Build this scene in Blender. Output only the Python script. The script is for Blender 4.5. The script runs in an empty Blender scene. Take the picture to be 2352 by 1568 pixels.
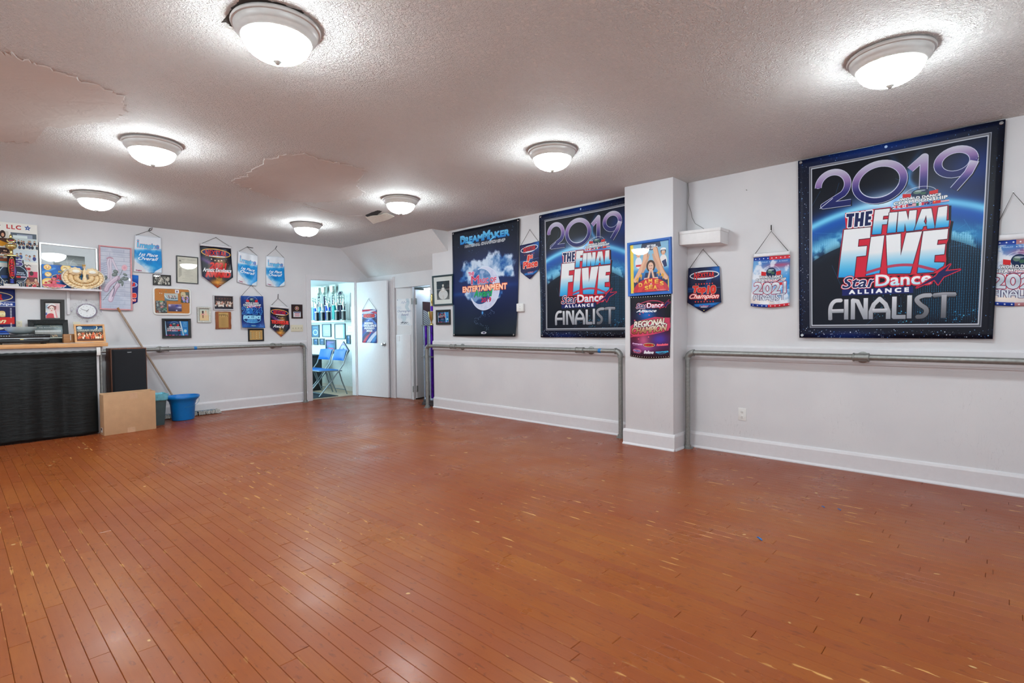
import bpy, bmesh, math, random
import numpy as np
from mathutils import Vector, Matrix

random.seed(7)
rng = np.random.RandomState(11)
SC = bpy.context.scene
COL = SC.collection
PI = math.pi

# ------------------------------------------------------------------ camera, world, exposure
YAW, PITCH, ROLL = 0.8193, -0.0272, -0.0096
fw = Vector((math.sin(YAW) * math.cos(PITCH), math.cos(YAW) * math.cos(PITCH), math.sin(PITCH)))
rt = Vector((math.cos(YAW), -math.sin(YAW), 0))
up = rt.cross(fw)
rt2 = rt * math.cos(ROLL) + up * math.sin(ROLL)
up2 = -rt * math.sin(ROLL) + up * math.cos(ROLL)
cam = bpy.data.cameras.new('camera')
cam.sensor_width = 36.0
cam.lens = 1214.25 / 2352 * 36.0
cam.clip_start = 0.05
camo = bpy.data.objects.new('camera', cam)
COL.objects.link(camo)
M = Matrix((rt2, up2, -fw)).transposed().to_4x4()
M.translation = (0, 0, 1.21)
camo.matrix_world = M
SC.camera = camo

wd = bpy.data.worlds.new('world')
SC.world = wd
wd.use_nodes = True
wd.node_tree.nodes['Background'].inputs[0].default_value = (0.55, 0.65, 0.75, 1)
wd.node_tree.nodes['Background'].inputs[1].default_value = 0.3
SC.view_settings.view_transform = 'Standard'
SC.view_settings.look = 'None'
SC.view_settings.gamma = 1.0
SC.view_settings.use_curve_mapping = False
SC.view_settings.exposure = 1.5
SC.cycles.max_bounces = 9
SC.cycles.diffuse_bounces = 6
SC.cycles.glossy_bounces = 4
SC.cycles.transparent_max_bounces = 12
SC.cycles.caustics_reflective = False
SC.cycles.caustics_refractive = False
SC.cycles.sample_clamp_indirect = 6.0
SC.cycles.use_denoising = True

LAMP_E = 30.0          # radiance of the frosted lamp domes
HALL_E = 12.0          # radiance of the tube light in the side hall


def area_light(name, loc, size, power, color, direction):
    li = bpy.data.lights.new(name, 'AREA')
    li.shape = 'RECTANGLE'
    li.size, li.size_y = size
    li.energy = power
    li.color = color
    o = bpy.data.objects.new(name, li)
    o.location = loc
    o.rotation_euler = Vector(direction).to_track_quat('-Z', 'Y').to_euler()
    COL.objects.link(o)
    return o


# side room daylight, then added studio fill at invented windows on the
# unseen left and front walls, to brighten and cool the ceiling
area_light('room_daylight', (3.32, 9.75, 1.3), (1.3, 1.25), 23.0, (0.56, 0.88, 1.0), (1, 0.05, -0.05))
area_light('room_daylight', (4.2, 11.85, 1.35), (1.3, 1.1), 13.0, (0.56, 0.88, 1.0), (0.25, -1, -0.1))  # the far wall behind this one has no opening
FILL_TINT = (0.78, 0.92, 1.0)
area_light('studio_fill', (-2.52, 2.9, 1.45), (7.0, 1.7), 13.0, FILL_TINT, (1, 0, 0.1))
area_light('studio_fill', (1.2, -2.52, 1.45), (6.0, 1.7), 20.0, FILL_TINT, (0, 1, 0.1))

# ------------------------------------------------------------------ room measures (metres)
XR, YB, ZC = 5.068, 8.564, 2.623
XC = 4.758                       # front face of the column on the right wall


# ------------------------------------------------------------------ helpers
def lin(c):
    c = c / 255.0
    return c / 12.92 if c <= 0.04045 else ((c + 0.055) / 1.055) ** 2.4


def rgb(c):
    return (lin(c[0]), lin(c[1]), lin(c[2]), 1.0)


MATS = {}


def nodemat(name):
    m = bpy.data.materials.new(name)
    m.use_nodes = True
    nt = m.node_tree
    return m, nt, nt.nodes['Principled BSDF']


def N(nt, kind, **kw):
    n = nt.nodes.new(kind)
    for k, v in kw.items():
        if k.startswith('i_'):
            n.inputs[k[2:].replace('_', ' ')].default_value = v
        else:
            setattr(n, k, v)
    return n


def mat(name, c, rough=0.5, metal=0.0, var=0.06, scale=30.0, bump=0.0, bscale=120.0, coat=0.0, spec=0.5):
    """Paint, plastic, metal: a base colour with a slight procedural mottling and an optional fine bump."""
    if name in MATS:
        return MATS[name]
    m, nt, b = nodemat(name)
    L = nt.links
    tc = N(nt, 'ShaderNodeTexCoord')
    no = N(nt, 'ShaderNodeTexNoise', i_Scale=scale, i_Detail=3.0)
    L.new(tc.outputs['Object'], no.inputs['Vector'])
    r = N(nt, 'ShaderNodeValToRGB')
    a = rgb(c)
    r.color_ramp.elements[0].position = 0.3
    r.color_ramp.elements[1].position = 0.7
    r.color_ramp.elements[0].color = tuple(x * (1 - var) for x in a[:3]) + (1,)
    r.color_ramp.elements[1].color = tuple(min(1, x * (1 + var)) for x in a[:3]) + (1,)
    L.new(no.outputs['Fac'], r.inputs['Fac'])
    L.new(r.outputs['Color'], b.inputs['Base Color'])
    b.inputs['Roughness'].default_value = rough
    b.inputs['Metallic'].default_value = metal
    b.inputs['Coat Weight'].default_value = coat
    b.inputs['Specular IOR Level'].default_value = spec
    if bump:
        n2 = N(nt, 'ShaderNodeTexNoise', i_Scale=bscale, i_Detail=4.0)
        L.new(tc.outputs['Object'], n2.inputs['Vector'])
        bp = N(nt, 'ShaderNodeBump', i_Strength=bump, i_Distance=0.003)
        L.new(n2.outputs['Fac'], bp.inputs['Height'])
        L.new(bp.outputs['Normal'], b.inputs['Normal'])
    MATS[name] = m
    return m


def woodmat(name, c1, c2, rough=0.4, axis=0, scale=3.0):
    if name in MATS:
        return MATS[name]
    m, nt, b = nodemat(name)
    L = nt.links
    tc = N(nt, 'ShaderNodeTexCoord')
    mp = N(nt, 'ShaderNodeMapping')
    s = [28.0, 28.0, 28.0]
    s[axis] = 1.6
    mp.inputs['Scale'].default_value = s
    no = N(nt, 'ShaderNodeTexNoise', i_Scale=scale, i_Detail=6.0, i_Distortion=0.6)
    r = N(nt, 'ShaderNodeValToRGB')
    r.color_ramp.elements[0].position = 0.35
    r.color_ramp.elements[1].position = 0.68
    r.color_ramp.elements[0].color = rgb(c1)
    r.color_ramp.elements[1].color = rgb(c2)
    L.new(tc.outputs['Object'], mp.inputs['Vector'])
    L.new(mp.outputs['Vector'], no.inputs['Vector'])
    L.new(no.outputs['Fac'], r.inputs['Fac'])
    L.new(r.outputs['Color'], b.inputs['Base Color'])
    b.inputs['Roughness'].default_value = rough
    MATS[name] = m
    return m


def emit(name, c, e, ec=None):
    m, nt, b = nodemat(name)
    b.inputs['Base Color'].default_value = rgb(c)
    b.inputs['Emission Color'].default_value = ec or rgb(c)
    b.inputs['Emission Strength'].default_value = e
    b.inputs['Roughness'].default_value = 0.4
    return m


def glassmat():
    if 'pane_glass' in MATS:
        return MATS['pane_glass']
    m = bpy.data.materials.new('pane_glass')
    m.use_nodes = True
    nt = m.node_tree
    nt.nodes.remove(nt.nodes['Principled BSDF'])
    tr = N(nt, 'ShaderNodeBsdfTransparent')
    gl = N(nt, 'ShaderNodeBsdfGlossy', i_Roughness=0.02)
    lw = N(nt, 'ShaderNodeLayerWeight', i_Blend=0.5)
    pw = N(nt, 'ShaderNodeMath', operation='POWER')
    pw.inputs[1].default_value = 5.0
    fr = N(nt, 'ShaderNodeMath', operation='MULTIPLY_ADD')
    fr.inputs[1].default_value, fr.inputs[2].default_value = 0.96, 0.04
    nt.links.new(lw.outputs['Facing'], pw.inputs[0])
    nt.links.new(pw.outputs[0], fr.inputs[0])
    mx = N(nt, 'ShaderNodeMixShader')
    L = nt.links
    L.new(fr.outputs[0], mx.inputs[0])
    L.new(tr.outputs[0], mx.inputs[1])
    L.new(gl.outputs[0], mx.inputs[2])
    L.new(mx.outputs[0], nt.nodes['Material Output'].inputs['Surface'])
    MATS['pane_glass'] = m
    return m


class MB:
    """Collects verts, faces and uvs and links them as one mesh object."""

    def __init__(s):
        s.v, s.f, s.uv = [], [], {}

    def add(s, vs, fs):
        k = len(s.v)
        s.v += [tuple(p) for p in vs]
        s.f += [tuple(i + k for i in f) for f in fs]
        return s

    def box(s, a, b):
        x0, y0, z0 = [min(p, q) for p, q in zip(a, b)]
        x1, y1, z1 = [max(p, q) for p, q in zip(a, b)]
        return s.add([(x0, y0, z0), (x1, y0, z0), (x1, y1, z0), (x0, y1, z0), (x0, y0, z1), (x1, y0, z1), (x1, y1, z1), (x0, y1, z1)],
                     [(0, 3, 2, 1), (4, 5, 6, 7), (0, 1, 5, 4), (1, 2, 6, 5), (2, 3, 7, 6), (3, 0, 4, 7)])

    def hull8(s, p):
        """eight corners: bottom four then top four (either winding)"""
        return s.add(p, [(0, 3, 2, 1), (4, 5, 6, 7), (0, 1, 5, 4), (1, 2, 6, 5), (2, 3, 7, 6), (3, 0, 4, 7)])

    def prism(s, front, back):
        n = len(front)
        return s.add(list(front) + list(back), [tuple(range(n)), tuple(range(2 * n - 1, n - 1, -1))] +
                     [(i, i + n, (i + 1) % n + n, (i + 1) % n) for i in range(n)])

    def tube(s, pts, r, seg=10, cap=True, closed=False):
        pts = [Vector(p) for p in pts]
        n = len(pts)
        rs = r if isinstance(r, (list, tuple)) else [r] * n
        t0 = (pts[1] - pts[0]).normalized()
        a = t0.orthogonal().normalized()
        rings = []
        for i, p in enumerate(pts):
            if closed:
                t = (pts[(i + 1) % n] - pts[i - 1]).normalized()
            else:
                t = (pts[min(i + 1, n - 1)] - pts[max(i - 1, 0)]).normalized()
            a = (a - t * a.dot(t))
            a = a.normalized() if a.length > 1e-6 else t.orthogonal().normalized()
            b = t.cross(a)
            rings.append([p + (a * math.cos(2 * PI * k / seg) + b * math.sin(2 * PI * k / seg)) * rs[i] for k in range(seg)])
        vs = [q for rg in rings for q in rg]
        fs = []
        m = n if closed else n - 1
        for i in range(m):
            j = (i + 1) % n
            for k in range(seg):
                k2 = (k + 1) % seg
                fs.append((i * seg + k, i * seg + k2, j * seg + k2, j * seg + k))
        if cap and not closed:
            fs.append(tuple(range(seg - 1, -1, -1)))
            fs.append(tuple((n - 1) * seg + k for k in range(seg)))
        return s.add(vs, fs)

    def lathe(s, prof, c, seg=28, ax=(0, 0, 1), sx=1.0, sy=1.0):
        """profile [(radius, height)] turned about ax through c"""
        az = Vector(ax).normalized()
        a = Vector((1, 0, 0)) if abs(az.x) < 0.9 else Vector((0, 1, 0))
        a = (a - az * a.dot(az)).normalized()
        b = az.cross(a)
        c = Vector(c)
        vs, fs = [], []
        for r, h in prof:
            for k in range(seg):
                t = 2 * PI * k / seg
                vs.append(c + az * h + a * (r * sx * math.cos(t)) + b * (r * sy * math.sin(t)))
        for i in range(len(prof) - 1):
            for k in range(seg):
                k2 = (k + 1) % seg
                fs.append((i * seg + k, i * seg + k2, (i + 1) * seg + k2, (i + 1) * seg + k))
        if prof[0][0] > 1e-5:
            fs.append(tuple(range(seg - 1, -1, -1)))
        if prof[-1][0] > 1e-5:
            fs.append(tuple((len(prof) - 1) * seg + k for k in range(seg)))
        return s.add(vs, fs)

    def ball(s, c, r, seg=10, rings=6, sc=(1, 1, 1)):
        vs, fs = [], []
        for i in range(rings + 1):
            t = PI * i / rings
            for k in range(seg):
                p = 2 * PI * k / seg
                vs.append((c[0] + r * sc[0] * math.sin(t) * math.cos(p), c[1] + r * sc[1] * math.sin(t) * math.sin(p), c[2] + r * sc[2] * math.cos(t)))
        for i in range(rings):
            for k in range(seg):
                k2 = (k + 1) % seg
                fs.append((i * seg + k, (i + 1) * seg + k, (i + 1) * seg + k2, i * seg + k2))
        return s.add(vs, fs)

    def grid(s, nx, ny, fn, uvfn=None):
        """fn(u, v) -> point, v runs downwards"""
        k = len(s.v)
        uvs = []
        for j in range(ny + 1):
            for i in range(nx + 1):
                u, v = i / nx, j / ny
                s.v.append(tuple(fn(u, v)))
                uvs.append(uvfn(u, v) if uvfn else (u, 1 - v))
        for j in range(ny):
            for i in range(nx):
                q = (j * (nx + 1) + i, (j + 1) * (nx + 1) + i, (j + 1) * (nx + 1) + i + 1, j * (nx + 1) + i + 1)
                s.uv[len(s.f)] = [uvs[t] for t in q]
                s.f.append(tuple(t + k for t in q))
        return s

    def build(s, name, m, parent=None, bev=0.0, smooth=False, solid=0.0, origin=None, recalc=True):
        me = bpy.data.meshes.new(name)
        if origin is None:
            origin = Vector((0, 0, 0))
            p = parent
            while p is not None:
                origin = origin + Vector(p.location)
                p = p.parent
        off = Vector(origin)
        me.from_pydata([tuple(Vector(p) - off) for p in s.v], [], s.f)
        if s.uv:
            ul = me.uv_layers.new(name='uv')
            for fi, q in s.uv.items():
                st = me.polygons[fi].loop_start
                for j, t in enumerate(q):
                    ul.data[st + j].uv = t
        if bev or recalc:
            bm = bmesh.new()
            bm.from_mesh(me)
            bmesh.ops.remove_doubles(bm, verts=bm.verts, dist=1e-6)
            if recalc and not s.uv:
                bmesh.ops.recalc_face_normals(bm, faces=bm.faces)
            if bev:
                es = [e for e in bm.edges if e.is_manifold and e.calc_face_angle(0) > 0.5]
                bmesh.ops.bevel(bm, geom=es, offset=bev, segments=2, affect='EDGES', profile=0.6, clamp_overlap=True)
            bm.to_mesh(me)
            bm.free()
        if smooth or bev:
            me.shade_smooth()
            me.set_sharp_from_angle(angle=0.7)
        me.update()
        o = bpy.data.objects.new(name, me)
        if m is not None:
            me.materials.append(m)
        COL.objects.link(o)
        if parent is not None:
            o.parent = parent
        else:
            o.location = off
        if solid:
            md = o.modifiers.new('solid', 'SOLIDIFY')
            md.thickness = solid
            md.offset = 0
        return o


def thing(name, label, cat, loc, group=None):
    o = bpy.data.objects.new(name, None)
    o.empty_display_size = 0.05
    COL.objects.link(o)
    o.location = loc
    return tag(o, label, cat, group)


def tag(o, label=None, cat=None, group=None, kind=None):
    if label:
        o['label'] = label
    if cat:
        o['category'] = cat
    if group:
        o['group'] = group
    if kind:
        o['kind'] = kind
    return o


def struct(name, mb, m, parent=None, label=None, **kw):
    o = mb.build(name, m, parent, **kw)
    if parent is None:
        o['kind'] = 'structure'
    if label:
        o['label'] = label
    return o


def copy_tree(o, parent=None):
    c = o.copy()
    COL.objects.link(c)
    if parent is not None:
        c.parent = parent
    for ch in list(o.children):
        copy_tree(ch, c)
    return c


# wall frames: s runs along the wall, z up, o out of the wall into the room
def PB(s, z, o):
    return Vector((s, YB - o, z))


def PR(s, z, o):
    return Vector((XR - o, s, z))


def PCOL(s, z, o):
    return Vector((XC - o, s, z))


def PW2(s, z, o):               # right-hand wall of the side room
    return Vector((5.35 - o, s, z))


def bil(c, u, v):
    """corners TL TR BR BL in wall units"""
    tl, tr, br, bl = c
    return ((tl[0] * (1 - u) + tr[0] * u) * (1 - v) + (bl[0] * (1 - u) + br[0] * u) * v,
            (tl[1] * (1 - u) + tr[1] * u) * (1 - v) + (bl[1] * (1 - u) + br[1] * u) * v)


# ------------------------------------------------------------------ flat print, painted in code
_fc = bpy.data.curves.new('type', 'FONT')
_fc.fill_mode = 'NONE'
_fc.resolution_u = 3
_fo = bpy.data.objects.new('type', _fc)
COL.objects.link(_fo)
_GL = {}


def glyphs(t, spacing=1.0):
    k = (t, spacing)
    if k not in _GL:
        _fc.body = t
        _fc.space_character = spacing
        bpy.context.view_layer.update()
        dg = bpy.context.evaluated_depsgraph_get()
        ev = _fo.evaluated_get(dg)
        me = ev.to_mesh()
        co = np.array([v.co[:2] for v in me.vertices], float)
        ed = np.array([e.vertices[:] for e in me.edges], int)
        ev.to_mesh_clear()
        _GL[k] = np.concatenate([co[ed[:, 0]], co[ed[:, 1]]], 1)
    return _GL[k]


def seg_mask(seg, W, H, pad=0):
    K = 3
    x0 = max(int(math.floor(min(seg[:, 0].min(), seg[:, 2].min()))) - pad, 0)
    y0 = max(int(math.floor(min(seg[:, 1].min(), seg[:, 3].min()))) - pad, 0)
    x1 = min(int(math.ceil(max(seg[:, 0].max(), seg[:, 2].max()))) + pad, W)
    y1 = min(int(math.ceil(max(seg[:, 1].max(), seg[:, 3].max()))) + pad, H)
    if x1 <= x0 or y1 <= y0:
        return None, 0, 0
    w, h = (x1 - x0) * K, (y1 - y0) * K
    acc = np.zeros((h, w + 1), np.int32)
    S = (seg - np.array([x0, y0, x0, y0])) * K
    for xa, ya, xb, yb in S:
        if ya > yb:
            xa, ya, xb, yb = xb, yb, xa, ya
        r0 = max(int(math.ceil(ya - 0.5)), 0)
        r1 = min(int(math.ceil(yb - 0.5)), h)
        if r1 <= r0:
            continue
        rows = np.arange(r0, r1)
        xs = xa + (rows + 0.5 - ya) * (xb - xa) / (yb - ya)
        acc[rows, np.clip(np.ceil(xs - 0.5), 0, w).astype(int)] += 1
    m = (np.cumsum(acc, 1)[:, :w] & 1).astype(np.float32)
    return m.reshape(h // K, K, w // K, K).mean((1, 3)), x0, y0


def dilate(m, r):
    if r < 0.5:
        return m
    R = int(math.ceil(r))
    out = m.copy()
    h, w = m.shape
    for dy in range(-R, R + 1):
        ww = int(math.sqrt(max(r * r - dy * dy, 0)))
        a = m
        c = a
        for dx in range(1, ww + 1):
            c = np.maximum(c, np.pad(a, ((0, 0), (dx, 0)))[:, :w])
            c = np.maximum(c, np.pad(a, ((0, 0), (0, dx)))[:, dx:])
        if dy >= 0:
            out[dy:] = np.maximum(out[dy:], c[:h - dy])
        else:
            out[:dy] = np.maximum(out[:dy], c[-dy:])
    return out


def fatten(m, r):
    """grow with a square brush, so that block letters keep their corners"""
    R = int(round(r * 0.62))
    for ax in (0, 1):
        c = m
        for d in range(1, R + 1):
            p = [(0, 0), (0, 0)]
            p[ax] = (d, d)
            q = np.pad(m, p)
            n = m.shape[ax]
            c = np.maximum(c, np.take(q, range(0, n), ax))
            c = np.maximum(c, np.take(q, range(2 * d, 2 * d + n), ax))
        m = c
    return m


def fbm(w, h, cell, octaves=4, seed=1):
    r = np.random.RandomState(seed)
    out = np.zeros((h, w), np.float32)
    amp, tot = 1.0, 0.0
    for _ in range(octaves):
        gw, gh = int(w / cell) + 3, int(h / cell) + 3
        g = r.rand(gh, gw).astype(np.float32)
        x = np.arange(w) / cell
        y = np.arange(h) / cell
        xi, yi = x.astype(int), y.astype(int)
        fx, fy = x - xi, y - yi
        fx, fy = fx * fx * (3 - 2 * fx), fy * fy * (3 - 2 * fy)
        a = g[yi][:, xi] * (1 - fx) + g[yi][:, xi + 1] * fx
        b = g[yi + 1][:, xi] * (1 - fx) + g[yi + 1][:, xi + 1] * fx
        out += amp * (a * (1 - fy[:, None]) + b * fy[:, None])
        tot += amp
        amp *= 0.5
        cell = max(cell / 2.0, 1.0)
    return out / tot


def c3(c):
    return np.array(c, np.float32) / 255.0


class Art:
    """A flat print painted on a pixel canvas; coordinates run 0..1 from the top left."""

    def __init__(s, name, w, h, bg=(255, 255, 255)):
        s.name, s.w, s.h = name, w, h
        s.c = np.empty((h, w, 3), np.float32)
        s.c[:] = c3(bg)

    def vgrad(s, stops):
        t = (np.arange(s.h) + 0.5) / s.h
        s.c[:] = np.stack([np.interp(t, [a for a, _ in stops], [c3(b)[k] for _, b in stops]) for k in range(3)], 1)[:, None, :]
        return s

    def paint(s, m, x0, y0, col, a=1.0):
        if m is None:
            return
        h, w = m.shape
        if isinstance(col, list):
            rows = np.where(m.max(1) > 0.2)[0]
            lo, hi = (rows[0], rows[-1]) if len(rows) else (0, 1)
            t = np.clip((np.arange(h) - lo) / max(hi - lo, 1), 0, 1)
            cc = np.stack([np.interp(t, [p for p, _ in col], [c3(q)[k] for _, q in col]) for k in range(3)], 1)[:, None, :]
        else:
            cc = c3(col)
        mm = (m * a)[..., None]
        v = s.c[y0:y0 + h, x0:x0 + w]
        v[:] = v * (1 - mm) + cc * mm

    def segs(s, seg, col, a=1.0, bold=0.0, out=()):
        pad = int(math.ceil(max([bold] + [r for r, _ in out]) * s.w)) + 2
        m, x0, y0 = seg_mask(seg, s.w, s.h, pad)
        if m is None:
            return s
        m0 = m if not bold else fatten(m, bold * s.w)
        for r, c in out:
            s.paint(dilate(m0, max(r - bold, 0.0) * s.w), x0, y0, c, a)
        if bold:
            m = fatten(m, bold * s.w)
        s.paint(m, x0, y0, col, a)
        return s

    def px(s, pts):
        p = np.array(pts, float)
        p[:, 0] *= s.w
        p[:, 1] *= s.h
        return p

    def poly(s, pts, col, a=1.0, out=()):
        p = s.px(pts)
        return s.segs(np.concatenate([p, np.roll(p, -1, 0)], 1), col, a, 0, out)

    def rect(s, x0, y0, x1, y1, col, a=1.0):
        return s.poly([(x0, y0), (x1, y0), (x1, y1), (x0, y1)], col, a)

    def ell(s, cx, cy, rx, ry, col, a=1.0, ring=0.0, n=40, rot=0.0, out=()):
        """radii in canvas fractions of width (rx) and height (ry); ring = line width in fractions of width"""
        t = np.linspace(0, 2 * PI, n, endpoint=False)
        cs, sn = math.cos(rot), math.sin(rot)

        def loop(ax, ay):
            x, y = ax * np.cos(t), ay * np.sin(t)
            p = np.stack([cx * s.w + x * cs - y * sn, cy * s.h + x * sn + y * cs], 1)
            return np.concatenate([p, np.roll(p, -1, 0)], 1)
        ax, ay = rx * s.w, ry * s.h
        if ring:
            k = ring * s.w / 2
            sg = np.concatenate([loop(ax + k, ay + k), loop(max(ax - k, 0.1), max(ay - k, 0.1))])
        else:
            sg = loop(ax, ay)
        return s.segs(sg, col, a, 0, out)

    def star(s, cx, cy, r, col, n=5, inner=0.42, rot=0.0, a=1.0, out=()):
        p = []
        for k in range(2 * n):
            q = r if k % 2 == 0 else r * inner
            t = -PI / 2 + rot + PI * k / n
            p.append((cx + q * math.cos(t), cy + q * math.sin(t) * s.w / s.h))
        return s.poly(p, col, a, out)

    def stroke(s, pts, wd, col, a=1.0, out=(), curve=False, butt=False):
        p = s.px(pts)
        if curve and len(p) > 2:
            q = []
            e = np.concatenate([[2 * p[0] - p[1]], p, [2 * p[-1] - p[-2]]])
            for i in range(1, len(e) - 2):
                for t in np.linspace(0, 1, 9)[:-1]:
                    q.append(0.5 * ((2 * e[i]) + (e[i + 1] - e[i - 1]) * t + (2 * e[i - 1] - 5 * e[i] + 4 * e[i + 1] - e[i + 2]) * t * t
                                    + (-e[i - 1] + 3 * e[i] - 3 * e[i + 1] + e[i + 2]) * t ** 3))
            q.append(p[-1])
            p = np.array(q)
        r = wd * s.w / 2
        mo = max([r] + [r + k * s.w for k, _ in out]) + 2
        x0, y0 = np.maximum(np.floor(p.min(0) - mo), 0).astype(int)
        x1 = int(min(math.ceil(p[:, 0].max() + mo), s.w))
        y1 = int(min(math.ceil(p[:, 1].max() + mo), s.h))
        if x1 <= x0 or y1 <= y0:
            return s
        X, Y = np.meshgrid(np.arange(x0, x1) + 0.5, np.arange(y0, y1) + 0.5)
        d2 = np.full(X.shape, 1e12)
        for i in range(len(p) - 1):
            A, B = p[i], p[i + 1]
            e = B - A
            L2 = max(e @ e, 1e-9)
            tr = ((X - A[0]) * e[0] + (Y - A[1]) * e[1]) / L2
            t = np.clip(tr, 0, 1)
            q = (X - A[0] - t * e[0]) ** 2 + (Y - A[1] - t * e[1]) ** 2
            if butt and i == 0:
                q = np.where(tr < -0.5 / math.sqrt(L2), 1e12, q)
            if butt and i == len(p) - 2:
                q = np.where(tr > 1 + 0.5 / math.sqrt(L2), 1e12, q)
            d2 = np.minimum(d2, q)
        d = np.sqrt(d2)
        for k, c in out:
            s.paint(np.clip(r + k * s.w - d + 0.5, 0, 1).astype(np.float32), x0, y0, c, a)
        s.paint(np.clip(r - d + 0.5, 0, 1).astype(np.float32), x0, y0, col, a)
        return s

    def glow(s, cx, cy, rx, ry, col, a=1.0, rot=0.0):
        X, Y = np.meshgrid((np.arange(s.w) + 0.5) / s.w - cx, (np.arange(s.h) + 0.5) / s.h - cy)
        if rot:
            k = s.h / s.w
            X, Y = X * math.cos(rot) + Y * k * math.sin(rot), (-X * math.sin(rot) + Y * k * math.cos(rot)) / k
        g = (np.exp(-(X / rx) ** 2 - (Y / ry) ** 2) * a)[..., None]
        s.c += (c3(col) - s.c) * np.clip(g, 0, 1)
        return s

    def text(s, t, x, y, w, h, col, bold=0.0, sh=0.0, out=(), warp=None, spacing=1.0, a=1.0):
        """tight box of the word at x, y, w, h; sh leans it; warp(u, v) bends it afterwards"""
        g = glyphs(t, spacing).copy()
        X = g[:, [0, 2]] + sh * g[:, [1, 3]]
        Y = g[:, [1, 3]]
        X = (X - X.min()) / max(X.max() - X.min(), 1e-6) * w + x
        Y = (1 - (Y - Y.min()) / max(Y.max() - Y.min(), 1e-6)) * h + y
        if warp:
            X, Y = warp(X, Y)
        return s.segs(np.stack([X[:, 0] * s.w, Y[:, 0] * s.h, X[:, 1] * s.w, Y[:, 1] * s.h], 1), col, a, bold, out)

    def specks(s, n, cols, rmax=0.004, box=(0, 0, 1, 1), seed=1):
        r = np.random.RandomState(seed)
        for _ in range(n):
            q = rmax * (0.25 + 0.75 * r.rand() ** 3)
            cx, cy = box[0] + r.rand() * (box[2] - box[0]), box[1] + r.rand() * (box[3] - box[1])
            s.ell(cx, cy, q, q * s.w / s.h, cols[r.randint(len(cols))], n=8, a=0.6 + 0.4 * r.rand())
        return s

    def cloudmix(s, col, lo, hi, cell, seed, mask=None, a=1.0):
        f = np.clip((fbm(s.w, s.h, cell, 5, seed) - lo) / (hi - lo), 0, 1)
        if mask is not None:
            f = f * mask
        s.c += (c3(col) - s.c) * (f * a)[..., None]
        return s

    def field(s):
        return np.meshgrid((np.arange(s.w) + 0.5) / s.w, (np.arange(s.h) + 0.5) / s.h)

    def mat(s, rough=0.55, coat=0.0, gain=1.0, sheen=0.0, spec=0.22):
        img = bpy.data.images.new(s.name, s.w, s.h)
        p = np.ones((s.h, s.w, 4), np.float32)
        p[..., :3] = np.clip(s.c, 0, 1)[::-1]
        img.pixels.foreach_set(p.ravel())
        img.update()
        img.pack()
        m, nt, b = nodemat(s.name)
        L = nt.links
        ti = N(nt, 'ShaderNodeTexImage')
        ti.image = img
        ti.extension = 'EXTEND'
        uv = N(nt, 'ShaderNodeUVMap', uv_map='uv')
        L.new(uv.outputs[0], ti.inputs[0])
        if gain != 1.0:
            hs = N(nt, 'ShaderNodeHueSaturation', i_Value=gain)
            L.new(ti.outputs[0], hs.inputs['Color'])
            L.new(hs.outputs[0], b.inputs['Base Color'])
        else:
            L.new(ti.outputs[0], b.inputs['Base Color'])
        b.inputs['Roughness'].default_value = rough
        b.inputs['Specular IOR Level'].default_value = spec
        b.inputs['Coat Weight'].default_value = coat
        b.inputs['Coat Roughness'].default_value = 0.05
        b.inputs['Sheen Weight'].default_value = sheen
        return m
# ------------------------------------------------------------------ the prints
NAVY, RED, WHITE = (22, 30, 84), (206, 32, 58), (240, 242, 246)
SILV = [(0, (226, 230, 238)), (0.5, (168, 172, 184)), (1, (120, 124, 138))]


HZ = (0.0158296316, -0.000113544228, -28.9989513, 0.00283212438, 0.0141160449, -10.4286333, 0.00293020428, -0.000863122889, 1)


def deco_finalist(A, x0, y0, x1, y1, col, out=(), k=1.0):
    def q(pts):
        return [(x0 + (a - 110) / 1265 * (x1 - x0), y0 + (b - 1140) / 235 * (y1 - y0)) for a, b in pts]
    w = 46 / 1265 * (x1 - x0) * k
    L = [([(132, 1368), (132, 1262), (150, 1205), (190, 1172), (255, 1168)], 1), ([(150, 1278), (280, 1278)], 0),
         ([(310, 1160), (310, 1368)], 0), ([(382, 1368), (382, 1172), (430, 1182), (488, 1300), (518, 1362)], 0), ([(518, 1155), (518, 1368)], 0),
         ([(572, 1368), (572, 1292), (602, 1220), (660, 1165), (720, 1220), (750, 1292), (750, 1368)], 0), ([(590, 1284), (738, 1284)], 0),
         ([(808, 1150), (808, 1350), (920, 1350)], 0), ([(955, 1142), (955, 1365)], 0),
         ([(1150, 1148), (1085, 1150), (1036, 1168), (1026, 1196), (1060, 1236), (1108, 1272), (1114, 1312), (1085, 1345), (1030, 1352)], 1),
         ([(1180, 1152), (1260, 1146), (1372, 1150)], 1), ([(1272, 1150), (1272, 1365)], 0)]
    for r, c in out:
        for p, cu in L:
            A.stroke(q(p), w + 2 * r, c, curve=bool(cu), butt=True)
    for i, (p, cu) in enumerate(L):
        A.stroke(q(p), w, col(i) if callable(col) else col, curve=bool(cu), butt=True)


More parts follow.
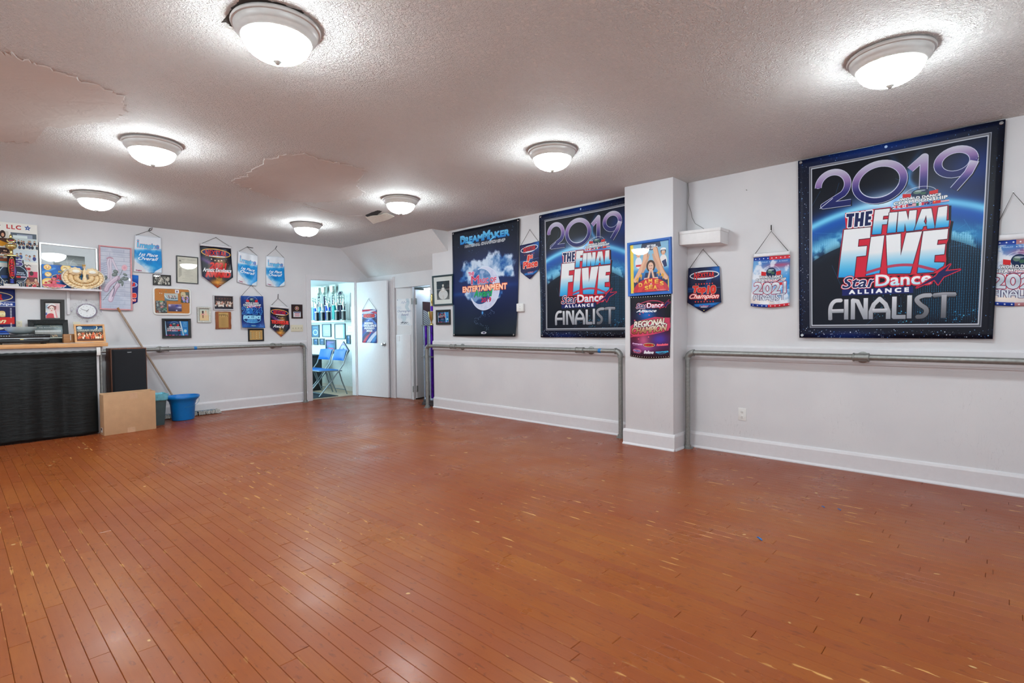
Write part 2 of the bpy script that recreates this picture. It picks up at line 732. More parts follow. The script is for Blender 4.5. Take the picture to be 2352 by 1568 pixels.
def flags(A, x0, y0, x1, y1, order='gcumahr'):
    n = len(order)
    w = (x1 - x0) / n
    h = y1 - y0
    for i, f in enumerate(order):
        a, b = x0 + i * w, x0 + (i + 0.97) * w
        m = (a + b) / 2
        if f == 'g':
            A.rect(a, y0, b, y1, (24, 36, 96))
            A.stroke([(a, y0), (b, y1)], w * 0.14, WHITE)
            A.stroke([(b, y0), (a, y1)], w * 0.14, WHITE)
            A.rect(m - w * .14, y0, m + w * .14, y1, WHITE)
            A.rect(a, y0 + h * .34, b, y0 + h * .66, WHITE)
            A.rect(m - w * .08, y0, m + w * .08, y1, RED)
            A.rect(a, y0 + h * .4, b, y0 + h * .6, RED)
        elif f == 'c':
            A.rect(a, y0, b, y1, WHITE)
            A.rect(a, y0, a + w * .26, y1, RED)
            A.rect(b - w * .26, y0, b, y1, RED)
            A.star(m, (y0 + y1) / 2, w * .17, RED, 6)
        elif f == 'u':
            A.rect(a, y0, b, y1, WHITE)
            for k in range(0, 7, 2):
                A.rect(a, y0 + h * k / 7, b, y0 + h * (k + 1) / 7, (190, 50, 60))
            A.rect(a, y0, m, y0 + h * .55, (30, 44, 110))
        elif f == 'm':
            A.rect(a, y0, b, y1, WHITE)
            A.rect(a, y0, a + w * .32, y1, (20, 100, 66))
            A.rect(b - w * .32, y0, b, y1, RED)
            A.ell(m, (y0 + y1) / 2, w * .1, h * .16, (120, 90, 50))
        elif f == 'a':
            A.rect(a, y0, b, y1, (20, 34, 110))
            A.rect(a, y0, m, (y0 + y1) / 2, (150, 40, 70))
            for sx, sy in ((.7, .3), (.85, .5), (.7, .75), (.25, .75)):
                A.star(a + w * sx, y0 + h * sy, w * .09, WHITE)
        elif f == 'h':
            A.rect(a, y0, b, y1, (212, 30, 40))
            A.star(a + w * .25, y0 + h * .3, w * .14, (250, 210, 60))
        else:
            for k, c in enumerate(((30, 50, 130), WHITE, RED, WHITE, (30, 50, 130))):
                A.rect(a, y0 + h * k / 5, b, y0 + h * (k + 1) / 5, c)


def world_dance(A, cx, y, w, asp, flagh=0.018, order='gcumahr', shade=(40, 44, 52)):
    """globe, two red flags, the two lines of lettering and the row of flags; y is the top, asp = canvas w / h"""
    k = w * asp
    R = w * .17
    A.ell(cx, y + k * .24, w * .30, k * .26, (226, 232, 240), ring=w * .012, a=.8)
    A.ell(cx, y + k * .22, R, R * asp, (18, 40, 78))
    A.ell(cx - R * .3, y + k * .17, R * .45, R * asp * .4, (120, 150, 120), a=.75)
    A.ell(cx + R * .35, y + k * .24, R * .35, R * asp * .3, (70, 110, 80), a=.8)
    A.ell(cx, y + k * .13, R * .6, R * asp * .18, (225, 232, 238), a=.6)
    for sg in (-1, 1):
        A.poly([(cx + sg * w * .17, y + k * .20), (cx + sg * w * .33, y + k * .17), (cx + sg * w * .33, y + k * .31), (cx + sg * w * .17, y + k * .33)], (206, 34, 40))
    A.text('WORLD DANCE', cx - w * .38, y + k * .33, w * .76, k * .085, WHITE, bold=w * .005, spacing=1.06, out=[(w * .014, shade)])
    A.text('CHAMPIONSHIP', cx - w * .5, y + k * .435, w, k * .11, WHITE, bold=w * .006, spacing=1.06, out=[(w * .015, shade)])
    flags(A, cx - w * .52, y + k * .575, cx + w * .54, y + k * .575 + flagh, order)
    return y + k * .575 + flagh


def star_dance(A, x, y, w, h, arc=None):
    if arc:
        A.stroke([(x + w * .12, y + h * .1), (x + w * .45, y - h * .42), (x + w * .78, y - h * .35), (x + w * 1.0, y + h * .1)], w * .035, arc, a=.8, curve=True)
    o = [(w * .024, RED), (w * .015, WHITE)]
    A.text('Star', x, y + h * .04, w * .41, h * .96, NAVY, bold=w * .006, sh=.25, out=o)
    A.text('Dance', x + w * .40, y, w * .60, h * .94, [(0, WHITE), (.5, WHITE), (1, (170, 222, 240))], bold=w * .010, out=[(w * .026, RED)])
    P = [(1.137, -.54), (1.086, .02), (1.237, -.05), (1.072, .46), (1.019, 1.08), (.981, .67), (.789, 1.27), (.906, .715), (.99, .385), (1.02, .08)]
    A.poly([(x + (a + .055) * w, y + q * h) for a, q in P], NAVY, out=[(w * .012, RED)])


def nex_oval(A, cx, cy, rx, ry, ring, inner, tilt=0.0):
    A.ell(cx, cy, rx, ry, inner, a=.85, rot=tilt)
    A.ell(cx, cy, rx, ry, ring, ring=rx * .075, rot=tilt)
    A.rect(cx - rx * .55, cy + ry * .66, cx + rx * .6, cy + ry * .92, (214, 224, 236))
    A.text('NEXSTAR', cx - rx * .72, cy - ry * .66, rx * 1.42, ry * 1.3, [(0, (232, 66, 58)), (1, (196, 26, 34))], bold=rx * .012, sh=.12, spacing=1.08,
           out=[(rx * .026, (96, 12, 22))])
    A.text('N', cx - rx * .74, cy - ry * .78, rx * .24, ry * 1.75, (214, 40, 42), bold=rx * .012, sh=.12, out=[(rx * .02, (96, 12, 22))])


def script_line(A, t, x, y, w, h, col, out=(), bold=0.003):
    A.text(t, x, y, w, h, col, bold=bold, sh=.42, out=out)


def art_2019():
    A = Art('print_finalist_2019', 860, 1004, (5, 9, 26))
    X, Y = A.field()
    A.glow(.45, .01, .38, .05, (16, 52, 128), .9)
    A.glow(.28, 1.0, .18, .04, (18, 44, 110), .9)
    A.glow(.0, .5, .1, .5, (10, 20, 56), .8)
    A.specks(260, [(150, 200, 245), (70, 130, 210), (230, 240, 255)], .0032, (0, 0, .06, 1), 2)
    A.specks(200, [(150, 200, 245), (70, 130, 210), (230, 240, 255)], .004, (.05, .955, 1, 1), 3)
    A.specks(90, [(120, 170, 230), (50, 110, 200)], .003, (.05, 0, 1, .04), 4)
    A.specks(90, [(120, 170, 230), (40, 100, 190)], .0026, (.955, 0, 1, 1), 5)
    A.ell(.478, .018, .008, .007, (190, 220, 255))
    # inner panel
    A.rect(.066, .046, .948, .944, (5, 9, 24))
    inner = ((X > .082) & (X < .938) & (Y > .06) & (Y < .93)).astype(np.float32)
    bg = A.c.copy()
    d = np.sqrt(((X - .5) * .9) ** 2 + ((Y - 1.02) * 1.17) ** 2)
    for r0, sg, col, a in ((.80, .09, (22, 92, 190), .9), (.835, .022, (120, 214, 250), .95), (.70, .05, (50, 150, 220), .75)):
        g = (np.exp(-((d - r0) / sg) ** 2) * a)[..., None]
        A.c += (c3(col) - A.c) * g
    land = np.clip((fbm(A.w, A.h, 90, 5, 8) - .5) / .08, 0, 1) * np.exp(-((d - .68) / .05) ** 2)
    A.c += (c3((150, 226, 250)) - A.c) * (land * .8)[..., None]
    A.glow(.53, .30, .16, .05, (226, 244, 255), .95)
    A.glow(.56, .24, .02, .14, (96, 180, 250), .8, rot=.4)
    A.glow(.60, .22, .015, .14, (96, 180, 250), .6, rot=-.5)
    A.glow(.90, .2, .16, .12, (16, 60, 150), .7)
    low = (d < .64).astype(np.float32)[..., None]
    A.c += (c3((6, 14, 32)) - A.c) * low * .8
    dots = ((np.sin(X * 2 * PI * 95) > .1) & (np.sin((Y - .06 * X) * 2 * PI * 130) > .1)).astype(np.float32)
    fld = np.clip((X - .58) / .12, 0, 1) * np.clip((Y - .44) / .06, 0, 1) * np.clip((.93 - Y) / .06, 0, 1)
    A.c += (c3((36, 128, 176)) - A.c) * (dots * fld * .8)[..., None]
    fl2 = np.clip((.24 - X) / .06, 0, 1) * np.clip((Y - .42) / .02, 0, 1) * np.clip((.52 - Y) / .02, 0, 1)
    A.c += (c3((36, 118, 176)) - A.c) * (dots * fl2 * .7)[..., None]
    A.specks(120, [(40, 150, 210), (90, 200, 240)], .004, (.55, .86, .95, .93), 9)
    A.specks(90, [(40, 150, 210), (90, 200, 240)], .004, (.42, .76, .62, .9), 10)
    rr = np.random.RandomState(4)
    for _ in range(22):
        x, y = .09 + rr.rand() * .84, .1 + rr.rand() * .82
        t = rr.rand() * PI
        l = .05 + .12 * rr.rand()
        A.stroke([(x, y), (x + l * math.cos(t), y + l * math.sin(t))], .0014, (70, 160, 220), .55)
    A.c = bg * (1 - inner[..., None]) + A.c * inner[..., None]
    # silver border
    for k, c in enumerate(((150, 154, 166), (60, 62, 70), (120, 124, 134), (214, 220, 230))):
        e = .004 * k
        b = .007 if k < 3 else .004
        A.rect(.066 + e, .046 + e, .948 - e, .046 + e + b, c if k != 1 else (110, 112, 120))
        A.rect(.066 + e, .944 - e - b, .948 - e, .944 - e, c)
        A.rect(.066 + e, .046 + e, .066 + e + b, .944 - e, c)
        A.rect(.948 - e - b, .046 + e, .948 - e, .944 - e, c)
    # the year
    G = [(0, (206, 208, 222)), (.35, (146, 116, 176)), (.65, (40, 40, 112)), (1, (20, 30, 92))]
    sh = [(.004, (8, 10, 34))]
    hi = (214, 218, 236)

    def arc(cx, cy, rx, ry, a0, a1, n=22):
        return [(cx + rx * math.cos(t), cy + ry * math.sin(t)) for t in np.linspace(a0, a1, n)]
    two = arc(.2, .172, .082, .073, PI, 2.25 * PI) + [(.15, .275), (.3, .275)]
    zero = arc(.446, .192, .122, .094, 0, 2 * PI, 40)
    one = [(.598, .155), (.662, .105), (.662, .30)]
    nine = arc(.803, .155, .078, .058, 0, 2 * PI, 30)
    tail = [(.884, .165), (.86, .215), (.80, .283)]
    for p in (two, zero, one, nine, tail):
        A.stroke([(a + .006, b + .005) for a, b in p], .036, (6, 8, 30), butt=p is not zero)
    for p in (two, zero, one, nine, tail):
        A.stroke(p, .040, hi, butt=p is not zero)
        A.stroke(p, .034, G, butt=p is not zero)
    A.stroke(arc(.446, .192, .104, .08, .1 * PI, PI, 20), .004, hi)
    A.stroke([(.128, .286), (.2, .24)], .004, hi)
    # the final five
    sk = .085
    def zc(pts):          # measured on a frontal close view of the print
        K = np.array(HZ).reshape(3, 3)
        q = np.array([(1880 + x / 4.3556, 420 + y / 4.3556, 1.0) for x, y in pts]) @ K.T
        return [(a / c, d / c) for a, d, c in q]
    red = [(272, 325), (730, 265), (735, 300), (1303, 245), (1300, 400), (1325, 405), (1312, 472), (1308, 490), (1300, 590), (1283, 635), (1275, 740), (1280, 790), (1265, 915), (1100, 935), (195, 975), (250, 490), (280, 480), (270, 378)]
    A.poly([(a + .012, b2 + .006) for a, b2 in zc(red)], (6, 10, 26))
    A.poly(zc(red), RED)
    for P in ([(285, 335), (372, 328), (370, 360), (345, 362), (335, 468), (300, 472), (308, 365), (285, 368)],
              [(375, 325), (410, 323), (405, 380), (425, 378), (430, 320), (463, 316), (450, 458), (415, 462), (420, 412), (400, 414), (396, 464), (362, 468)],
              [(478, 312), (543, 302), (540, 335), (508, 338), (506, 362), (532, 360), (530, 392), (502, 395), (500, 422), (530, 420), (527, 450), (466, 458)]):
        A.poly(zc(P), NAVY, out=[(.006, WHITE)])
    W1 = [(0, (236, 238, 240)), (.42, (232, 236, 240)), (.78, (96, 190, 232)), (1, (30, 150, 220))]
    dk = [(.004, (70, 16, 40))]
    for P in ([(568, 297), (720, 280), (710, 352), (653, 358), (647, 395), (697, 390), (688, 440), (640, 442), (630, 537), (540, 543)],
              [(712, 325), (795, 318), (775, 522), (690, 530)],
              [(803, 316), (880, 308), (900, 400), (912, 305), (985, 298), (965, 503), (880, 512), (868, 430), (858, 514), (788, 520)],
              [(1035, 290), (1130, 282), (1165, 480), (1090, 487), (1086, 458), (1078, 455), (1085, 412), (1078, 350), (1056, 414), (1078, 455), (1050, 463), (1040, 492), (960, 502)],
              [(1200, 272), (1290, 257), (1280, 405), (1308, 403), (1302, 466), (1168, 480)],
              [(262, 495), (528, 470), (520, 578), (408, 590), (400, 665), (490, 657), (480, 752), (385, 762), (362, 965), (205, 968)],
              [(530, 568), (662, 553), (615, 925), (478, 950)],
              [(680, 552), (825, 535), (825, 755), (880, 528), (1037, 512), (920, 928), (695, 930)],
              [(1050, 512), (1298, 488), (1288, 588), (1195, 597), (1186, 648), (1270, 640), (1258, 740), (1165, 748), (1158, 820), (1262, 822), (1250, 855), (1150, 915), (990, 925)]):
        A.poly(zc(P), W1, out=dk)
    A.stroke([(.34, .668), (.5, .632), (.62, .632), (.73, .664)], .016, RED, .8, curve=True)
    star_dance(A, .258, .672, .455, .060)
    A.rect(.257, .738, .63, .772, (18, 30, 96))
    A.text('ALLIANCE', .297, .744, .31, .020, WHITE, bold=.003, spacing=1.6)
    deco_finalist(A, .178, .782, .83, .904, lambda i: [[(0, (214, 216, 222)), (1, (140, 144, 154))], [(0, (170, 172, 180)), (1, (88, 90, 98))]][i > 8],
                  [(.004, (24, 26, 34))])
    world_dance(A, .648, .250, .25, .53, .014)
    return A.mat(.42, gain=1.0)


def art_moon():
    A = Art('print_moon', 620, 730, (8, 14, 34))
    A.vgrad([(0, (10, 18, 30)), (.25, (10, 16, 44)), (.55, (12, 30, 84)), (.78, (10, 22, 56)), (1, (10, 24, 32))])
    A.glow(.5, .42, .42, .24, (18, 44, 110), .7)
    A.glow(.15, .6, .2, .02, (20, 70, 140), .7)
    A.glow(.85, .55, .2, .02, (20, 60, 130), .6)
    A.specks(110, [(70, 130, 200), (140, 190, 235)], .004, (0, 0, 1, .25), 6)
    # two drifting banks of cloud behind a crescent moon (plain, generic)
    X, Y = A.field()
    f = fbm(A.w, A.h, 60, 5, 3)
    for cx, cy, rx, ry in ((.30, .40, .21, .105), (.72, .36, .24, .10), (.42, .47, .2, .06), (.34, .62, .13, .05), (.70, .62, .12, .045), (.17, .46, .09, .04), (.86, .44, .08, .05)):
        q = ((X - cx) / rx) ** 2 + ((Y - cy) / ry) ** 2
        m = np.clip((1.25 - q + (f - .5) * 3.0) * 1.6, 0, 1)
        body = np.clip(.25 + (f - .42) * 3.2 + .55 * np.clip(q - .35, 0, 1), 0, 1)
        col = c3((20, 84, 160)) * (1 - body[..., None]) + c3((206, 222, 240)) * body[..., None]
        A.c += (col - A.c) * (m * .95)[..., None]
    A.ell(.52, .565, .225, .19, (44, 96, 160), a=.55)
    t = np.linspace(-.62 * PI, .83 * PI, 40)
    o = [(.52 + .228 * math.cos(a), .565 + .194 * math.sin(a)) for a in t]
    i = [(.465 + .185 * math.cos(a), .545 + .165 * math.sin(a)) for a in np.linspace(.80 * PI, -.58 * PI, 40)]
    A.poly(o + i, (206, 212, 234), out=[(.004, (226, 232, 246))])
    mm = ((X - .52) ** 2 / .05 + (Y - .565) ** 2 / .036 < 1).astype(np.float32)
    A.cloudmix((186, 194, 222), .5, .62, 26, 12, mm * (A.c.mean(2) > .6), .6)
    B1 = [(0, (120, 206, 244)), (.55, (80, 176, 230)), (1, (26, 130, 214))]
    A.text('DREAM', .138, .074, .345, .052, B1, bold=.008, out=[(.012, (14, 60, 130))])
    A.text('D', .138, .056, .08, .072, B1, bold=.008, out=[(.012, (14, 60, 130))])
    A.text('MAKER', .50, .074, .36, .050, B1, bold=.008, out=[(.012, (14, 60, 130))])
    A.text('M', .495, .052, .10, .074, B1, bold=.008, out=[(.012, (14, 60, 130))])
    A.poly([(.22, .12), (.30, .118), (.42, .168), (.34, .162)], B1)
    A.poly([(.60, .132), (.64, .112), (.68, .112), (.56, .166)], B1)
    A.star(.61, .104, .022, (8, 16, 40))
    A.text('NATIONAL CHAMPIONSHIP', .212, .146, .595, .022, (24, 26, 34), bold=.001, sh=.1, out=[(.005, (222, 226, 232))])
    A.text('THE', .272, .405, .088, .030, (206, 60, 110), bold=.003, out=[(.006, (250, 200, 216))])
    A.text('M', .318, .442, .12, .076, (204, 60, 96), bold=.002, out=[(.006, (250, 206, 220))])
    A.text('AGIC', .445, .474, .135, .042, (204, 60, 96), bold=.003, out=[(.006, (250, 206, 220))])
    A.text('OF', .605, .474, .09, .042, (204, 60, 96), bold=.003, out=[(.006, (250, 206, 220))])
    A.text('ENTERTAINMENT', .174, .536, .67, .046, (252, 206, 176), bold=.004, spacing=1.05, out=[(.010, (214, 84, 40))])
    A.text('Award', .36, .575, .285, .062, (26, 170, 96), bold=.003, sh=.2, out=[(.005, (10, 70, 50))])
    A.text('2019', .478, .650, .15, .038, (196, 40, 84), bold=.003, out=[(.004, (110, 14, 50))])
    A.glow(.5, .785, .014, .016, (90, 180, 250), 1)
    tt = np.linspace(0, 1, 60)
    r = np.random.RandomState(3)
    for q in tt:
        x = .5 + .17 * math.sin(q * 7.5 + .6) * (1 - .55 * q) + .02 * r.randn()
        A.ell(x, .76 + .18 * q + .006 * r.randn(), .0025, .002, (160, 196, 236), n=6)
    A.ell(.523, .967, .042, .011, (210, 214, 220))
    A.rect(.484, .966, .545, .977, (210, 214, 220))
    A.ell(.526, .967, .022, .006, (60, 50, 90))
    return A.mat(.45)


def art_regional():
    A = Art('print_regional', 330, 500, (16, 16, 22))
    A.vgrad([(0, (24, 24, 30)), (.2, (22, 22, 36)), (.45, (40, 20, 50)), (.65, (92, 30, 52)), (.85, (70, 26, 60)), (1, (34, 18, 26))])
    A.glow(.42, .31, .2, .10, (24, 104, 190), .95)
    A.glow(.75, .70, .22, .10, (70, 60, 180), .8)
    A.glow(.35, .72, .14, .12, (196, 90, 130), .9)
    A.glow(.40, .84, .25, .06, (170, 84, 160), .8)
    A.glow(.95, .25, .1, .3, (14, 16, 22), .9)
    r = np.random.RandomState(5)
    for _ in range(80):
        u = r.rand()
        y = .62 - .17 * u + (r.rand() - .5) * .16
        A.stroke([(u - .22 * r.rand(), y + .02), (u + .2 * r.rand(), y - .03)], .018, (214, 72, 104), .5)
    A.poly([(.0, .5), (.25, .40), (.62, .345), (.98, .37), (1, .5), (.96, .57), (.6, .62), (.1, .67), (0, .62)], (210, 66, 98), .9)
    for x, y in ((.25, .295), (.33, .275), (.48, .315), (.12, .4), (.22, .7), (.48, .66)):
        A.ell(x, y, .018, .009, (232, 90, 120))
    GB = [(0, (208, 190, 160)), (.5, (236, 232, 222)), (1, (196, 196, 200))]
    GC = [(0, (236, 236, 232)), (.55, (190, 150, 110)), (1, (150, 60, 40))]
    A.text('REGIONAL', .10, .395, .785, .098, GB, bold=.012, sh=.2, spacing=.95, out=[(.024, (70, 44, 36))], warp=lambda x, y: (x, y - .07 * (x - .5)))
    A.text('CHAMPION', .05, .495, .865, .098, GC, bold=.012, sh=.2, spacing=.95, out=[(.024, (70, 40, 36))], warp=lambda x, y: (x, y - .07 * (x - .5)))
    star_dance(A, .155, .125, .675, .078, (206, 70, 100))
    script_line(A, 'Alliance', .16, .228, .5, .04, WHITE)
    A.text('Dreamquake', .06, .772, .27, .024, (236, 190, 220), bold=.003, sh=.3, out=[(.008, (70, 40, 110))])
    A.stroke([(.08, .808), (.32, .804)], .006, (230, 150, 190))
    A.ell(.495, .789, .135, .028, (20, 20, 24))
    A.ell(.495, .789, .135, .028, (230, 210, 140), ring=.012)
    A.text('NEXSTAR', .39, .774, .21, .03, (226, 60, 40), bold=.006, sh=.1)
    A.text('Revolution', .68, .775, .27, .026, (236, 96, 116), bold=.006, sh=.25, out=[(.012, (236, 96, 116))])
    A.ell(.19, .895, .11, .03, (236, 100, 140), ring=.012)
    A.text('Imagine', .10, .878, .18, .03, (90, 60, 150), bold=.005, out=[(.01, WHITE)])
    A.text('NATIONALS', .09, .925, .19, .012, (236, 170, 200), bold=.002)
    script_line(A, 'Believe', .37, .878, .24, .048, WHITE, bold=.004)
    A.text('DREAMMAKER', .66, .893, .31, .02, (60, 190, 236), bold=.005)
    A.stroke([(.70, .922), (.8, .932), (.92, .918)], .008, (60, 190, 236), curve=True)
    for u in np.linspace(.03, .97, 17):
        A.ell(u, .022, .010, .0066, (236, 236, 232))
        A.ell(u, .982, .010, .0066, (236, 236, 232))
    return A.mat(.28)


def pennant_base(name, w, h, dark, blue, streak, seed=1):
    A = Art(name, w, h, dark)
    A.glow(1.0, .08, .30, .16, blue, .95)
    A.poly([(.0, .44), (.55, .42), (.5, .53), (.0, .55)], streak, .55)
    A.poly([(.62, .2), (.8, .16), (.62, .6), (.42, .62)], blue, .35)
    A.stroke([(0, .475), (1, .455)], .008, (90, 160, 210), .8)
    A.poly([(.2, .82), (1, .78), (1, .84), (.3, .87)], (24, 120, 200), .9)
    A.poly([(.0, .84), (.9, .86), (.8, .89), (.1, .87)], (24, 104, 186), .7)
    return A


def art_top10():
    A = pennant_base('print_top_ten', 280, 360, (18, 22, 58), (22, 110, 196), (18, 86, 150))
    nex_oval(A, .52, .175, .45, .085, (214, 220, 226), (14, 20, 60), -.03)
    for y in (.366, .762):
        for k in range(7):
            A.star(.25 + k * .087, y, .03, (232, 66, 52))
    A.text('Top', .17, .42, .38, .165, (222, 54, 44), bold=.02, sh=.15, out=[(.036, (236, 210, 180)), (.03, (206, 40, 40))])
    A.text('10', .61, .42, .24, .155, (222, 54, 44), bold=.02, sh=.15, out=[(.036, (236, 210, 180)), (.03, (206, 40, 40))])
    script_line(A, 'Champion', .06, .59, .88, .13, (250, 232, 226), out=[(.026, (206, 40, 40))], bold=.008)
    star_dance(A, .37, .845, .26, .024)
    script_line(A, 'Alliance', .40, .876, .2, .014, WHITE)
    A.ell(.5, .955, .015, .012, (232, 210, 90))
    return A.mat(.4)


def art_first():
    A = pennant_base('print_first_place', 230, 330, (26, 30, 78), (30, 110, 196), (28, 96, 168))
    nex_oval(A, .5, .15, .44, .085, (222, 228, 234), (24, 30, 80), -.04)
    for y, x0 in ((.30, .24), (.70, .28)):
        for k in range(7):
            A.star(x0 + k * .085, y, .026, (230, 70, 60))
    A.text('1', .36, .335, .13, .15, (226, 58, 48), bold=.02, sh=.1, out=[(.04, (240, 216, 200))])
    A.text('st', .51, .33, .15, .09, (226, 58, 48), bold=.014, sh=.1, out=[(.03, (240, 216, 200))])
    A.text('Place', .16, .50, .74, .165, (226, 58, 48), bold=.02, sh=.1, out=[(.04, (240, 216, 200))])
    star_dance(A, .40, .795, .28, .03)
    script_line(A, 'Alliance', .42, .84, .24, .016, WHITE)
    return A.mat(.42)


def art_behind_pink():
    A = Art('print_champion_blue', 260, 340, (26, 38, 116))
    A.glow(.9, .05, .6, .18, (20, 110, 206), .95)
    A.ell(.52, .30, .44, .10, (20, 130, 214))
    A.ell(.52, .30, .44, .10, (214, 222, 234), ring=.03)
    A.text('NEXSTAR', .14, .245, .74, .105, (222, 48, 44), bold=.016, sh=.12)
    A.text('Place', .08, .52, .84, .17, (232, 62, 50), bold=.024, sh=.12, out=[(.04, (236, 206, 190))])
    script_line(A, 'Champion', .06, .72, .86, .12, (250, 232, 226), out=[(.026, (206, 40, 40))], bold=.008)
    return A.mat(.42)


def art_left_banner():
    A = Art('print_championships', 420, 480, (28, 28, 78))
    A.rect(0, 0, 1, .30, (16, 30, 92))
    A.glow(1, .05, .4, .16, (20, 36, 110), .8)
    A.ell(.45, .185, .50, .115, (24, 40, 110), a=.8)
    A.ell(.45, .185, .50, .115, (214, 196, 150), ring=.024)
    A.text('NEXSTAR', .06, .135, .70, .115, (200, 36, 36), bold=.016, sh=.1)
    A.rect(0, .30, 1, .40, (24, 56, 138))
    A.rect(0, .296, 1, .306, (206, 214, 226))
    A.rect(0, .396, 1, .406, (206, 214, 226))
    A.text('Championships', .05, .318, .90, .075, WHITE, bold=.004)
    A.text('Performance', -.5, .46, 1.30, .17, [(0, (214, 176, 112)), (.5, (240, 232, 186)), (1, (206, 170, 110))], bold=.022)
    A.poly([(-.1, .69), (.98, .64), (.98, .80), (-.1, .83)], (206, 46, 42))
    script_line(A, 'Champion', -.02, .68, .84, .13, (240, 226, 178), bold=.008)
    A.ell(.45, .90, .34, .045, (206, 206, 190))
    A.ell(.45, .90, .26, .03, (40, 44, 60))
    for k in range(16):
        if not 6 < k < 10:
            A.rect(.90, .44 + k * .034, .93, .455 + k * .034, (226, 226, 226))
    A.rect(0, .955, 1, 1, (30, 80, 190))
    return A.mat(.45)


def art_2021_finalist(seed, dull):
    A = Art('print_finalist_2021', 330, 460, (150, 190, 226))
    X, Y = A.field()
    A.vgrad([(0, (40, 90, 170)), (.16, (70, 130, 200)), (.3, (206, 200, 214)), (.55, (206, 214, 232)), (.78, (206, 206, 216)), (.92, (216, 206, 206)), (1, (180, 190, 214))])
    A.glow(.95, .55, .4, .3, (20, 130, 214) if not dull else (206, 206, 214), .95)
    A.glow(.05, .2, .14, .3, (120, 180, 226), .8)
    A.glow(.75, .18, .35, .05, (206, 60, 84), .7)
    A.glow(.25, .88, .4, .06, (240, 226, 216), .9)
    A.cloudmix((238, 240, 246), .52, .66, 60, 20 + seed, None, .8)
    for y0, y1 in ((0, .068), (.945, 1.0)):
        A.rect(0, y0, .45, y1, (20, 56, 150))
        A.rect(.45, y0, 1, y1, (206, 44, 60) if not dull else (176, 120, 126))
        for k in range(9):
            A.star(.06 + k * .115, (y0 + y1) / 2, .024, WHITE)
    for k in range(3):
        A.star(.19 + k * .27, .105, .018, WHITE)
        A.text('FINALIST', .235 + k * .27, .094, .17, .022, (226, 236, 246), bold=.001)
    b = world_dance(A, .505, .19, .80, 330 / 460, .056)
    star_dance(A, .32, .468, .36, .028)
    A.rect(.32, .499, .62, .508, NAVY)
    S = [(0, (236, 240, 246)), (.5, (176, 186, 200)), (1, (214, 222, 232))]
    A.text('2021', .075, .52, .83, .21, S, bold=.020, spacing=.95, out=[(.036, (214, 60, 74)), (.028, (40, 40, 84))])
    deco_finalist(A, .07, .752, .885, .875, (214, 220, 230), [(.011, (60, 56, 96))])
    return A.mat(.42)


def art_imagine():
    A = Art('print_cloud_blue', 300, 420, (226, 232, 240))
    X, Y = A.field()
    f = fbm(A.w, A.h, 70, 5, 31)
    q = np.clip((Y - .30 + (f - .5) * .35) * 9, 0, 1) * np.clip((1.02 - Y + (X - .5) * .5 + (f - .5) * .3) * 4, 0, 1)
    q *= np.clip((X * 1.1 + .75 - Y + (f - .5) * .2) * 8, 0, 1)
    col = c3((30, 160, 226)) * (1 - f[..., None]) + c3((16, 104, 186)) * f[..., None]
    A.c += (col - A.c) * q[..., None]
    A.glow(.55, .42, .5, .06, (20, 150, 226), .8)
    A.poly([(0, .70), (.28, .82), (.42, .94), (.4, 1), (0, 1)], (216, 218, 224), .95)
    A.poly([(1, .84), (.75, .95), (.7, 1), (1, 1)], (230, 236, 242), .9)
    o = [(.020, (196, 30, 72)), (.009, (30, 60, 110))]
    base = lambda x, y: (x, y + .02 * math.sin(1))
    A.text('i', .09, .13, .055, .19, (110, 200, 236), bold=.012, out=o)
    A.text('magin', .18, .20, .60, .17, (90, 186, 232), bold=.014, sh=.15, spacing=.92, out=o)
    A.text('e', .79, .225, .12, .10, (70, 160, 220), bold=.012, sh=.1, out=o)
    script_line(A, '1st Place', .16, .465, .70, .085, WHITE, bold=.007)
    script_line(A, 'Overall', .14, .57, .74, .085, WHITE, bold=.007)
    A.text('imagine', .07, .935, .2, .03, (150, 40, 90), bold=.003)
    return A.mat(.33)


def art_fire(name, lines):
    A = Art(name, 320, 460, (18, 20, 36))
    X, Y = A.field()
    A.glow(.35, .42, .45, .05, (120, 70, 170), .8, rot=.5)
    A.glow(.62, .45, .20, .16, (206, 130, 60), .8, rot=.3)
    A.glow(.5, .86, .30, .08, (236, 160, 70), .95)
    A.glow(.45, .97, .2, .05, (200, 70, 30), .9)
    A.glow(.1, .78, .2, .10, (44, 40, 110), .7)
    A.glow(.95, .8, .2, .12, (26, 44, 60), .8)
    A.cloudmix((240, 186, 90), .56, .72, 40, 17, np.exp(-((X - .55) / .3) ** 2 - ((Y - .62) / .3) ** 2), .8)
    A.specks(60, [(250, 220, 150), (255, 240, 210)], .008, (.2, .28, .9, .45), 12)
    for x, y in ((.34, .30), (.45, .33), (.56, .33), (.66, .32)):
        A.star(x, y, .035, (246, 222, 190))
    nex_oval(A, .5, .15, .46, .095, (230, 176, 84), (30, 36, 110), .04)
    R1 = [(0, (236, 84, 70)), (1, (200, 36, 40))]
    if lines == 'artistic':
        A.text('2021', .27, .385, .54, .15, R1, bold=.02, sh=.22, out=[(.028, (110, 16, 22))])
        A.text('AWARD', .12, .595, .79, .135, R1, bold=.024, sh=.1, out=[(.032, (110, 16, 22))])
        script_line(A, 'Artistic Excellence', .04, .515, .92, .095, WHITE, bold=.005)
    else:
        A.rect(.36, .405, .70, .432, (226, 222, 230), .8)
        A.text('TECHNIQUE', .06, .44, .88, .125, R1, bold=.02, out=[(.028, (110, 16, 22))])
        script_line(A, 'Award', .12, .58, .62, .11, WHITE, bold=.007)
    A.text('StarDance', .56, .905, .22, .016, (230, 220, 230), bold=.001)
    return A.mat(.33)


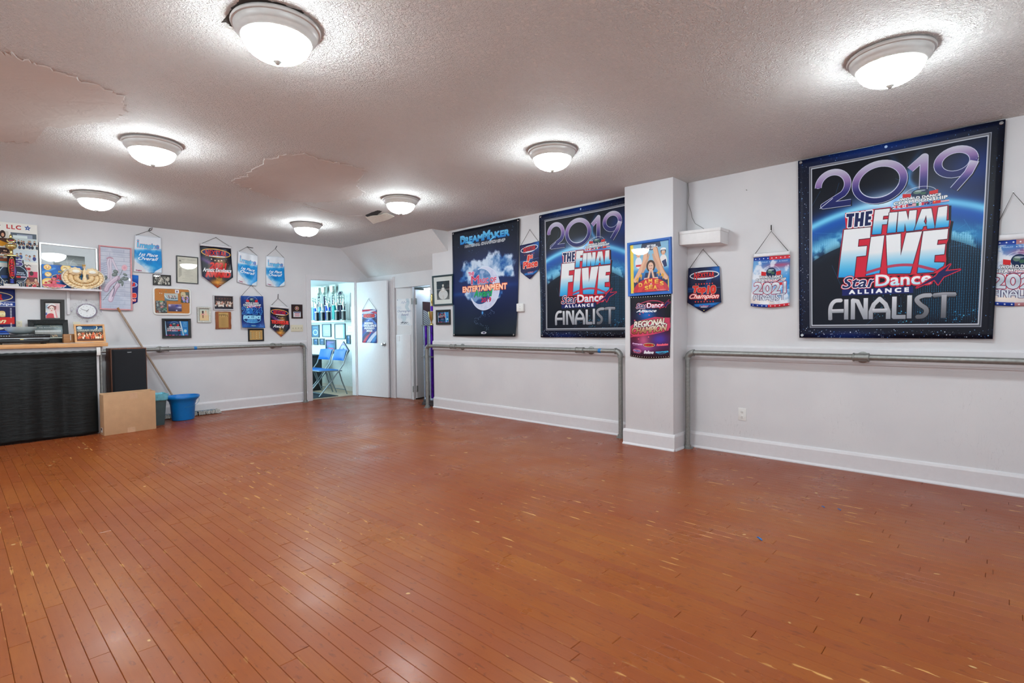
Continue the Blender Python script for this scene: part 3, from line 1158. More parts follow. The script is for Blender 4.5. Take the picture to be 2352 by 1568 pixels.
def art_2024():
    A = Art('print_excellence', 300, 430, (18, 44, 110))
    A.vgrad([(0, (22, 70, 150)), (.15, (20, 50, 120)), (.5, (16, 34, 92)), (.85, (18, 50, 124)), (1, (30, 96, 176))])
    A.specks(120, [(60, 140, 210), (30, 100, 180)], .012, (0, 0, 1, .09), 3)
    A.specks(160, [(60, 140, 210), (30, 100, 180)], .014, (0, .88, 1, 1), 4)
    world_dance(A, .49, .02, .78, 300 / 430, .05, 'rmgucah')
    A.text('StarDance', .33, .305, .30, .03, (236, 220, 240), bold=.004, out=[(.012, (140, 50, 120))])
    b = [(.012, (70, 160, 226))]
    A.text('2', .05, .36, .17, .20, (24, 60, 140), bold=.02, out=[(.034, (80, 170, 232))])
    A.ell(.36, .47, .15, .105, (40, 110, 190))
    A.cloudmix((120, 200, 240), .5, .6, 30, 9, (((A.field()[0] - .36) / .15) ** 2 + ((A.field()[1] - .47) / .105) ** 2 < 1).astype(np.float32), .8)
    A.text('24', .50, .36, .42, .20, (24, 60, 140), bold=.02, out=[(.034, (80, 170, 232))])
    A.ell(.47, .73, .38, .115, (120, 210, 240), ring=.022)
    A.text('EXCELLENCE', .08, .62, .78, .10, (170, 226, 248), bold=.012, sh=.2, out=[(.02, (90, 180, 230))])
    A.text('AWARD', .22, .745, .46, .085, (60, 130, 200), bold=.010, sh=.15, out=[(.018, (120, 200, 240))])
    A.ell(.5, .935, .12, .024, (150, 190, 200), a=.7)
    return A.mat(.4)


def art_dance_card(name, w=320, h=200, narrow=False):
    A = Art(name, w, h, (8, 20, 44))
    A.glow(.4, .05, .3, .2, (24, 110, 190), .8)
    A.rect(.66, 0, 1, 1, (26, 120, 190))
    A.poly([(.62, 0), (.67, 0), (.82, 1), (.76, 1)], (200, 222, 236))
    A.poly([(.0, 0), (.03, 0), (.08, 1), (.03, 1)], (170, 210, 236))
    A.glow(.4, .8, .3, .16, (24, 90, 130), .9)
    world_dance(A, .40, .05, .60 if not narrow else .66, w / h, .08)
    A.text('StarDance', .30, .64, .24, .05, (226, 226, 240), bold=.004, out=[(.01, (140, 50, 140))])
    for k, t in enumerate(('2021', '5TH', 'PLACE')):
        A.text(t, .78, .06 + k * .12, .16, .085, (150, 206, 236), bold=.002)
    A.ell(.86, .70, .085, .085 * w / h, (60, 170, 220))
    A.ell(.87, .68, .06, .06 * w / h, (190, 222, 232))
    for k in range(7):
        A.rect(.02 + k * .14, .94, .12 + k * .14, .98, [(200, 90, 160), (226, 60, 60), (236, 120, 170), (90, 120, 170), (170, 90, 190), (60, 170, 230), (226, 50, 60)][k])
    return A.mat(.35)


def crowd(A, x0, y0, x1, y1, rows, n, cloth, seed, skin=((226, 180, 150), (190, 130, 100), (240, 200, 176)), hair=((40, 26, 20), (90, 60, 36), (20, 16, 18)), k=1.0):
    """a group of small figures for a group photograph: shoulders, heads, hair"""
    r = np.random.RandomState(seed)
    asp = A.w / A.h
    for j in range(rows):
        for i in range(n):
            w = (x1 - x0) / n
            x = x0 + (i + .5 + .5 * (j % 2) + .25 * r.randn()) * w
            y = y0 + (j + .5) * (y1 - y0) / rows + .15 * r.randn() * (y1 - y0) / rows
            c = cloth[r.randint(len(cloth))]
            hw = w * .36 * k
            A.ell(x, y + hw * asp * 2.4, hw * 1.3, hw * asp * 1.9, c, n=14)
            A.ell(x, y - hw * asp * .15, hw * .85, hw * asp * .95, hair[r.randint(len(hair))], n=12)
            A.ell(x, y + hw * asp * .12, hw * .62, hw * asp * .78, skin[r.randint(len(skin))], n=12)
            if r.rand() < .5:
                A.stroke([(x - hw, y + hw * asp * 2), (x + hw * (r.rand() - .3), y + hw * asp * 3.6)], hw * .5, skin[r.randint(len(skin))])


def art_collage():
    A = Art('print_collage', 560, 420, (232, 230, 224))
    A.text('DANCE EXPERIENCE', .05, .028, .565, .062, (176, 40, 44), bold=.002, spacing=1.1)
    A.text('.', .64, .05, .008, .012, (90, 80, 70))
    A.text('LLC', .705, .035, .135, .062, (186, 44, 48), bold=.002, spacing=1.2)
    A.star(.905, .062, .034, (32, 74, 150), inner=.45, rot=.1)
    A.star(.905, .062, .012, (232, 230, 224))
    r = np.random.RandomState(2)

    def shot(x0, y0, x1, y1, bg, rows, n, cl, sd, sky=None, k=1.0):
        A.rect(x0, y0, x1, y1, bg)
        if sky:
            A.rect(x0, y0, x1, y0 + (y1 - y0) * .3, sky)
        crowd(A, x0 + .01, y0 + (y1 - y0) * .15, x1 - .01, y1 - (y1 - y0) * .25, rows, n, cl, sd, k=k)
    DK = ((24, 26, 44), (40, 52, 90), (20, 22, 30))
    shot(.0, .12, .2, .4, (150, 90, 70), 2, 4, ((200, 60, 60), (40, 40, 60)), 1)
    shot(.2, .14, .40, .42, (176, 190, 190), 2, 4, DK, 8)
    A.rect(.40, .14, .62, .34, (122, 130, 170))
    A.stroke([(.44, .30), (.50, .22), (.57, .18)], .02, (130, 44, 50))
    A.stroke([(.50, .22), (.47, .31)], .018, (110, 40, 46))
    A.ell(.49, .215, .018, .03, (50, 30, 30))
    A.rect(.62, .14, .72, .30, (206, 202, 190))
    A.ell(.665, .19, .028, .06, (46, 24, 20))
    A.ell(.666, .20, .014, .03, (206, 150, 120))
    A.rect(.62, .25, .72, .32, (70, 40, 30))
    A.rect(.74, .15, .99, .24, (84, 96, 108))
    A.rect(.80, .17, .95, .235, (150, 160, 180))
    A.rect(.76, .19, .9, .24, (214, 226, 226))
    shot(.73, .23, .99, .40, (190, 204, 206), 2, 8, DK, 3)
    A.poly([(.52, .30), (.60, .27), (.72, .33), (.66, .38), (.52, .36)], (226, 156, 40))
    shot(.60, .40, .76, .55, (70, 50, 50), 2, 4, ((40, 24, 26), (60, 30, 30)), 4)
    shot(.76, .41, .99, .60, (206, 218, 224), 1, 5, ((60, 90, 150), (190, 200, 210), (40, 50, 120), (90, 170, 160)), 5, k=.9)
    shot(.40, .36, .56, .62, (110, 90, 90), 2, 3, ((120, 50, 110), (30, 30, 40)), 6)
    shot(.44, .50, .70, .64, (206, 204, 196), 1, 7, DK, 7)
    A.poly([(.60, .58), (.70, .56), (.78, .61), (.6, .625)], (150, 80, 50))
    A.rect(.56, .615, .76, .63, (80, 190, 210))
    A.rect(.72, .64, .99, .76, (214, 208, 204))
    for k in range(5):
        x = .765 + k * .035
        A.ell(x, .675, .018, .03, (236, 222, 216))
        A.rect(x - .016, .69, x + .016, .73, (190, 40, 50))
        A.stroke([(x - .02, .67), (x, .645), (x + .02, .665)], .007, (40, 26, 24))
    shot(.72, .75, .88, .87, (50, 34, 34), 1, 3, ((236, 226, 226), (150, 50, 60)), 12)
    A.rect(.90, .75, .99, .86, (206, 60, 96))
    A.ell(.93, .78, .02, .035, (50, 30, 26))
    shot(.75, .84, .99, .95, (120, 60, 60), 1, 3, ((190, 110, 140), (176, 70, 80)), 13, k=.9)
    shot(.66, .91, .99, .99, (190, 140, 110), 2, 10, ((226, 222, 216), (190, 50, 60), (40, 40, 40)), 14)
    shot(.0, .42, .38, .68, (130, 110, 110), 2, 8, DK, 15)
    shot(.0, .70, .36, .99, (90, 70, 80), 2, 8, ((200, 60, 70), (230, 230, 230)), 16)
    A.rect(.38, .66, .56, .80, (150, 120, 110))
    A.ell(.46, .73, .06, .05, (214, 200, 190))
    return A.mat(.4)


def art_emoji():
    A = Art('print_smiley_board', 400, 290, (24, 104, 190))
    A.cloudmix((60, 150, 220), .5, .7, 60, 3)
    A.glow(.6, .1, .2, .2, (12, 50, 130), .8)
    A.poly([(0, .3), (.3, .12), (.36, .16), (.0, .42)], (120, 180, 230), .6)
    for x, y, r, k in ((.14, .12, .085, 0), (.60, .13, .13, 1), (.15, .42, .075, 1), (.55, .42, .08, 0), (.16, .80, .18, 0), (.88, .3, .1, 1), (.82, .85, .14, 0)):
        A.ell(x, y, r, r * 1.2, (240, 206, 120), out=[(.012, (226, 160, 60))])
        A.ell(x, y - r * .3, r * .7, r * .55, (246, 226, 176), a=.8)
        if k == 0:
            for sx in (-.4, .4):
                A.ell(x + sx * r, y - r * .15, r * .2, r * .22, (206, 50, 56))
            A.stroke([(x - r * .4, y + r * .45), (x, y + r * .7), (x + r * .4, y + r * .45)], r * .16, (160, 90, 40), curve=True)
        else:
            A.stroke([(x - r * .5, y + r * .25), (x, y + r * .7), (x + r * .5, y + r * .25)], r * .3, (250, 240, 226), curve=True)
            A.stroke([(x - r * .5, y - r * .2), (x - r * .2, y - r * .4), (x + r * .1, y - r * .15)], r * .14, (160, 110, 50))
    A.text("PEOPLE'S CHOICE", .40, .245, .58, .085, (240, 206, 60), bold=.006, sh=.12, out=[(.014, (20, 40, 90))])
    A.ell(.60, .52, .36, .13, (230, 206, 130), ring=.018)
    A.ell(.60, .52, .35, .12, (16, 40, 100))
    A.text('NEXSTAR', .36, .41, .52, .21, (214, 50, 80), bold=.012, sh=.12, out=[(.016, (90, 20, 50))])
    A.rect(.62, .62, 1, .80, (60, 50, 70))
    return A.mat(.4)


def art_tall_photo():
    """tonal study behind the shelf things: pale feathery form on grey"""
    A = Art('print_grey_photo', 240, 210, (120, 128, 128))
    A.vgrad([(0, (70, 78, 78)), (.15, (110, 118, 118)), (.3, (150, 158, 158)), (.5, (110, 118, 118)), (1, (96, 104, 104))])
    for k in range(9):
        y = .18 + k * .09
        A.stroke([(0, y), (.4, y + .03), (1, y + .06)], .02, (180, 188, 188), .35, curve=True)
    for k in range(26):
        t = -1.15 + 2.3 * k / 25
        A.stroke([(.48, .95), (.48 + .15 * math.sin(t), .5), (.48 + .3 * math.sin(t), .5 - .26 * math.cos(t))], .02, (214, 220, 220), .4, curve=True)
    A.stroke([(.45, .4), (.42, .22), (.45, .1)], .006, (226, 230, 230), curve=True)
    A.stroke([(.52, .4), (.58, .22), (.66, .16)], .006, (226, 230, 230), curve=True)
    return A.mat(.4)


def art_slippers():
    A = Art('print_slippers', 360, 840, (206, 210, 224))
    A.cloudmix((190, 196, 214), .45, .6, 80, 4)
    r = np.random.RandomState(3)
    n = 14
    for j in range(n):
        y = j / n
        A.rect(0, y, 1, y + .008, (168, 176, 198))
        off = .3 if j % 2 else .78
        A.rect(off, y, off + .018, y + 1 / n, (172, 180, 202))
        A.rect(0, y + .01, 1, y + .02, (220, 224, 234), .6)
    A.glow(.5, 1, .6, .2, (150, 162, 190), .5)
    for k in range(9):
        y = .26 + k * .035
        A.stroke([(.02, y + .03), (.2, y - .01)], .03, (168, 172, 200), .8)
    P, PD = (216, 196, 216), (176, 150, 176)
    for pts in ([(.28, .18), (.24, .26), (.27, .36), (.26, .50)], [(.34, .17), (.33, .3), (.34, .45), (.33, .54)], [(.38, .18), (.44, .25), (.52, .33), (.58, .4)]):
        A.stroke(pts, .075, PD, curve=True)
        A.stroke(pts, .055, (222, 214, 228), curve=True)
    A.stroke([(.22, .185), (.3, .165), (.4, .175)], .05, (190, 150, 170), curve=True)
    for pts in ([(.56, .49), (.40, .55), (.24, .63), (.17, .70)], [(.56, .61), (.48, .66), (.38, .76), (.31, .86)]):
        A.stroke(pts, .17, PD, curve=True)
        A.stroke([(a - .01, b - .006) for a, b in pts], .13, P, curve=True)
        A.stroke([(a - .03, b - .012) for a, b in pts], .04, (234, 222, 236), .8, curve=True)
    A.stroke([(.42, .63), (.44, .70), (.38, .80)], .03, (84, 84, 110), .7, curve=True)
    A.stroke([(.75, .33), (.66, .43), (.60, .47), (.45, .63), (.06, .87)], .012, (60, 66, 66), curve=True)
    for cx, cy, rx, ry, t in ((.50, .39, .09, .03, .3), (.46, .44, .10, .03, -.3), (.16, .50, .06, .035, .2), (.72, .50, .05, .055, .8), (.83, .50, .11, .028, -.35), (.64, .55, .08, .03, .1), (.72, .58, .04, .045, .1), (.82, .43, .08, .02, .5)):
        A.ell(cx, cy, rx, ry, (108, 120, 120), rot=t)
        A.ell(cx - .01, cy - .006, rx * .6, ry * .5, (136, 148, 146), rot=t)
    for q, c in ((.10, (226, 176, 190)), (.075, (236, 196, 206)), (.05, (220, 150, 170)), (.03, (236, 190, 200)), (.014, (206, 120, 146))):
        A.ell(.80, .315, q, q * .5, c, rot=.3)
    return A.mat(.35)


def art_portrait():
    A = Art('print_portrait', 200, 200, (232, 228, 224))
    A.glow(.75, .3, .3, .3, (226, 170, 170), .9)
    A.glow(.15, .25, .2, .15, (90, 130, 160), .7)
    A.ell(.45, .28, .30, .13, (120, 70, 60), rot=-.1)
    A.ell(.48, .33, .26, .20, (150, 70, 60))
    A.ell(.43, .40, .17, .21, (240, 214, 202))
    A.stroke([(.18, .26), (.4, .08), (.66, .16)], .10, (236, 234, 232), curve=True)
    A.stroke([(.16, .30), (.42, .16), (.68, .22)], .05, (120, 40, 40), curve=True)
    for x in (.35, .50):
        A.ell(x, .37, .04, .018, (70, 40, 40))
    A.ell(.43, .50, .055, .022, (196, 30, 44))
    A.poly([(.36, .55), (.52, .55), (.56, .72), (.34, .72)], (240, 214, 202))
    A.ell(.36, .92, .32, .24, (206, 30, 46))
    A.poly([(.60, .45), (.70, .45), (.86, .98), (.66, .98)], (226, 150, 150))
    A.poly([(.52, .52), (.64, .48), (.72, .98), (.60, .98)], (244, 226, 220))
    A.rect(0, .64, .12, .8, (90, 90, 170))
    return A.mat(.4)


def art_chorus():
    A = Art('print_chorus_line', 300, 210, (60, 74, 76))
    A.vgrad([(0, (70, 84, 86)), (.3, (84, 98, 100)), (.6, (110, 120, 120)), (1, (50, 60, 62))])
    A.glow(.9, .4, .2, .3, (170, 190, 196), .8)
    A.text('THE ROCKETTES', .16, .20, .62, .08, (226, 230, 230), bold=.002, spacing=1.25)
    for x, y in ((.1, .09), (.55, .11), (.68, .12), (.82, .2)):
        A.stroke([(x, y + .04), (x + .03, y), (x + .05, y + .05), (x + .09, y + .01), (x + .12, y + .04), (x + .17, y + .01)], .008, (206, 200, 160), curve=True)
    for k in range(22):
        x = .04 + k * .042
        A.ell(x, .43, .011, .018, (226, 220, 214))
        A.rect(x - .013, .45, x + .013, .55, (236, 238, 238))
        A.stroke([(x, .55), (x + .004, .70)], .012, (206, 200, 192))
        A.stroke([(x, .55), (x + .03, .66)], .010, (176, 172, 166))
    crowd(A, .02, .72, .8, .86, 2, 16, ((206, 196, 150), (60, 60, 56), (150, 140, 110)), 8)
    A.rect(0, .95, 1, 1, (226, 230, 216))
    return A.mat(.3)


def art_stage_photo():
    A = Art('print_stage_group', 320, 190, (30, 20, 18))
    A.vgrad([(0, (14, 40, 70)), (.15, (20, 84, 130)), (.3, (90, 110, 120)), (.45, (60, 40, 30)), (.7, (110, 60, 36)), (1, (90, 50, 30))])
    A.ell(.13, .13, .10, .10, (190, 206, 210))
    A.ell(.93, .2, .07, .07, (150, 176, 186))
    A.ell(.73, .12, .075, .13, (236, 232, 206))
    A.ell(.70, .09, .07, .12, (20, 80, 126))
    A.text('DREAM MAKER', .06, .24, .9, .12, (170, 176, 166), bold=.008, out=[(.012, (60, 64, 60))])
    crowd(A, .05, .40, .97, .74, 3, 15, ((226, 90, 40), (236, 220, 190), (30, 20, 20), (206, 60, 30), (240, 236, 220)), 4, skin=((240, 180, 130), (226, 150, 100)), k=1.15)
    A.rect(.0, .86, 1, 1, (104, 60, 38))
    return A.mat(.35)


def art_clock():
    A = Art('print_clock_face', 220, 200, (232, 234, 236))
    A.ell(.5, .5, .47, .47, (214, 218, 222), ring=.012)
    for k in range(12):
        t = 2 * PI * k / 12
        x, y = .5 + .40 * math.sin(t), .5 - .40 * math.cos(t)
        n = str(12 if k == 0 else k)
        w = .034 * len(n) - .022 * n.count('1')
        A.text(n, x - w / 2, y - .035, w, .07, (90, 92, 98))
    A.rect(.46, .62, .54, .635, (150, 150, 154))
    return A.mat(.25)


def art_doc(name, title, w=220, h=280, bg=(214, 212, 196), ink=(120, 118, 104), figure=True):
    A = Art(name, w, h, bg)
    A.cloudmix(tuple(int(c * .96) for c in bg), .4, .6, 60, 5)
    A.text(title, .08, .085, .84, .035, ink, spacing=1.15)
    r = np.random.RandomState(1)
    for k in range(24):
        y = .17 + k * .033
        x0 = .30 if figure and y < .75 else .12
        l = .2 + .4 * r.rand()
        c = x0 + (.9 - x0) / 2
        A.rect(max(x0, c - l / 2), y, min(.92, c + l / 2), y + .008, ink, .45)
    if figure:
        A.ell(.14, .16, .06, .03, (110, 106, 96), a=.8)
        A.stroke([(.12, .24), (.1, .32), (.16, .40)], .012, ink, .7, curve=True)
        A.poly([(.08, .45), (.20, .42), (.22, .72), (.10, .82), (.06, .8)], (176, 174, 160), .9)
    return A.mat(.3)


def art_bw_crowd():
    A = Art('print_bw_group', 240, 150, (60, 60, 56))
    g = ((210, 208, 196), (60, 58, 54), (30, 30, 28), (150, 148, 138))
    crowd(A, .04, .06, .96, .82, 4, 9, g, 3, skin=((214, 210, 196), (190, 186, 172)), hair=((30, 30, 28), (70, 68, 62)), k=1.1)
    A.glow(0, .5, .1, 1, (70, 70, 66), .6)
    return A.mat(.3)


def art_group():
    A = Art('print_dark_group', 260, 180, (36, 30, 34))
    A.glow(.5, .2, .5, .15, (70, 50, 50), .8)
    for k in range(6):
        A.glow(.12 + .15 * k, .18, .03, .05, (140, 84, 60), .8)
    crowd(A, .06, .34, .96, .68, 3, 13, ((226, 222, 216), (206, 140, 120), (40, 30, 34), (236, 232, 226)), 9, k=1.2)
    A.rect(0, .86, 1, 1, (38, 30, 42))
    return A.mat(.35)


def art_snap(i):
    A = Art('print_snapshot', 160, 110, (150, 160, 160))
    if i == 0:
        A.vgrad([(0, (176, 180, 170)), (.5, (150, 166, 170)), (1, (60, 96, 110))])
        crowd(A, .2, .2, .85, .6, 2, 7, ((170, 150, 150), (60, 70, 80), (206, 200, 196)), 3)
        A.stroke([(.02, .3), (.2, .7), (.6, .85), (.98, .8)], .05, (226, 236, 238), .8, curve=True)
    elif i == 1:
        A = Art('print_snapshot', 110, 130, (60, 66, 50))
        A.ell(.3, .25, .3, .3, (196, 180, 140))
        crowd(A, .08, .25, .95, .75, 2, 3, ((236, 200, 206), (150, 130, 200), (20, 24, 26), (90, 170, 160)), 4)
        A.rect(.2, .86, .5, .95, (40, 110, 170))
    elif i == 2:
        A = Art('print_snapshot', 130, 140, (60, 66, 70))
        for k, (x, y, c) in enumerate(((.5, .2, (226, 120, 90)), (.55, .5, (230, 120, 110)), (.8, .7, (40, 150, 90)), (.2, .4, (110, 130, 130)), (.3, .7, (120, 140, 130)), (.15, .9, (150, 60, 40)), (.5, .05, (60, 170, 80)), (.7, .9, (40, 60, 60)))):
            A.glow(x, y, .14, .09, c, .9)
        A.cloudmix((190, 200, 196), .55, .7, 20, 4, None, .6)
    elif i == 3:
        A.vgrad([(0, (130, 110, 150)), (.35, (70, 56, 110)), (1, (36, 26, 70))])
        A.ell(.65, .25, .13, .16, (40, 40, 130))
        A.glow(.1, .2, .1, .15, (226, 222, 236), .8)
        A.glow(.85, .45, .2, .12, (200, 196, 230), .9)
        A.glow(.62, .88, .06, .1, (226, 230, 246), 1)
    else:
        A = Art('print_snapshot', 60, 60, (226, 226, 232))
        A.ell(.5, .5, .2, .28, (90, 80, 120))
        A.ell(.5, .28, .1, .1, (206, 160, 150))
    return A.mat(.2)


def art_dancers():
    A = Art('print_two_dancers', 140, 180, (226, 206, 160))
    A.vgrad([(0, (196, 206, 196)), (.5, (222, 210, 176)), (.55, (226, 196, 150)), (1, (230, 200, 150))])
    A.ell(.36, .23, .10, .07, (60, 40, 40))
    A.rect(.28, .28, .44, .42, (60, 40, 50))
    A.ell(.38, .46, .24, .06, (226, 160, 150))
    A.rect(.30, .52, .36, .78, (110, 50, 50))
    A.rect(.39, .52, .44, .78, (110, 50, 50))
    A.ell(.68, .20, .08, .06, (230, 180, 140))
    A.poly([(.60, .25), (.76, .25), (.84, .55), (.52, .55)], (236, 196, 170))
    A.stroke([(.44, .30), (.62, .28)], .03, (226, 180, 150))
    A.stroke([(.62, .55), (.58, .78)], .04, (230, 186, 150))
    A.stroke([(.72, .55), (.76, .76)], .04, (230, 186, 150))
    return A.mat(.35)


def art_playbill():
    A = Art('print_brown_programme', 140, 210, (176, 140, 84))
    A.rect(0, .04, 1, .28, (206, 172, 110), .6)
    A.text('PIPPIN', .04, .10, .90, .16, (60, 44, 30), bold=.004, warp=lambda x, y: (x, y + .04 * np.abs(x - .5)))
    for k in range(17):
        A.rect(.24, .36 + k * .034, .76 - .1 * (k % 3), .368 + k * .034, (120, 90, 56), .7)
    A.rect(.1, .3, .115, .97, (130, 98, 60), .7)
    return A.mat(.45)


def art_gold():
    A = Art('print_gold_plate', 220, 180, (196, 156, 96))
    A.rect(.2, .07, .8, .10, (120, 88, 50), .8)
    for i in range(4):
        for j in range(7):
            x, y = .07 + i * .23, .2 + j * .105
            A.rect(x, y - .025, x + .05, y + .03, [(40, 150, 160), (40, 150, 160), (210, 206, 180), (206, 140, 40)][(i * 3 + j * j) % 4])
            A.rect(x + .07, y - .01, x + .17, y + .012, (120, 88, 50))
    return A.mat(.3)


def art_medal():
    A = Art('print_medal_plaque', 130, 160, (50, 34, 36))
    A.ell(.50, .27, .19, .15, (226, 206, 160))
    A.ell(.50, .27, .15, .12, (120, 40, 50))
    A.text('1', .46, .2, .07, .12, (226, 226, 230), bold=.01)
    A.rect(.15, .52, .86, .92, (214, 220, 226))
    A.rect(.2, .545, .82, .60, (60, 56, 110))
    for k in range(4):
        A.rect(.3 - .05 * (k % 2), .64 + k * .065, .75, .67 + k * .065, (196, 60, 74), .85)
    return A.mat(.35)


def art_ballerina():
    """generic monochrome: a seated dancer in a full white skirt against a dark wall"""
    A = Art('print_seated_dancer', 180, 200, (44, 54, 60))
    A.vgrad([(0, (46, 58, 64)), (.6, (50, 58, 62)), (.82, (84, 90, 92)), (1, (110, 114, 116))])
    A.rect(0, .44, 1, .46, (190, 194, 194))
    A.ell(.50, .72, .36, .26, (206, 210, 210))
    for k in range(17):
        t = -1.25 + 2.5 * k / 16
        A.stroke([(.5, .52), (.5 + .36 * math.sin(t), .62 + .30 * math.cos(t))], .010, (236, 238, 236) if k % 2 else (160, 166, 168), .7)
    A.poly([(.41, .36), (.59, .36), (.56, .54), (.44, .54)], (220, 222, 220))
    A.stroke([(.42, .37), (.36, .5), (.46, .58)], .035, (206, 200, 192), curve=True)
    A.stroke([(.58, .37), (.64, .5), (.54, .58)], .035, (206, 200, 192), curve=True)
    A.ell(.5, .29, .045, .06, (206, 198, 188))
    A.ell(.5, .23, .065, .05, (226, 224, 214))
    A.stroke([(.46, .78), (.49, .95)], .03, (200, 196, 188))
    A.stroke([(.54, .78), (.52, .95)], .03, (190, 186, 180))
    return A.mat(.35)


def art_sailor():
    """plain summer-show poster: dark skirt and striding legs, three figures, red sunburst (generic figures)"""
    A = Art('print_show_poster', 300, 400, (120, 176, 210))
    A.vgrad([(0, (130, 180, 210)), (.5, (140, 190, 216)), (.56, (60, 140, 200)), (.72, (30, 80, 150)), (.75, (30, 44, 90)), (1, (36, 40, 80))])
    A.rect(0, 0, .085, 1, (236, 206, 70))
    A.rect(.965, .72, 1, 1, (236, 206, 70))
    SK, SD = (222, 176, 146), (176, 120, 92)

    def figure(x, y, k, hair, top):
        A.ell(x, y + .155 * k, .085 * k, .11 * k, top)
        A.ell(x, y - .012 * k, .062 * k, .062 * k, hair)
        A.ell(x, y + .005 * k, .045 * k, .05 * k, SK)
        A.stroke([(x - .018 * k, y + .025 * k), (x + .018 * k, y + .025 * k)], .008 * k, (190, 60, 60))
    figure(.22, .22, 1.05, (206, 160, 90), (226, 226, 232))
    A.rect(.15, .42, .29, .46, (206, 60, 66))
    figure(.86, .22, 1.05, (60, 44, 40), (230, 224, 222))
    A.ell(.86, .165, .07, .035, (236, 236, 236))
    A.rect(.80, .175, .92, .19, (36, 40, 60))
    A.poly([(.82, .40), (.92, .36), (.95, .5), (.88, .52)], (40, 56, 100))
    A.poly([(.32, .0), (.78, .0), (.81, .10), (.72, .11), (.66, .145), (.56, .155), (.42, .13), (.38, .09), (.29, .085)], (52, 62, 86))
    A.text('GET YOUR', .45, .045, .22, .032, WHITE, bold=.004, sh=.1)
    A.text('SEA LEGS!', .41, .085, .31, .045, WHITE, bold=.007, sh=.1)
    for pts in ([(.43, .14), (.38, .38), (.30, .50), (.22, .62), (.13, .74)], [(.66, .14), (.72, .36), (.78, .50), (.84, .62), (.93, .73)]):
        A.stroke(pts, .12, SD, curve=True)
        A.stroke([(a - .008, b) for a, b in pts], .10, SK, curve=True)
    for k in range(3):
        A.stroke([(.50 - .03 * k, .24 + .05 * k), (.42 - .03 * k, .45), (.34 - .01 * k, .58)], .04, (206, 156, 128), .85, curve=True)
        A.stroke([(.60 + .03 * k, .24 + .05 * k), (.66 + .03 * k, .45), (.74 + .01 * k, .58)], .04, (206, 156, 128), .85, curve=True)
    for x, y in ((.17, .70), (.26, .64), (.82, .66), (.72, .60)):
        A.poly([(x - .05, y + .04), (x + .02, y - .03), (x + .05, y), (x + .03, y + .09), (x + .015, y + .09), (x + .01, y + .03)], (220, 160, 50))
    A.ell(.54, .47, .115, .12, (74, 54, 46))
    A.ell(.54, .48, .07, .085, (228, 188, 164))
    for x in (.515, .565):
        A.ell(x, .465, .012, .008, (60, 44, 40))
    A.stroke([(.51, .515), (.54, .528), (.57, .515)], .012, (190, 60, 66), curve=True)
    A.poly([(.40, .60), (.68, .60), (.70, .76), (.36, .76)], (40, 50, 84))
    A.stroke([(.38, .72), (.47, .72), (.52, .565)], .05, (222, 180, 156))
    A.stroke([(.70, .72), (.61, .72), (.57, .565)], .05, (222, 180, 156))
    t = np.linspace(PI, 2 * PI, 30)
    for k, c in enumerate(((196, 40, 54), (216, 56, 62), (196, 40, 54), (216, 56, 62))):
        rx, ry = .46 - .11 * k, .27 - .075 * k
        A.poly([(.53 + rx * math.cos(a), .985 + ry * math.sin(a)) for a in t], c)
    Y1 = [(0, (246, 214, 90)), (1, (226, 140, 40))]
    o = [(.012, (110, 24, 30))]
    for ch, x, y, rt_ in (('D', .22, .80, 0), ('A', .36, .755, 0), ('M', .48, .735, 0), ('E', .64, .755, 0), ('S', .77, .80, 0)):
        A.text(ch, x, y, .085, .075, Y1, bold=.01, out=o)
    A.text('AT', .52, .822, .04, .018, WHITE, bold=.003)
    for ch, x, y in (('S', .38, .87), ('E', .49, .855), ('A', .60, .87)):
        A.text(ch, x, y, .085, .075, Y1, bold=.01, out=o)
    A.text('THE MUSICAL', .68, .955, .24, .016, (240, 226, 220))
    return A.mat(.3)


def art_choreo():
    A = Art('print_hand_notice', 200, 300, (226, 228, 232))
    A.cloudmix((214, 218, 226), .45, .6, 50, 3)
    A.stroke([(.68, .03), (.72, .15), (.62, .3), (.7, .4)], .18, (176, 196, 206), .7, curve=True)
    A.stroke([(.35, .68), (.5, .7), (.45, .8)], .2, (176, 196, 206), .6, curve=True)
    A.stroke([(.3, .17), (.38, .1), (.42, .18), (.5, .1), (.56, .16), (.7, .09), (.76, .14)], .014, (130, 146, 180), curve=True)
    A.text('Choreography', .06, .42, .9, .10, (84, 96, 140), bold=.002, sh=.2)
    A.text('Award', .28, .545, .45, .09, (84, 96, 140), bold=.002, sh=.2)
    A.stroke([(.24, .9), (.38, .86), (.3, .92), (.46, .87), (.44, .93), (.58, .87), (.56, .92), (.7, .88)], .024, (40, 44, 60), curve=True)
    A.rect(.2, .945, .75, .952, (90, 94, 104))
    for x in (.06, .95):
        A.ell(x, .035, .02, .014, (60, 60, 64))
    return A.mat(.4)


def art_hall_sign():
    A = Art('print_hall_sign', 120, 260, (214, 214, 220))
    X, Y = A.field()
    for k in range(26):
        y = .30 + k * .05
        A.stroke([(0, y - .14), (.5, y - .05), (1, y + .12)], .02, (60, 62, 70), curve=True)
    A.poly([(0, 0), (1, 0), (1, .30), (.6, .24), (0, .19)], (86, 62, 66))
    A.rect(0, .62, 1, 1, (206, 208, 216))
    return A.mat(.4)


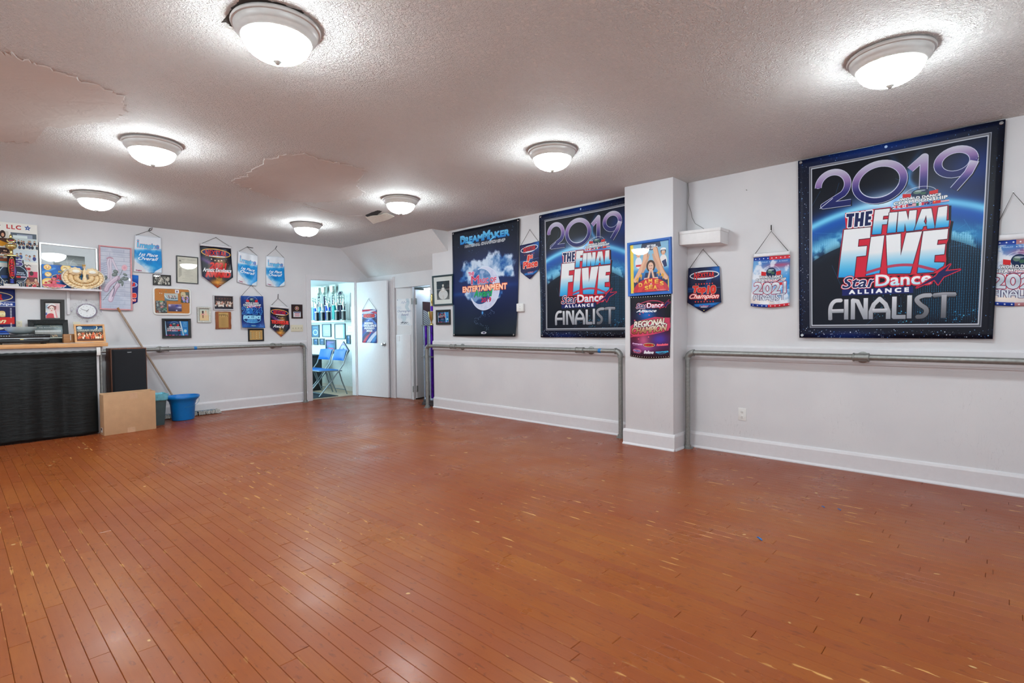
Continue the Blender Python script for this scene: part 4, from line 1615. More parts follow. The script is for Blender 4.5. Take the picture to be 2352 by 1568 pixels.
def art_door_banner():
    A = Art('print_swirl', 220, 420, (40, 70, 150))
    for pts, c, w in (([(0, .05), (.4, .02), (1, .12)], (206, 50, 70), .12), ([(0, .1), (.5, .08), (1, .0)], (206, 206, 220), .12), ([(0, .35), (.5, .2), (1, .36)], (30, 30, 80), .16), ([(0, .5), (.6, .3), (1, .5)], (90, 130, 206), .12),
                      ([(0, .7), (.3, .62), (1, .72)], (90, 60, 130), .14), ([(.1, 1), (.35, .8), (.55, .66)], (206, 50, 74), .2), ([(.4, 1), (.7, .82), (1, .7)], (206, 210, 226), .2), ([(.7, 1), (.9, .85), (1, .8)], (30, 120, 190), .16), ([(0, .95), (.2, .8), (.45, .7)], (40, 30, 90), .16)):
        A.stroke(pts, w, c, .9, curve=True)
    A.ell(.5, .19, .46, .075, (206, 214, 226), ring=.03)
    A.text('NEXSTAR', .1, .14, .76, .095, (222, 60, 52), bold=.018, sh=.12, out=[(.03, (110, 20, 30))])
    A.star(.45, .33, .05, (206, 214, 230))
    for k, (t, x, w) in enumerate((('REGIONAL', .16, .62), ('EXCELLENCE', .12, .84), ('AWARD', .14, .70), ('2023', .3, .4))):
        A.text(t, x, .385 + k * .075, w, .055, (226, 226, 236), bold=.012, out=[(.02, (50, 50, 90))])
    return A.mat(.4)


def art_plain_plaque(i):
    A = Art('print_small_plaque', 110, 150, (30, 90, 130))
    r = np.random.RandomState(40 + i)
    if i == 0:
        A.c[:] = c3((28, 92, 130))
        A.rect(.2, .12, .8, .18, (90, 170, 200), .7)
        for k in range(26):
            t = 2 * PI * k / 26
            A.ell(.5 + .30 * math.cos(t), .62 + .22 * math.sin(t), .06, .05, (190, 226, 240), a=.8, n=10)
        A.ell(.5, .62, .16, .12, (40, 110, 150))
    elif i == 1:
        A.c[:] = c3((150, 190, 226))
        A.rect(.2, .5, .8, .52, (214, 226, 240))
        A.rect(.3, .63, .7, .67, (206, 220, 236), .8)
    elif i == 2:
        A.c[:] = c3((206, 226, 240))
        for k in range(7):
            A.stroke([(.1 + .12 * k, 0), (.16 + .12 * k, .5), (.1 + .12 * k, 1)], .04, (150, 196, 230), .7, curve=True)
        A.rect(.82, 0, 1, 1, (110, 170, 216))
    elif i == 3:
        A.c[:] = c3((30, 60, 100))
        A.rect(.2, .11, .8, .17, (150, 110, 200), .8)
        A.glow(.2, .3, .3, .2, (140, 100, 190), .8)
        A.glow(.5, .5, .4, .2, (60, 150, 190), .8)
        A.rect(.22, .60, .78, .68, (226, 70, 110), .8)
        crowd(A, .1, .66, .9, .85, 1, 6, ((20, 30, 40), (200, 120, 90)), 3)
    elif i == 4:
        A.c[:] = c3((40, 100, 140))
        A.rect(.25, .12, .75, .2, (200, 150, 220), .8)
        A.rect(.25, .4, .75, .8, (30, 70, 110))
    else:
        A.c[:] = c3((226, 226, 230))
        A.rect(.2, .3, .8, .7, (206, 210, 216))
    return A.mat(.35)


def art_diamond():
    A = Art('print_diamond', 160, 160, (150, 140, 190))
    A.ell(.5, .5, .34, .34, (170, 180, 214))
    A.ell(.5, .5, .34, .34, (110, 100, 160), ring=.03)
    A.ell(.5, .42, .07, .07, (90, 130, 170))
    A.rect(.36, .55, .64, .68, (206, 222, 240))
    return A.mat(.35)


def art_board_finalist():
    A = Art('print_fifth_finalist', 300, 320, (14, 22, 40))
    A.glow(.75, .5, .3, .2, (50, 40, 110), .8)
    A.ell(.62, .55, .36, .34, (18, 36, 60))
    A.ell(.62, .55, .37, .35, (176, 196, 214), ring=.02)
    A.text('5', .66, .02, .20, .20, (70, 56, 130), bold=.02, out=[(.04, (206, 214, 226))])
    A.text('World Dance', .50, .45, .40, .05, (190, 206, 226), bold=.006)
    A.text('Championship', .46, .52, .48, .05, (190, 206, 226), bold=.006)
    A.rect(.3, .60, .6, .70, (30, 70, 140))
    flags(A, .52, .60, .96, .67, 'uhr')
    A.text('FINALIST', .02, .80, .92, .18, (20, 46, 84), bold=.012, out=[(.026, (206, 200, 186))])
    return A.mat(.35)


def art_column(i):
    A = Art('print_trophy_column', 80, 260, (26, 22, 34))
    if i == 0:
        A.ell(.5, .42, .36, .38, (190, 150, 76), ring=.08)
        g = glyphs('NEXSTAR')
        X, Y = g[:, [0, 2]], g[:, [1, 3]]
        X = (X - X.min()) / (X.max() - X.min())
        Y = (Y - Y.min()) / (Y.max() - Y.min())
        A.segs(np.stack([(.2 + .56 * Y[:, 0]) * 80, (.74 - .62 * (1 - X[:, 0])) * 260, (.2 + .56 * Y[:, 1]) * 80, (.74 - .62 * (1 - X[:, 1])) * 260], 1), (196, 30, 36), bold=.04)
        A.glow(.9, .55, .2, .2, (110, 110, 230), .7)
        for k in range(4):
            A.glow(.35 + .2 * (k % 2), .86 + .08 * (k // 2), .12, .03, (60, 90, 240), .9)
    return A.mat(.15)


PR_2019 = art_2019()
PR_MOON = art_moon()
PR_REG = art_regional()
PR_T10, PR_1ST, PR_BEHIND, PR_LEFT = art_top10(), art_first(), art_behind_pink(), art_left_banner()
PR_2021A, PR_2021B = art_2021_finalist(1, False), art_2021_finalist(2, True)
PR_IMG, PR_FIRE1, PR_FIRE2, PR_2024 = art_imagine(), art_fire('print_artistic', 'artistic'), art_fire('print_technique', 'tech'), art_2024()
PR_CARD, PR_CARD2 = art_dance_card('print_dance_card'), art_dance_card('print_dance_card_small', 200, 200, True)
PR_COLL, PR_EMO, PR_GREY, PR_SLIP, PR_PORT, PR_CHOR, PR_STAGE = art_collage(), art_emoji(), art_tall_photo(), art_slippers(), art_portrait(), art_chorus(), art_stage_photo()
PR_CLOCK, PR_DOC, PR_BW, PR_GROUP = art_clock(), art_doc('print_programme', 'SWEET CHARITY'), art_bw_crowd(), art_group()
PR_SNAP = [art_snap(i) for i in range(5)]
PR_DANC, PR_PIP, PR_GOLD, PR_MEDAL, PR_BALL, PR_SAIL = art_dancers(), art_playbill(), art_gold(), art_medal(), art_ballerina(), art_sailor()
PR_CHO, PR_SIGN, PR_DOORB, PR_DIA, PR_BOARD, PR_COLM = art_choreo(), art_hall_sign(), art_door_banner(), art_diamond(), art_board_finalist(), art_column(0)
PR_PLQ = [art_plain_plaque(i) for i in range(6)]
bpy.data.objects.remove(_fo)
# ------------------------------------------------------------------ materials of the setting
def wallmat():
    m, nt, b = nodemat('wall_paint')
    L = nt.links
    g = N(nt, 'ShaderNodeNewGeometry')
    n1 = N(nt, 'ShaderNodeTexNoise', i_Scale=2.2, i_Detail=5.0)
    L.new(g.outputs['Position'], n1.inputs['Vector'])
    r = N(nt, 'ShaderNodeValToRGB')
    r.color_ramp.elements[0].position, r.color_ramp.elements[1].position = 0.35, 0.65
    r.color_ramp.elements[0].color, r.color_ramp.elements[1].color = rgb((210, 209, 212)), rgb((216, 215, 217))
    L.new(n1.outputs['Fac'], r.inputs['Fac'])
    # thin scuffs of shoes and barre users, only low on the walls
    mp = N(nt, 'ShaderNodeMapping')
    mp.inputs['Scale'].default_value = (7.0, 7.0, 1.6)
    L.new(g.outputs['Position'], mp.inputs['Vector'])
    n2 = N(nt, 'ShaderNodeTexNoise', i_Scale=2.6, i_Detail=2.0, i_Distortion=1.8)
    L.new(mp.outputs['Vector'], n2.inputs['Vector'])
    d = N(nt, 'ShaderNodeMath', operation='SUBTRACT')
    d.inputs[1].default_value = 0.5
    L.new(n2.outputs['Fac'], d.inputs[0])
    ab = N(nt, 'ShaderNodeMath', operation='ABSOLUTE')
    L.new(d.outputs[0], ab.inputs[0])
    ln = N(nt, 'ShaderNodeMapRange')
    ln.inputs['From Min'].default_value, ln.inputs['From Max'].default_value = 0.0, 0.006
    ln.inputs['To Min'].default_value, ln.inputs['To Max'].default_value = 1.0, 0.0
    L.new(ab.outputs[0], ln.inputs['Value'])
    n3 = N(nt, 'ShaderNodeTexNoise', i_Scale=1.7, i_Detail=2.0)
    L.new(g.outputs['Position'], n3.inputs['Vector'])
    mk = N(nt, 'ShaderNodeMapRange')
    mk.inputs['From Min'].default_value, mk.inputs['From Max'].default_value = 0.52, 0.7
    L.new(n3.outputs['Fac'], mk.inputs['Value'])
    sp = N(nt, 'ShaderNodeSeparateXYZ')
    L.new(g.outputs['Position'], sp.inputs[0])
    hz = N(nt, 'ShaderNodeMapRange')
    hz.inputs['From Min'].default_value, hz.inputs['From Max'].default_value = 0.62, 0.86
    hz.inputs['To Min'].default_value, hz.inputs['To Max'].default_value = 0.30, 0.0
    L.new(sp.outputs['Z'], hz.inputs['Value'])
    m1 = N(nt, 'ShaderNodeMath', operation='MULTIPLY')
    L.new(ln.outputs[0], m1.inputs[0])
    L.new(mk.outputs[0], m1.inputs[1])
    m2 = N(nt, 'ShaderNodeMath', operation='MULTIPLY')
    L.new(m1.outputs[0], m2.inputs[0])
    L.new(hz.outputs[0], m2.inputs[1])
    mx = N(nt, 'ShaderNodeMix', data_type='RGBA')
    L.new(m2.outputs[0], mx.inputs[0])
    L.new(r.outputs['Color'], mx.inputs[6])
    mx.inputs[7].default_value = rgb((110, 108, 112))
    L.new(mx.outputs[2], b.inputs['Base Color'])
    b.inputs['Roughness'].default_value = 0.5
    n4 = N(nt, 'ShaderNodeTexNoise', i_Scale=260.0, i_Detail=3.0)
    L.new(g.outputs['Position'], n4.inputs['Vector'])
    bp = N(nt, 'ShaderNodeBump', i_Strength=0.10, i_Distance=0.002)
    L.new(n4.outputs['Fac'], bp.inputs['Height'])
    L.new(bp.outputs['Normal'], b.inputs['Normal'])
    return m


def ceilmat(name, tex):
    m, nt, b = nodemat(name)
    L = nt.links
    g = N(nt, 'ShaderNodeNewGeometry')
    n1 = N(nt, 'ShaderNodeTexNoise', i_Scale=1.3, i_Detail=3.0)
    L.new(g.outputs['Position'], n1.inputs['Vector'])
    r = N(nt, 'ShaderNodeValToRGB')
    r.color_ramp.elements[0].position, r.color_ramp.elements[1].position = 0.3, 0.7
    a, c = ((232, 230, 227), (238, 236, 233)) if tex else ((206, 203, 199), (216, 213, 209))
    r.color_ramp.elements[0].color, r.color_ramp.elements[1].color = rgb(a), rgb(c)
    L.new(n1.outputs['Fac'], r.inputs['Fac'])
    L.new(r.outputs['Color'], b.inputs['Base Color'])
    b.inputs['Roughness'].default_value = 0.75
    n2 = N(nt, 'ShaderNodeTexNoise', i_Scale=62.0 if tex else 7.0, i_Detail=3.0, i_Roughness=0.6, i_Distortion=0.9)
    L.new(g.outputs['Position'], n2.inputs['Vector'])
    if tex:
        mr = N(nt, 'ShaderNodeMapRange')
        mr.inputs['From Min'].default_value, mr.inputs['From Max'].default_value = 0.42, 0.68
        L.new(n2.outputs['Fac'], mr.inputs['Value'])
        h = mr.outputs[0]
    else:
        h = n2.outputs['Fac']
    bp = N(nt, 'ShaderNodeBump', i_Strength=0.85 if tex else 0.3, i_Distance=0.013 if tex else 0.02)
    L.new(h, bp.inputs['Height'])
    L.new(bp.outputs['Normal'], b.inputs['Normal'])
    return m


def floormat(name, per_object):
    """worn amber varnish: board to board variation, golden where feet have worn it, red-brown near the walls, tan chips"""
    m, nt, b = nodemat(name)
    L = nt.links
    g = N(nt, 'ShaderNodeNewGeometry')
    pos = g.outputs['Position']

    def math_(op, a, c=None):
        n = N(nt, 'ShaderNodeMath', operation=op)
        for i, q in enumerate((a, c)):
            if q is None:
                continue
            if isinstance(q, (int, float)):
                n.inputs[i].default_value = q
            else:
                L.new(q, n.inputs[i])
        return n.outputs[0]

    def noise(scale, detail, sc=(1, 1, 1), dist=0.0):
        mp = N(nt, 'ShaderNodeMapping')
        mp.inputs['Scale'].default_value = sc
        L.new(pos, mp.inputs['Vector'])
        n = N(nt, 'ShaderNodeTexNoise', i_Scale=scale, i_Detail=detail, i_Distortion=dist)
        L.new(mp.outputs[0], n.inputs['Vector'])
        return n.outputs['Fac']

    def rng_(v, a, c, lo=0.0, hi=1.0):
        n = N(nt, 'ShaderNodeMapRange')
        n.inputs['From Min'].default_value, n.inputs['From Max'].default_value = a, c
        n.inputs['To Min'].default_value, n.inputs['To Max'].default_value = lo, hi
        L.new(v, n.inputs['Value'])
        return n.outputs[0]

    def mix(f, a, c):
        n = N(nt, 'ShaderNodeMix', data_type='RGBA')
        if isinstance(f, float):
            n.inputs[0].default_value = f
        else:
            L.new(f, n.inputs[0])
        for i, q in ((6, a), (7, c)):
            if isinstance(q, tuple):
                n.inputs[i].default_value = q
            else:
                L.new(q, n.inputs[i])
        return n.outputs[2]
    if per_object:
        tone = N(nt, 'ShaderNodeObjectInfo').outputs['Random']
    else:
        tone = N(nt, 'ShaderNodeAttribute', attribute_name='tone').outputs['Fac']
    sp = N(nt, 'ShaderNodeSeparateXYZ')
    L.new(pos, sp.inputs[0])
    # worn middle of the room: distance from the walls
    wx = rng_(sp.outputs['X'], 5.0, 3.2)
    wy = rng_(sp.outputs['Y'], 8.6, 5.2)
    worn = math_('MULTIPLY', wx, wy)
    worn = math_('MULTIPLY', worn, rng_(noise(0.9, 4.0), 0.35, 0.65, 0.35, 1.0))
    red, gold = rgb((134, 57, 22)), rgb((160, 93, 33))
    base = mix(worn, red, gold)
    base = mix(rng_(tone, 0.0, 1.0, 0.0, 0.55), base, rgb((138, 66, 34)))
    grain = rng_(noise(9.0, 6.0, (9.0, 0.5, 1.0), 0.4), 0.3, 0.7)
    base = mix(math_('MULTIPLY', grain, 0.32), base, rgb((126, 62, 30)))
    fleck = rng_(noise(46.0, 4.0, (1.0, 0.42, 1.0), 0.5), 0.60, 0.70)
    base = mix(math_('MULTIPLY', fleck, 0.5), base, rgb((96, 46, 24)))
    # bare chips along some seams: only near board edges
    fx = math_('MULTIPLY', sp.outputs['X'], 1.0 / PLANK_W)
    fr = math_('FRACT', fx)
    edge = math_('MINIMUM', fr, math_('SUBTRACT', 1.0, fr))
    near = rng_(edge, 0.14, 0.03)
    chip = rng_(noise(7.0, 5.0, (3.4, 1.1, 1.0), 0.6), 0.60, 0.635)
    chip = math_('MULTIPLY', chip, math_('MULTIPLY', near, rng_(noise(0.8, 2.0), 0.42, 0.56)))
    base = mix(math_('MULTIPLY', chip, 0.85), base, rgb((214, 164, 96)))
    spot = rng_(noise(11.0, 2.0, (1, .7, 1)), 0.735, 0.75)
    base = mix(math_('MULTIPLY', spot, 0.8), base, rgb((210, 170, 112)))
    L.new(base, b.inputs['Base Color'])
    rough = rng_(noise(2.5, 5.0), 0.3, 0.7, 0.24, 0.42)
    L.new(rough, b.inputs['Roughness'])
    b.inputs['Specular IOR Level'].default_value = 0.26
    bp = N(nt, 'ShaderNodeBump', i_Strength=0.10, i_Distance=0.003)
    L.new(noise(24.0, 4.0, (1, .6, 1)), bp.inputs['Height'])
    L.new(bp.outputs['Normal'], b.inputs['Normal'])
    return m


PLANK_W = 0.0655
WALL = wallmat()
TRIM = mat('trim_paint', (217, 215, 218), 0.35, var=0.02, bump=0.05)
SOFF = mat('soffit_paint', (222, 222, 222), 0.6, var=0.02, bump=0.5, bscale=60)
CEIL, PLAST = ceilmat('stippled_ceiling', True), ceilmat('trowelled_plaster', False)
STEEL = mat('galvanised_pipe', (146, 147, 144), 0.48, 0.7, var=0.14, scale=40)
CHROME = mat('chrome', (200, 202, 204), 0.2, 1.0, var=0.02)
BLACK = mat('black_lacquer', (22, 21, 23), 0.4, var=0.05)
WHITEP = mat('white_plastic', (226, 226, 224), 0.35, var=0.02)
CREAM = mat('cream_plastic', (214, 208, 186), 0.4, var=0.02)
CORD = mat('dark_cord', (62, 60, 54), 0.8, var=0.1)
SATW = mat('white_satin', (222, 222, 226), 0.4, var=0.03)
DARK = mat('shadow_gap', (40, 36, 34), 0.9)
GOLDM = mat('gold_plastic', (206, 182, 118), 0.22, 0.85, var=0.1)
W2P = mat('side_room_paint', (216, 222, 218), 0.6, var=0.02)
W2C = mat('side_room_ceiling', (206, 212, 212), 0.7, var=0.03)


# ------------------------------------------------------------------ floor
YMIN, XMIN = -2.6, -2.6
fl = struct('floor', MB().box((XMIN - .1, YMIN - .1, -.14), (5.45, 8.68, -.004)), mat('underfloor', (58, 30, 18), 0.7))
FM1, FM2 = floormat('varnished_plank', True), floormat('varnished_plank_far', False)


def plank_mesh(w, l=1.0, t=.02, e=.0016):
    p = []
    for z, i in ((-t, 0), (-.0022, 0), (0, e)):
        p += [(-w / 2 + i, i if z == 0 else 0, z), (w / 2 - i, i if z == 0 else 0, z), (w / 2 - i, l - (i if z == 0 else 0), z), (-w / 2 + i, l - (i if z == 0 else 0), z)]
    f = [(3, 2, 1, 0), (8, 9, 10, 11)]
    for k in (0, 4):
        for a in range(4):
            b2 = (a + 1) % 4
            f.append((k + a, k + b2, k + 4 + b2, k + 4 + a))
    return p, f


boards = []
row = 0
x = math.ceil(XMIN / PLANK_W) * PLANK_W
while x < 5.40:
    y = YMIN - rng.rand() * 1.6
    end = YB - .02 if x < 5.05 else 8.5
    if x > 5.10:
        y = 6.38
    while y < end:
        l = float(rng.choice([.75, 1.1, 1.5, 1.9, 2.4, .95, 1.3]))
        y1 = min(y + l, end)
        y0 = max(y, YMIN)
        if y1 - y0 > .05:
            boards.append((x + PLANK_W / 2, y0, y1 - y0))
        y += l
    x += PLANK_W


def seen(bd):
    """how large the board shows from where the photograph was taken"""
    best = 0.0
    for t in (0.1, .3, .5, .7, .9):
        p = Vector((bd[0], bd[1] + bd[2] * t, 0)) - Vector((0, 0, 1.21))
        d = p.dot(fw)
        if d > .6 and abs(p.dot(rt2)) / d < .97 and -p.dot(up2) / d < .66:
            best = max(best, bd[2] / (d * d))
    return best


order = sorted(boards, key=seen, reverse=True)
pv, pf = plank_mesh(PLANK_W - .0006)
unit = bpy.data.meshes.new('plank')
unit.from_pydata(pv, [], pf)
unit.materials.append(FM1)
unit.update()
for bx_, by_, bl_ in order[:300]:
    o = bpy.data.objects.new('plank', unit)
    o.scale = (1, bl_ - .0008, 1)
    o.location = (bx_, by_, 0)
    COL.objects.link(o)
    o.parent = fl
mb = MB()
tones = []
for bx_, by_, bl_ in order[300:]:
    q, f = plank_mesh(PLANK_W - .0006, bl_ - .0008)
    mb.add([(a + bx_, b2 + by_, c) for a, b2, c in q], f)
    tones += [random.random()] * len(f)
rest = mb.build('plank', FM2, fl, recalc=False)
at = rest.data.attributes.new('tone', 'FLOAT', 'FACE')
at.data.foreach_set('value', tones)
rest['kind'] = 'stuff'

# ------------------------------------------------------------------ walls, ceiling, column, soffit
struct('wall_back', MB().box((XMIN, YB, 0), (4.2, YB + .12, ZC)).box((4.2, YB, 2.05), (5.04, YB + .12, ZC)).box((5.04, YB, 0), (5.42, YB + .12, ZC)), WALL)
struct('wall_right', MB().box((XR, YMIN, 0), (XR + .14, 6.372, ZC)), WALL)
struct('wall_left', MB().box((XMIN - .12, YMIN, 0), (XMIN, YB, ZC)), WALL)
struct('wall_front', MB().box((XMIN, YMIN - .12, 0), (XR, YMIN, ZC)), WALL)
struct('column', MB().box((XC, 2.33, 0), (XR, 2.855, ZC)), WALL, bev=.002)
struct('wall_alcove', MB().box((5.30, 7.72, 0), (5.42, YB, 2.3)).box((5.30, 6.45, 0), (5.36, 6.735, 2.3)).box((5.30, 6.735, 1.90), (5.36, 7.72, 2.3)), WALL)
ce = struct('ceiling', MB().box((XMIN - .1, YMIN - .1, ZC), (5.45, YB + .1, ZC + .1)), CEIL)
S0, S1 = 4.77, 5.30
zl = 2.085
soff = MB().prism([(S0, 6.007, ZC), (XR, 6.007, ZC), (XR, 6.007, 2.334)], [(S0, YB, ZC), (XR, YB, ZC), (XR, YB, 2.334)])
soff.prism([(XR, 6.375, ZC), (S1 + .06, 6.375, ZC), (S1 + .06, 6.375, zl), (XR, 6.375, 2.334)], [(XR, YB, ZC), (S1 + .06, YB, ZC), (S1 + .06, YB, zl), (XR, YB, 2.334)])
struct('trim_1', soff, SOFF, label='sloping underside of the stairs over the doors')


def zpatch(pts, t0, name, m, parent, drop=.004, label=None):
    pts = [Vector((a, b2, 0)) for a, b2 in pts]
    n = len(pts)
    c = sum(pts, Vector()) / n
    fine = []
    for i in range(n):
        a, b2 = pts[i], pts[(i + 1) % n]
        for k in range(9):
            q = a.lerp(b2, k / 9)
            fine.append(c + (q - c) * (1 + rng.randn() * .022 + .02 * math.sin(i * 2.3 + k * .7)))
    mb = MB()
    k = len(fine)
    r0 = [(p.x, p.y, t0 - .0005) for p in fine]
    r1 = [((c + (p - c) * .985).x, (c + (p - c) * .985).y, t0 - drop) for p in fine]
    mb.v = r0 + r1
    mb.f = [(i, (i + 1) % k, (i + 1) % k + k, i + k) for i in range(k)] + [tuple(range(k, 2 * k))]
    o = mb.build(name, m, parent)
    if label:
        o['label'] = label
    return o


zpatch([(-.5, 3.9), (.224, 3.728), (.285, 3.72), (.374, 3.761), (.515, 3.793), (.675, 3.864), (.762, 3.903), (.817, 4.076), (.835, 4.232), (.798, 4.429), (.652, 4.648), (.589, 4.812),
        (.515, 4.829), (.496, 5.12), (.483, 5.329), (.399, 5.431), (.311, 5.454), (-.4, 5.3)], ZC, 'plaster_patch', PLAST, ce, label='smooth trowelled repair patch')
zpatch([(1.888, 5.41), (1.894, 5.011), (1.851, 4.444), (1.997, 4.145), (2.154, 4.169), (2.346, 4.17), (2.551, 4.17), (2.642, 4.262), (2.72, 4.539), (2.878, 4.773), (3.026, 4.888), (3.049, 5.198),
        (2.943, 5.521), (2.829, 5.69), (2.594, 5.81), (2.373, 5.762), (2.096, 5.551)], ZC, 'plaster_patch', PLAST, ce, label='smooth trowelled repair patch')
zpatch([(3.61, 5.86), (3.575, 5.66), (3.568, 5.50), (3.63, 5.52), (3.73, 5.80), (3.755, 5.96), (3.70, 5.95)], ZC, 'torn_hole', DARK, ce, drop=.0016, label='dark torn hole')
flap = MB().grid(5, 3, lambda u, v: (3.70 + .12 * v - .03 * u, 5.54 + .42 * u, ZC - .004 - .075 * v * (0.35 + .65 * u) - .01 * math.sin(5 * u)))
flap.build('torn_flap', mat('torn_board', (206, 200, 190), 0.8, bump=.4), ce, solid=.006)
MB().tube([(2.80, 5.83, ZC), (2.97, 5.93, ZC), (3.14, 5.99, ZC), (3.30, 6.06, ZC), (3.47, 6.07, ZC), (3.60, 5.90, ZC)], .006, 6).build('ceiling_crack', PLAST, ce)
# gap of bare dark board where the largest light does not cover the old opening
zpatch([(.905, 2.645), (.895, 2.50), (.900, 2.40), (.955, 2.345), (1.021, 2.312), (1.134, 2.305), (1.10, 2.40), (.99, 2.52), (.967, 2.645)], ZC, 'bare_board', mat('bare_board', (70, 66, 62), .9), ce, drop=.002)

# skirting, chair rail, casings
def base_prof(mb, P, s0, s1, t=.018):
    pr = [(0, 0), (t + .014, 0), (t + .014, .008), (t, .022), (t, .132), (t - .006, .150), (0, .158)]
    mb.prism([P(s0, z, o) for o, z in pr], [P(s1, z, o) for o, z in pr])


def rail_prof(mb, P, s0, s1):
    pr = [(0, .878), (.020, .878), (.020, 1.000), (.012, 1.012), (0, 1.015)]
    mb.prism([P(s0, z, o) for o, z in pr], [P(s1, z, o) for o, z in pr])


mb = MB()
base_prof(mb, PB, XMIN, 4.125)
struct('baseboard_back', mb, TRIM)
mb = MB()
for a, b2 in ((YMIN, 2.33), (2.855, 6.372)):
    base_prof(mb, PR, a, b2)
base_prof(mb, PCOL, 2.31, 2.875)
pr = [(0, 0), (.032, 0), (.032, .008), (.018, .022), (.018, .132), (.012, .150), (0, .158)]
for yy, sg in ((2.33, -1), (2.855, 1)):
    mb.prism([(XC - .0, yy + sg * o, z) for o, z in pr], [(XR, yy + sg * o, z) for o, z in pr])
mb.prism([(XR - .0, 6.372 + o, z) for o, z in pr], [(XR + .14, 6.372 + o, z) for o, z in pr])
struct('baseboard_right', mb, TRIM)
mb = MB()
rail_prof(mb, PB, XMIN, 4.12)
struct('trim_2', mb, TRIM, label='flat chair rail along the back wall')
mb = MB()
rail_prof(mb, PR, YMIN, 2.33)
rail_prof(mb, PR, 2.855, 6.374)
struct('trim_3', mb, TRIM, label='flat chair rail along the right wall')

# door_1: frame of the open door, its leaf, knobs and hinges
d1 = thing('door_1', None, None, (4.62, YB, 0))
d1['kind'] = 'structure'
d1['label'] = 'white flush door standing open beside the trophies room'
mb = MB()
mb.box((4.125, YB - .018, 0), (4.2, YB, 2.05)).box((4.125, YB - .018, 2.0501), (5.13, YB, 2.125)).box((5.04, YB - .018, 0), (5.13, YB, 2.05))
mb.box((4.2, YB, 0), (4.215, YB + .12, 2.037)).box((5.027, YB, 0), (5.04, YB + .12, 2.037)).box((4.2, YB, 2.0371), (5.04, YB + .12, 2.05))
mb.build('casing', TRIM, d1)
H0, H1 = Vector((5.045, 8.60, 0)), Vector((5.205, 7.806, 0))
dv = (H1 - H0).normalized()
nv = Vector((-dv.y, dv.x, 0))
if nv.x > 0:
    nv = -nv                     # face that looks into the room (towards -X)
DT = .036


def DL(s, z, o=0):               # along the leaf from the hinge
    return H0 + dv * s + Vector((0, 0, z)) + nv * o


DW = (H1 - H0).length
leaf = MB().hull8([DL(0, .008), DL(DW, .008), DL(DW, .008, -DT), DL(0, .008, -DT), DL(0, 2.035), DL(DW, 2.035), DL(DW, 2.035, -DT), DL(0, 2.035, -DT)])
leaf.build('leaf', mat('door_paint', (226, 228, 232), 0.3, var=.015, bump=.04), d1, bev=.002)
for sg in (1, -1):
    kb = MB()
    c = DL(DW - .065, .93, 0 if sg > 0 else -DT)
    kb.lathe([(.032, 0), (.032, .006), (.012, .010), (.011, .030), (.024, .038), (.029, .052), (.024, .064), (.001, .068)], c, 20, nv * sg)
    kb.build('door_knob', CHROME, d1, smooth=True)
for z in (.25, 1.05, 1.85):
    MB().tube([DL(0.0, z - .045, .006), DL(0.0, z + .045, .006)], .007, 8).build('hinge', CHROME, d1)

# door_2: the narrow fixed panel and the door folded into the side hall
d2 = thing('door_2', None, None, (5.4, 7.2, 0))
d2['kind'] = 'structure'
d2['label'] = 'fixed white panel and inward-opened door under the low header'
A0, A1 = Vector((5.315, 7.70, 0)), Vector((5.375, 7.295, 0))
pv_ = (A1 - A0).normalized()
pn = Vector((pv_.y, -pv_.x, 0))
if pn.x > 0:
    pn = -pn
PL = (A1 - A0).length


def PP(s, z, o=0):
    return A0 + pv_ * s + Vector((0, 0, z)) + pn * o


def slab(mb, F, s0, s1, z0, z1, o0, o1):
    return mb.hull8([F(s0, z0, o1), F(s1, z0, o1), F(s1, z0, o0), F(s0, z0, o0), F(s0, z1, o1), F(s1, z1, o1), F(s1, z1, o0), F(s0, z1, o0)])


mb = slab(MB(), PP, 0, PL, 0, 1.9, -.035, 0)
slab(mb, PP, PL - .05, PL - .035, 0, 1.9, 0, .008)
slab(mb, PP, PL - .02, PL, 0, 1.9, 0, .012)
mb.build('fixed_panel', WALL, d2)
slab(MB(), PP, .0, PL - .06, 0.01, 1.097, 0, .012).build('lower_panel', TRIM, d2, bev=.002)
slab(MB(), PP, .02, .09, .985, 1.075, .0125, .016).build('cover_plate', TRIM, d2)
E0, E1 = Vector((5.43, 7.288, 0)), Vector((6.14, 7.52, 0))
ev_ = (E1 - E0).normalized()
en = Vector((ev_.y, -ev_.x, 0))
EW = (E1 - E0).length


def EP(s, z, o=0):
    return E0 + ev_ * s + Vector((0, 0, z)) + en * o


slab(MB(), EP, 0, EW, .02, 1.86, -.035, 0).build('leaf', TRIM, d2, bev=.002)
for z in (.18, 1.66):
    mb = MB()
    slab(mb, EP, .0, .03, z - .05, z + .05, 0, .003)
    mb.tube([EP(-.008, z - .055, .004), EP(-.008, z + .055, .004)], .008, 8)
    slab(mb, PP, PL - .02, PL, z - .05, z + .05, .012, .016)
    mb.build('hinge', STEEL, d2, smooth=True)
mb = MB().box((5.28, 7.735, 0), (5.30, 7.80, 2.09)).box((5.285, 7.715, 0), (5.31, 7.735, 2.09)).box((5.27, 7.81, 0), (5.30, 7.90, 2.02))
struct('trim_4', mb, TRIM, label='door casing strips behind the open door')

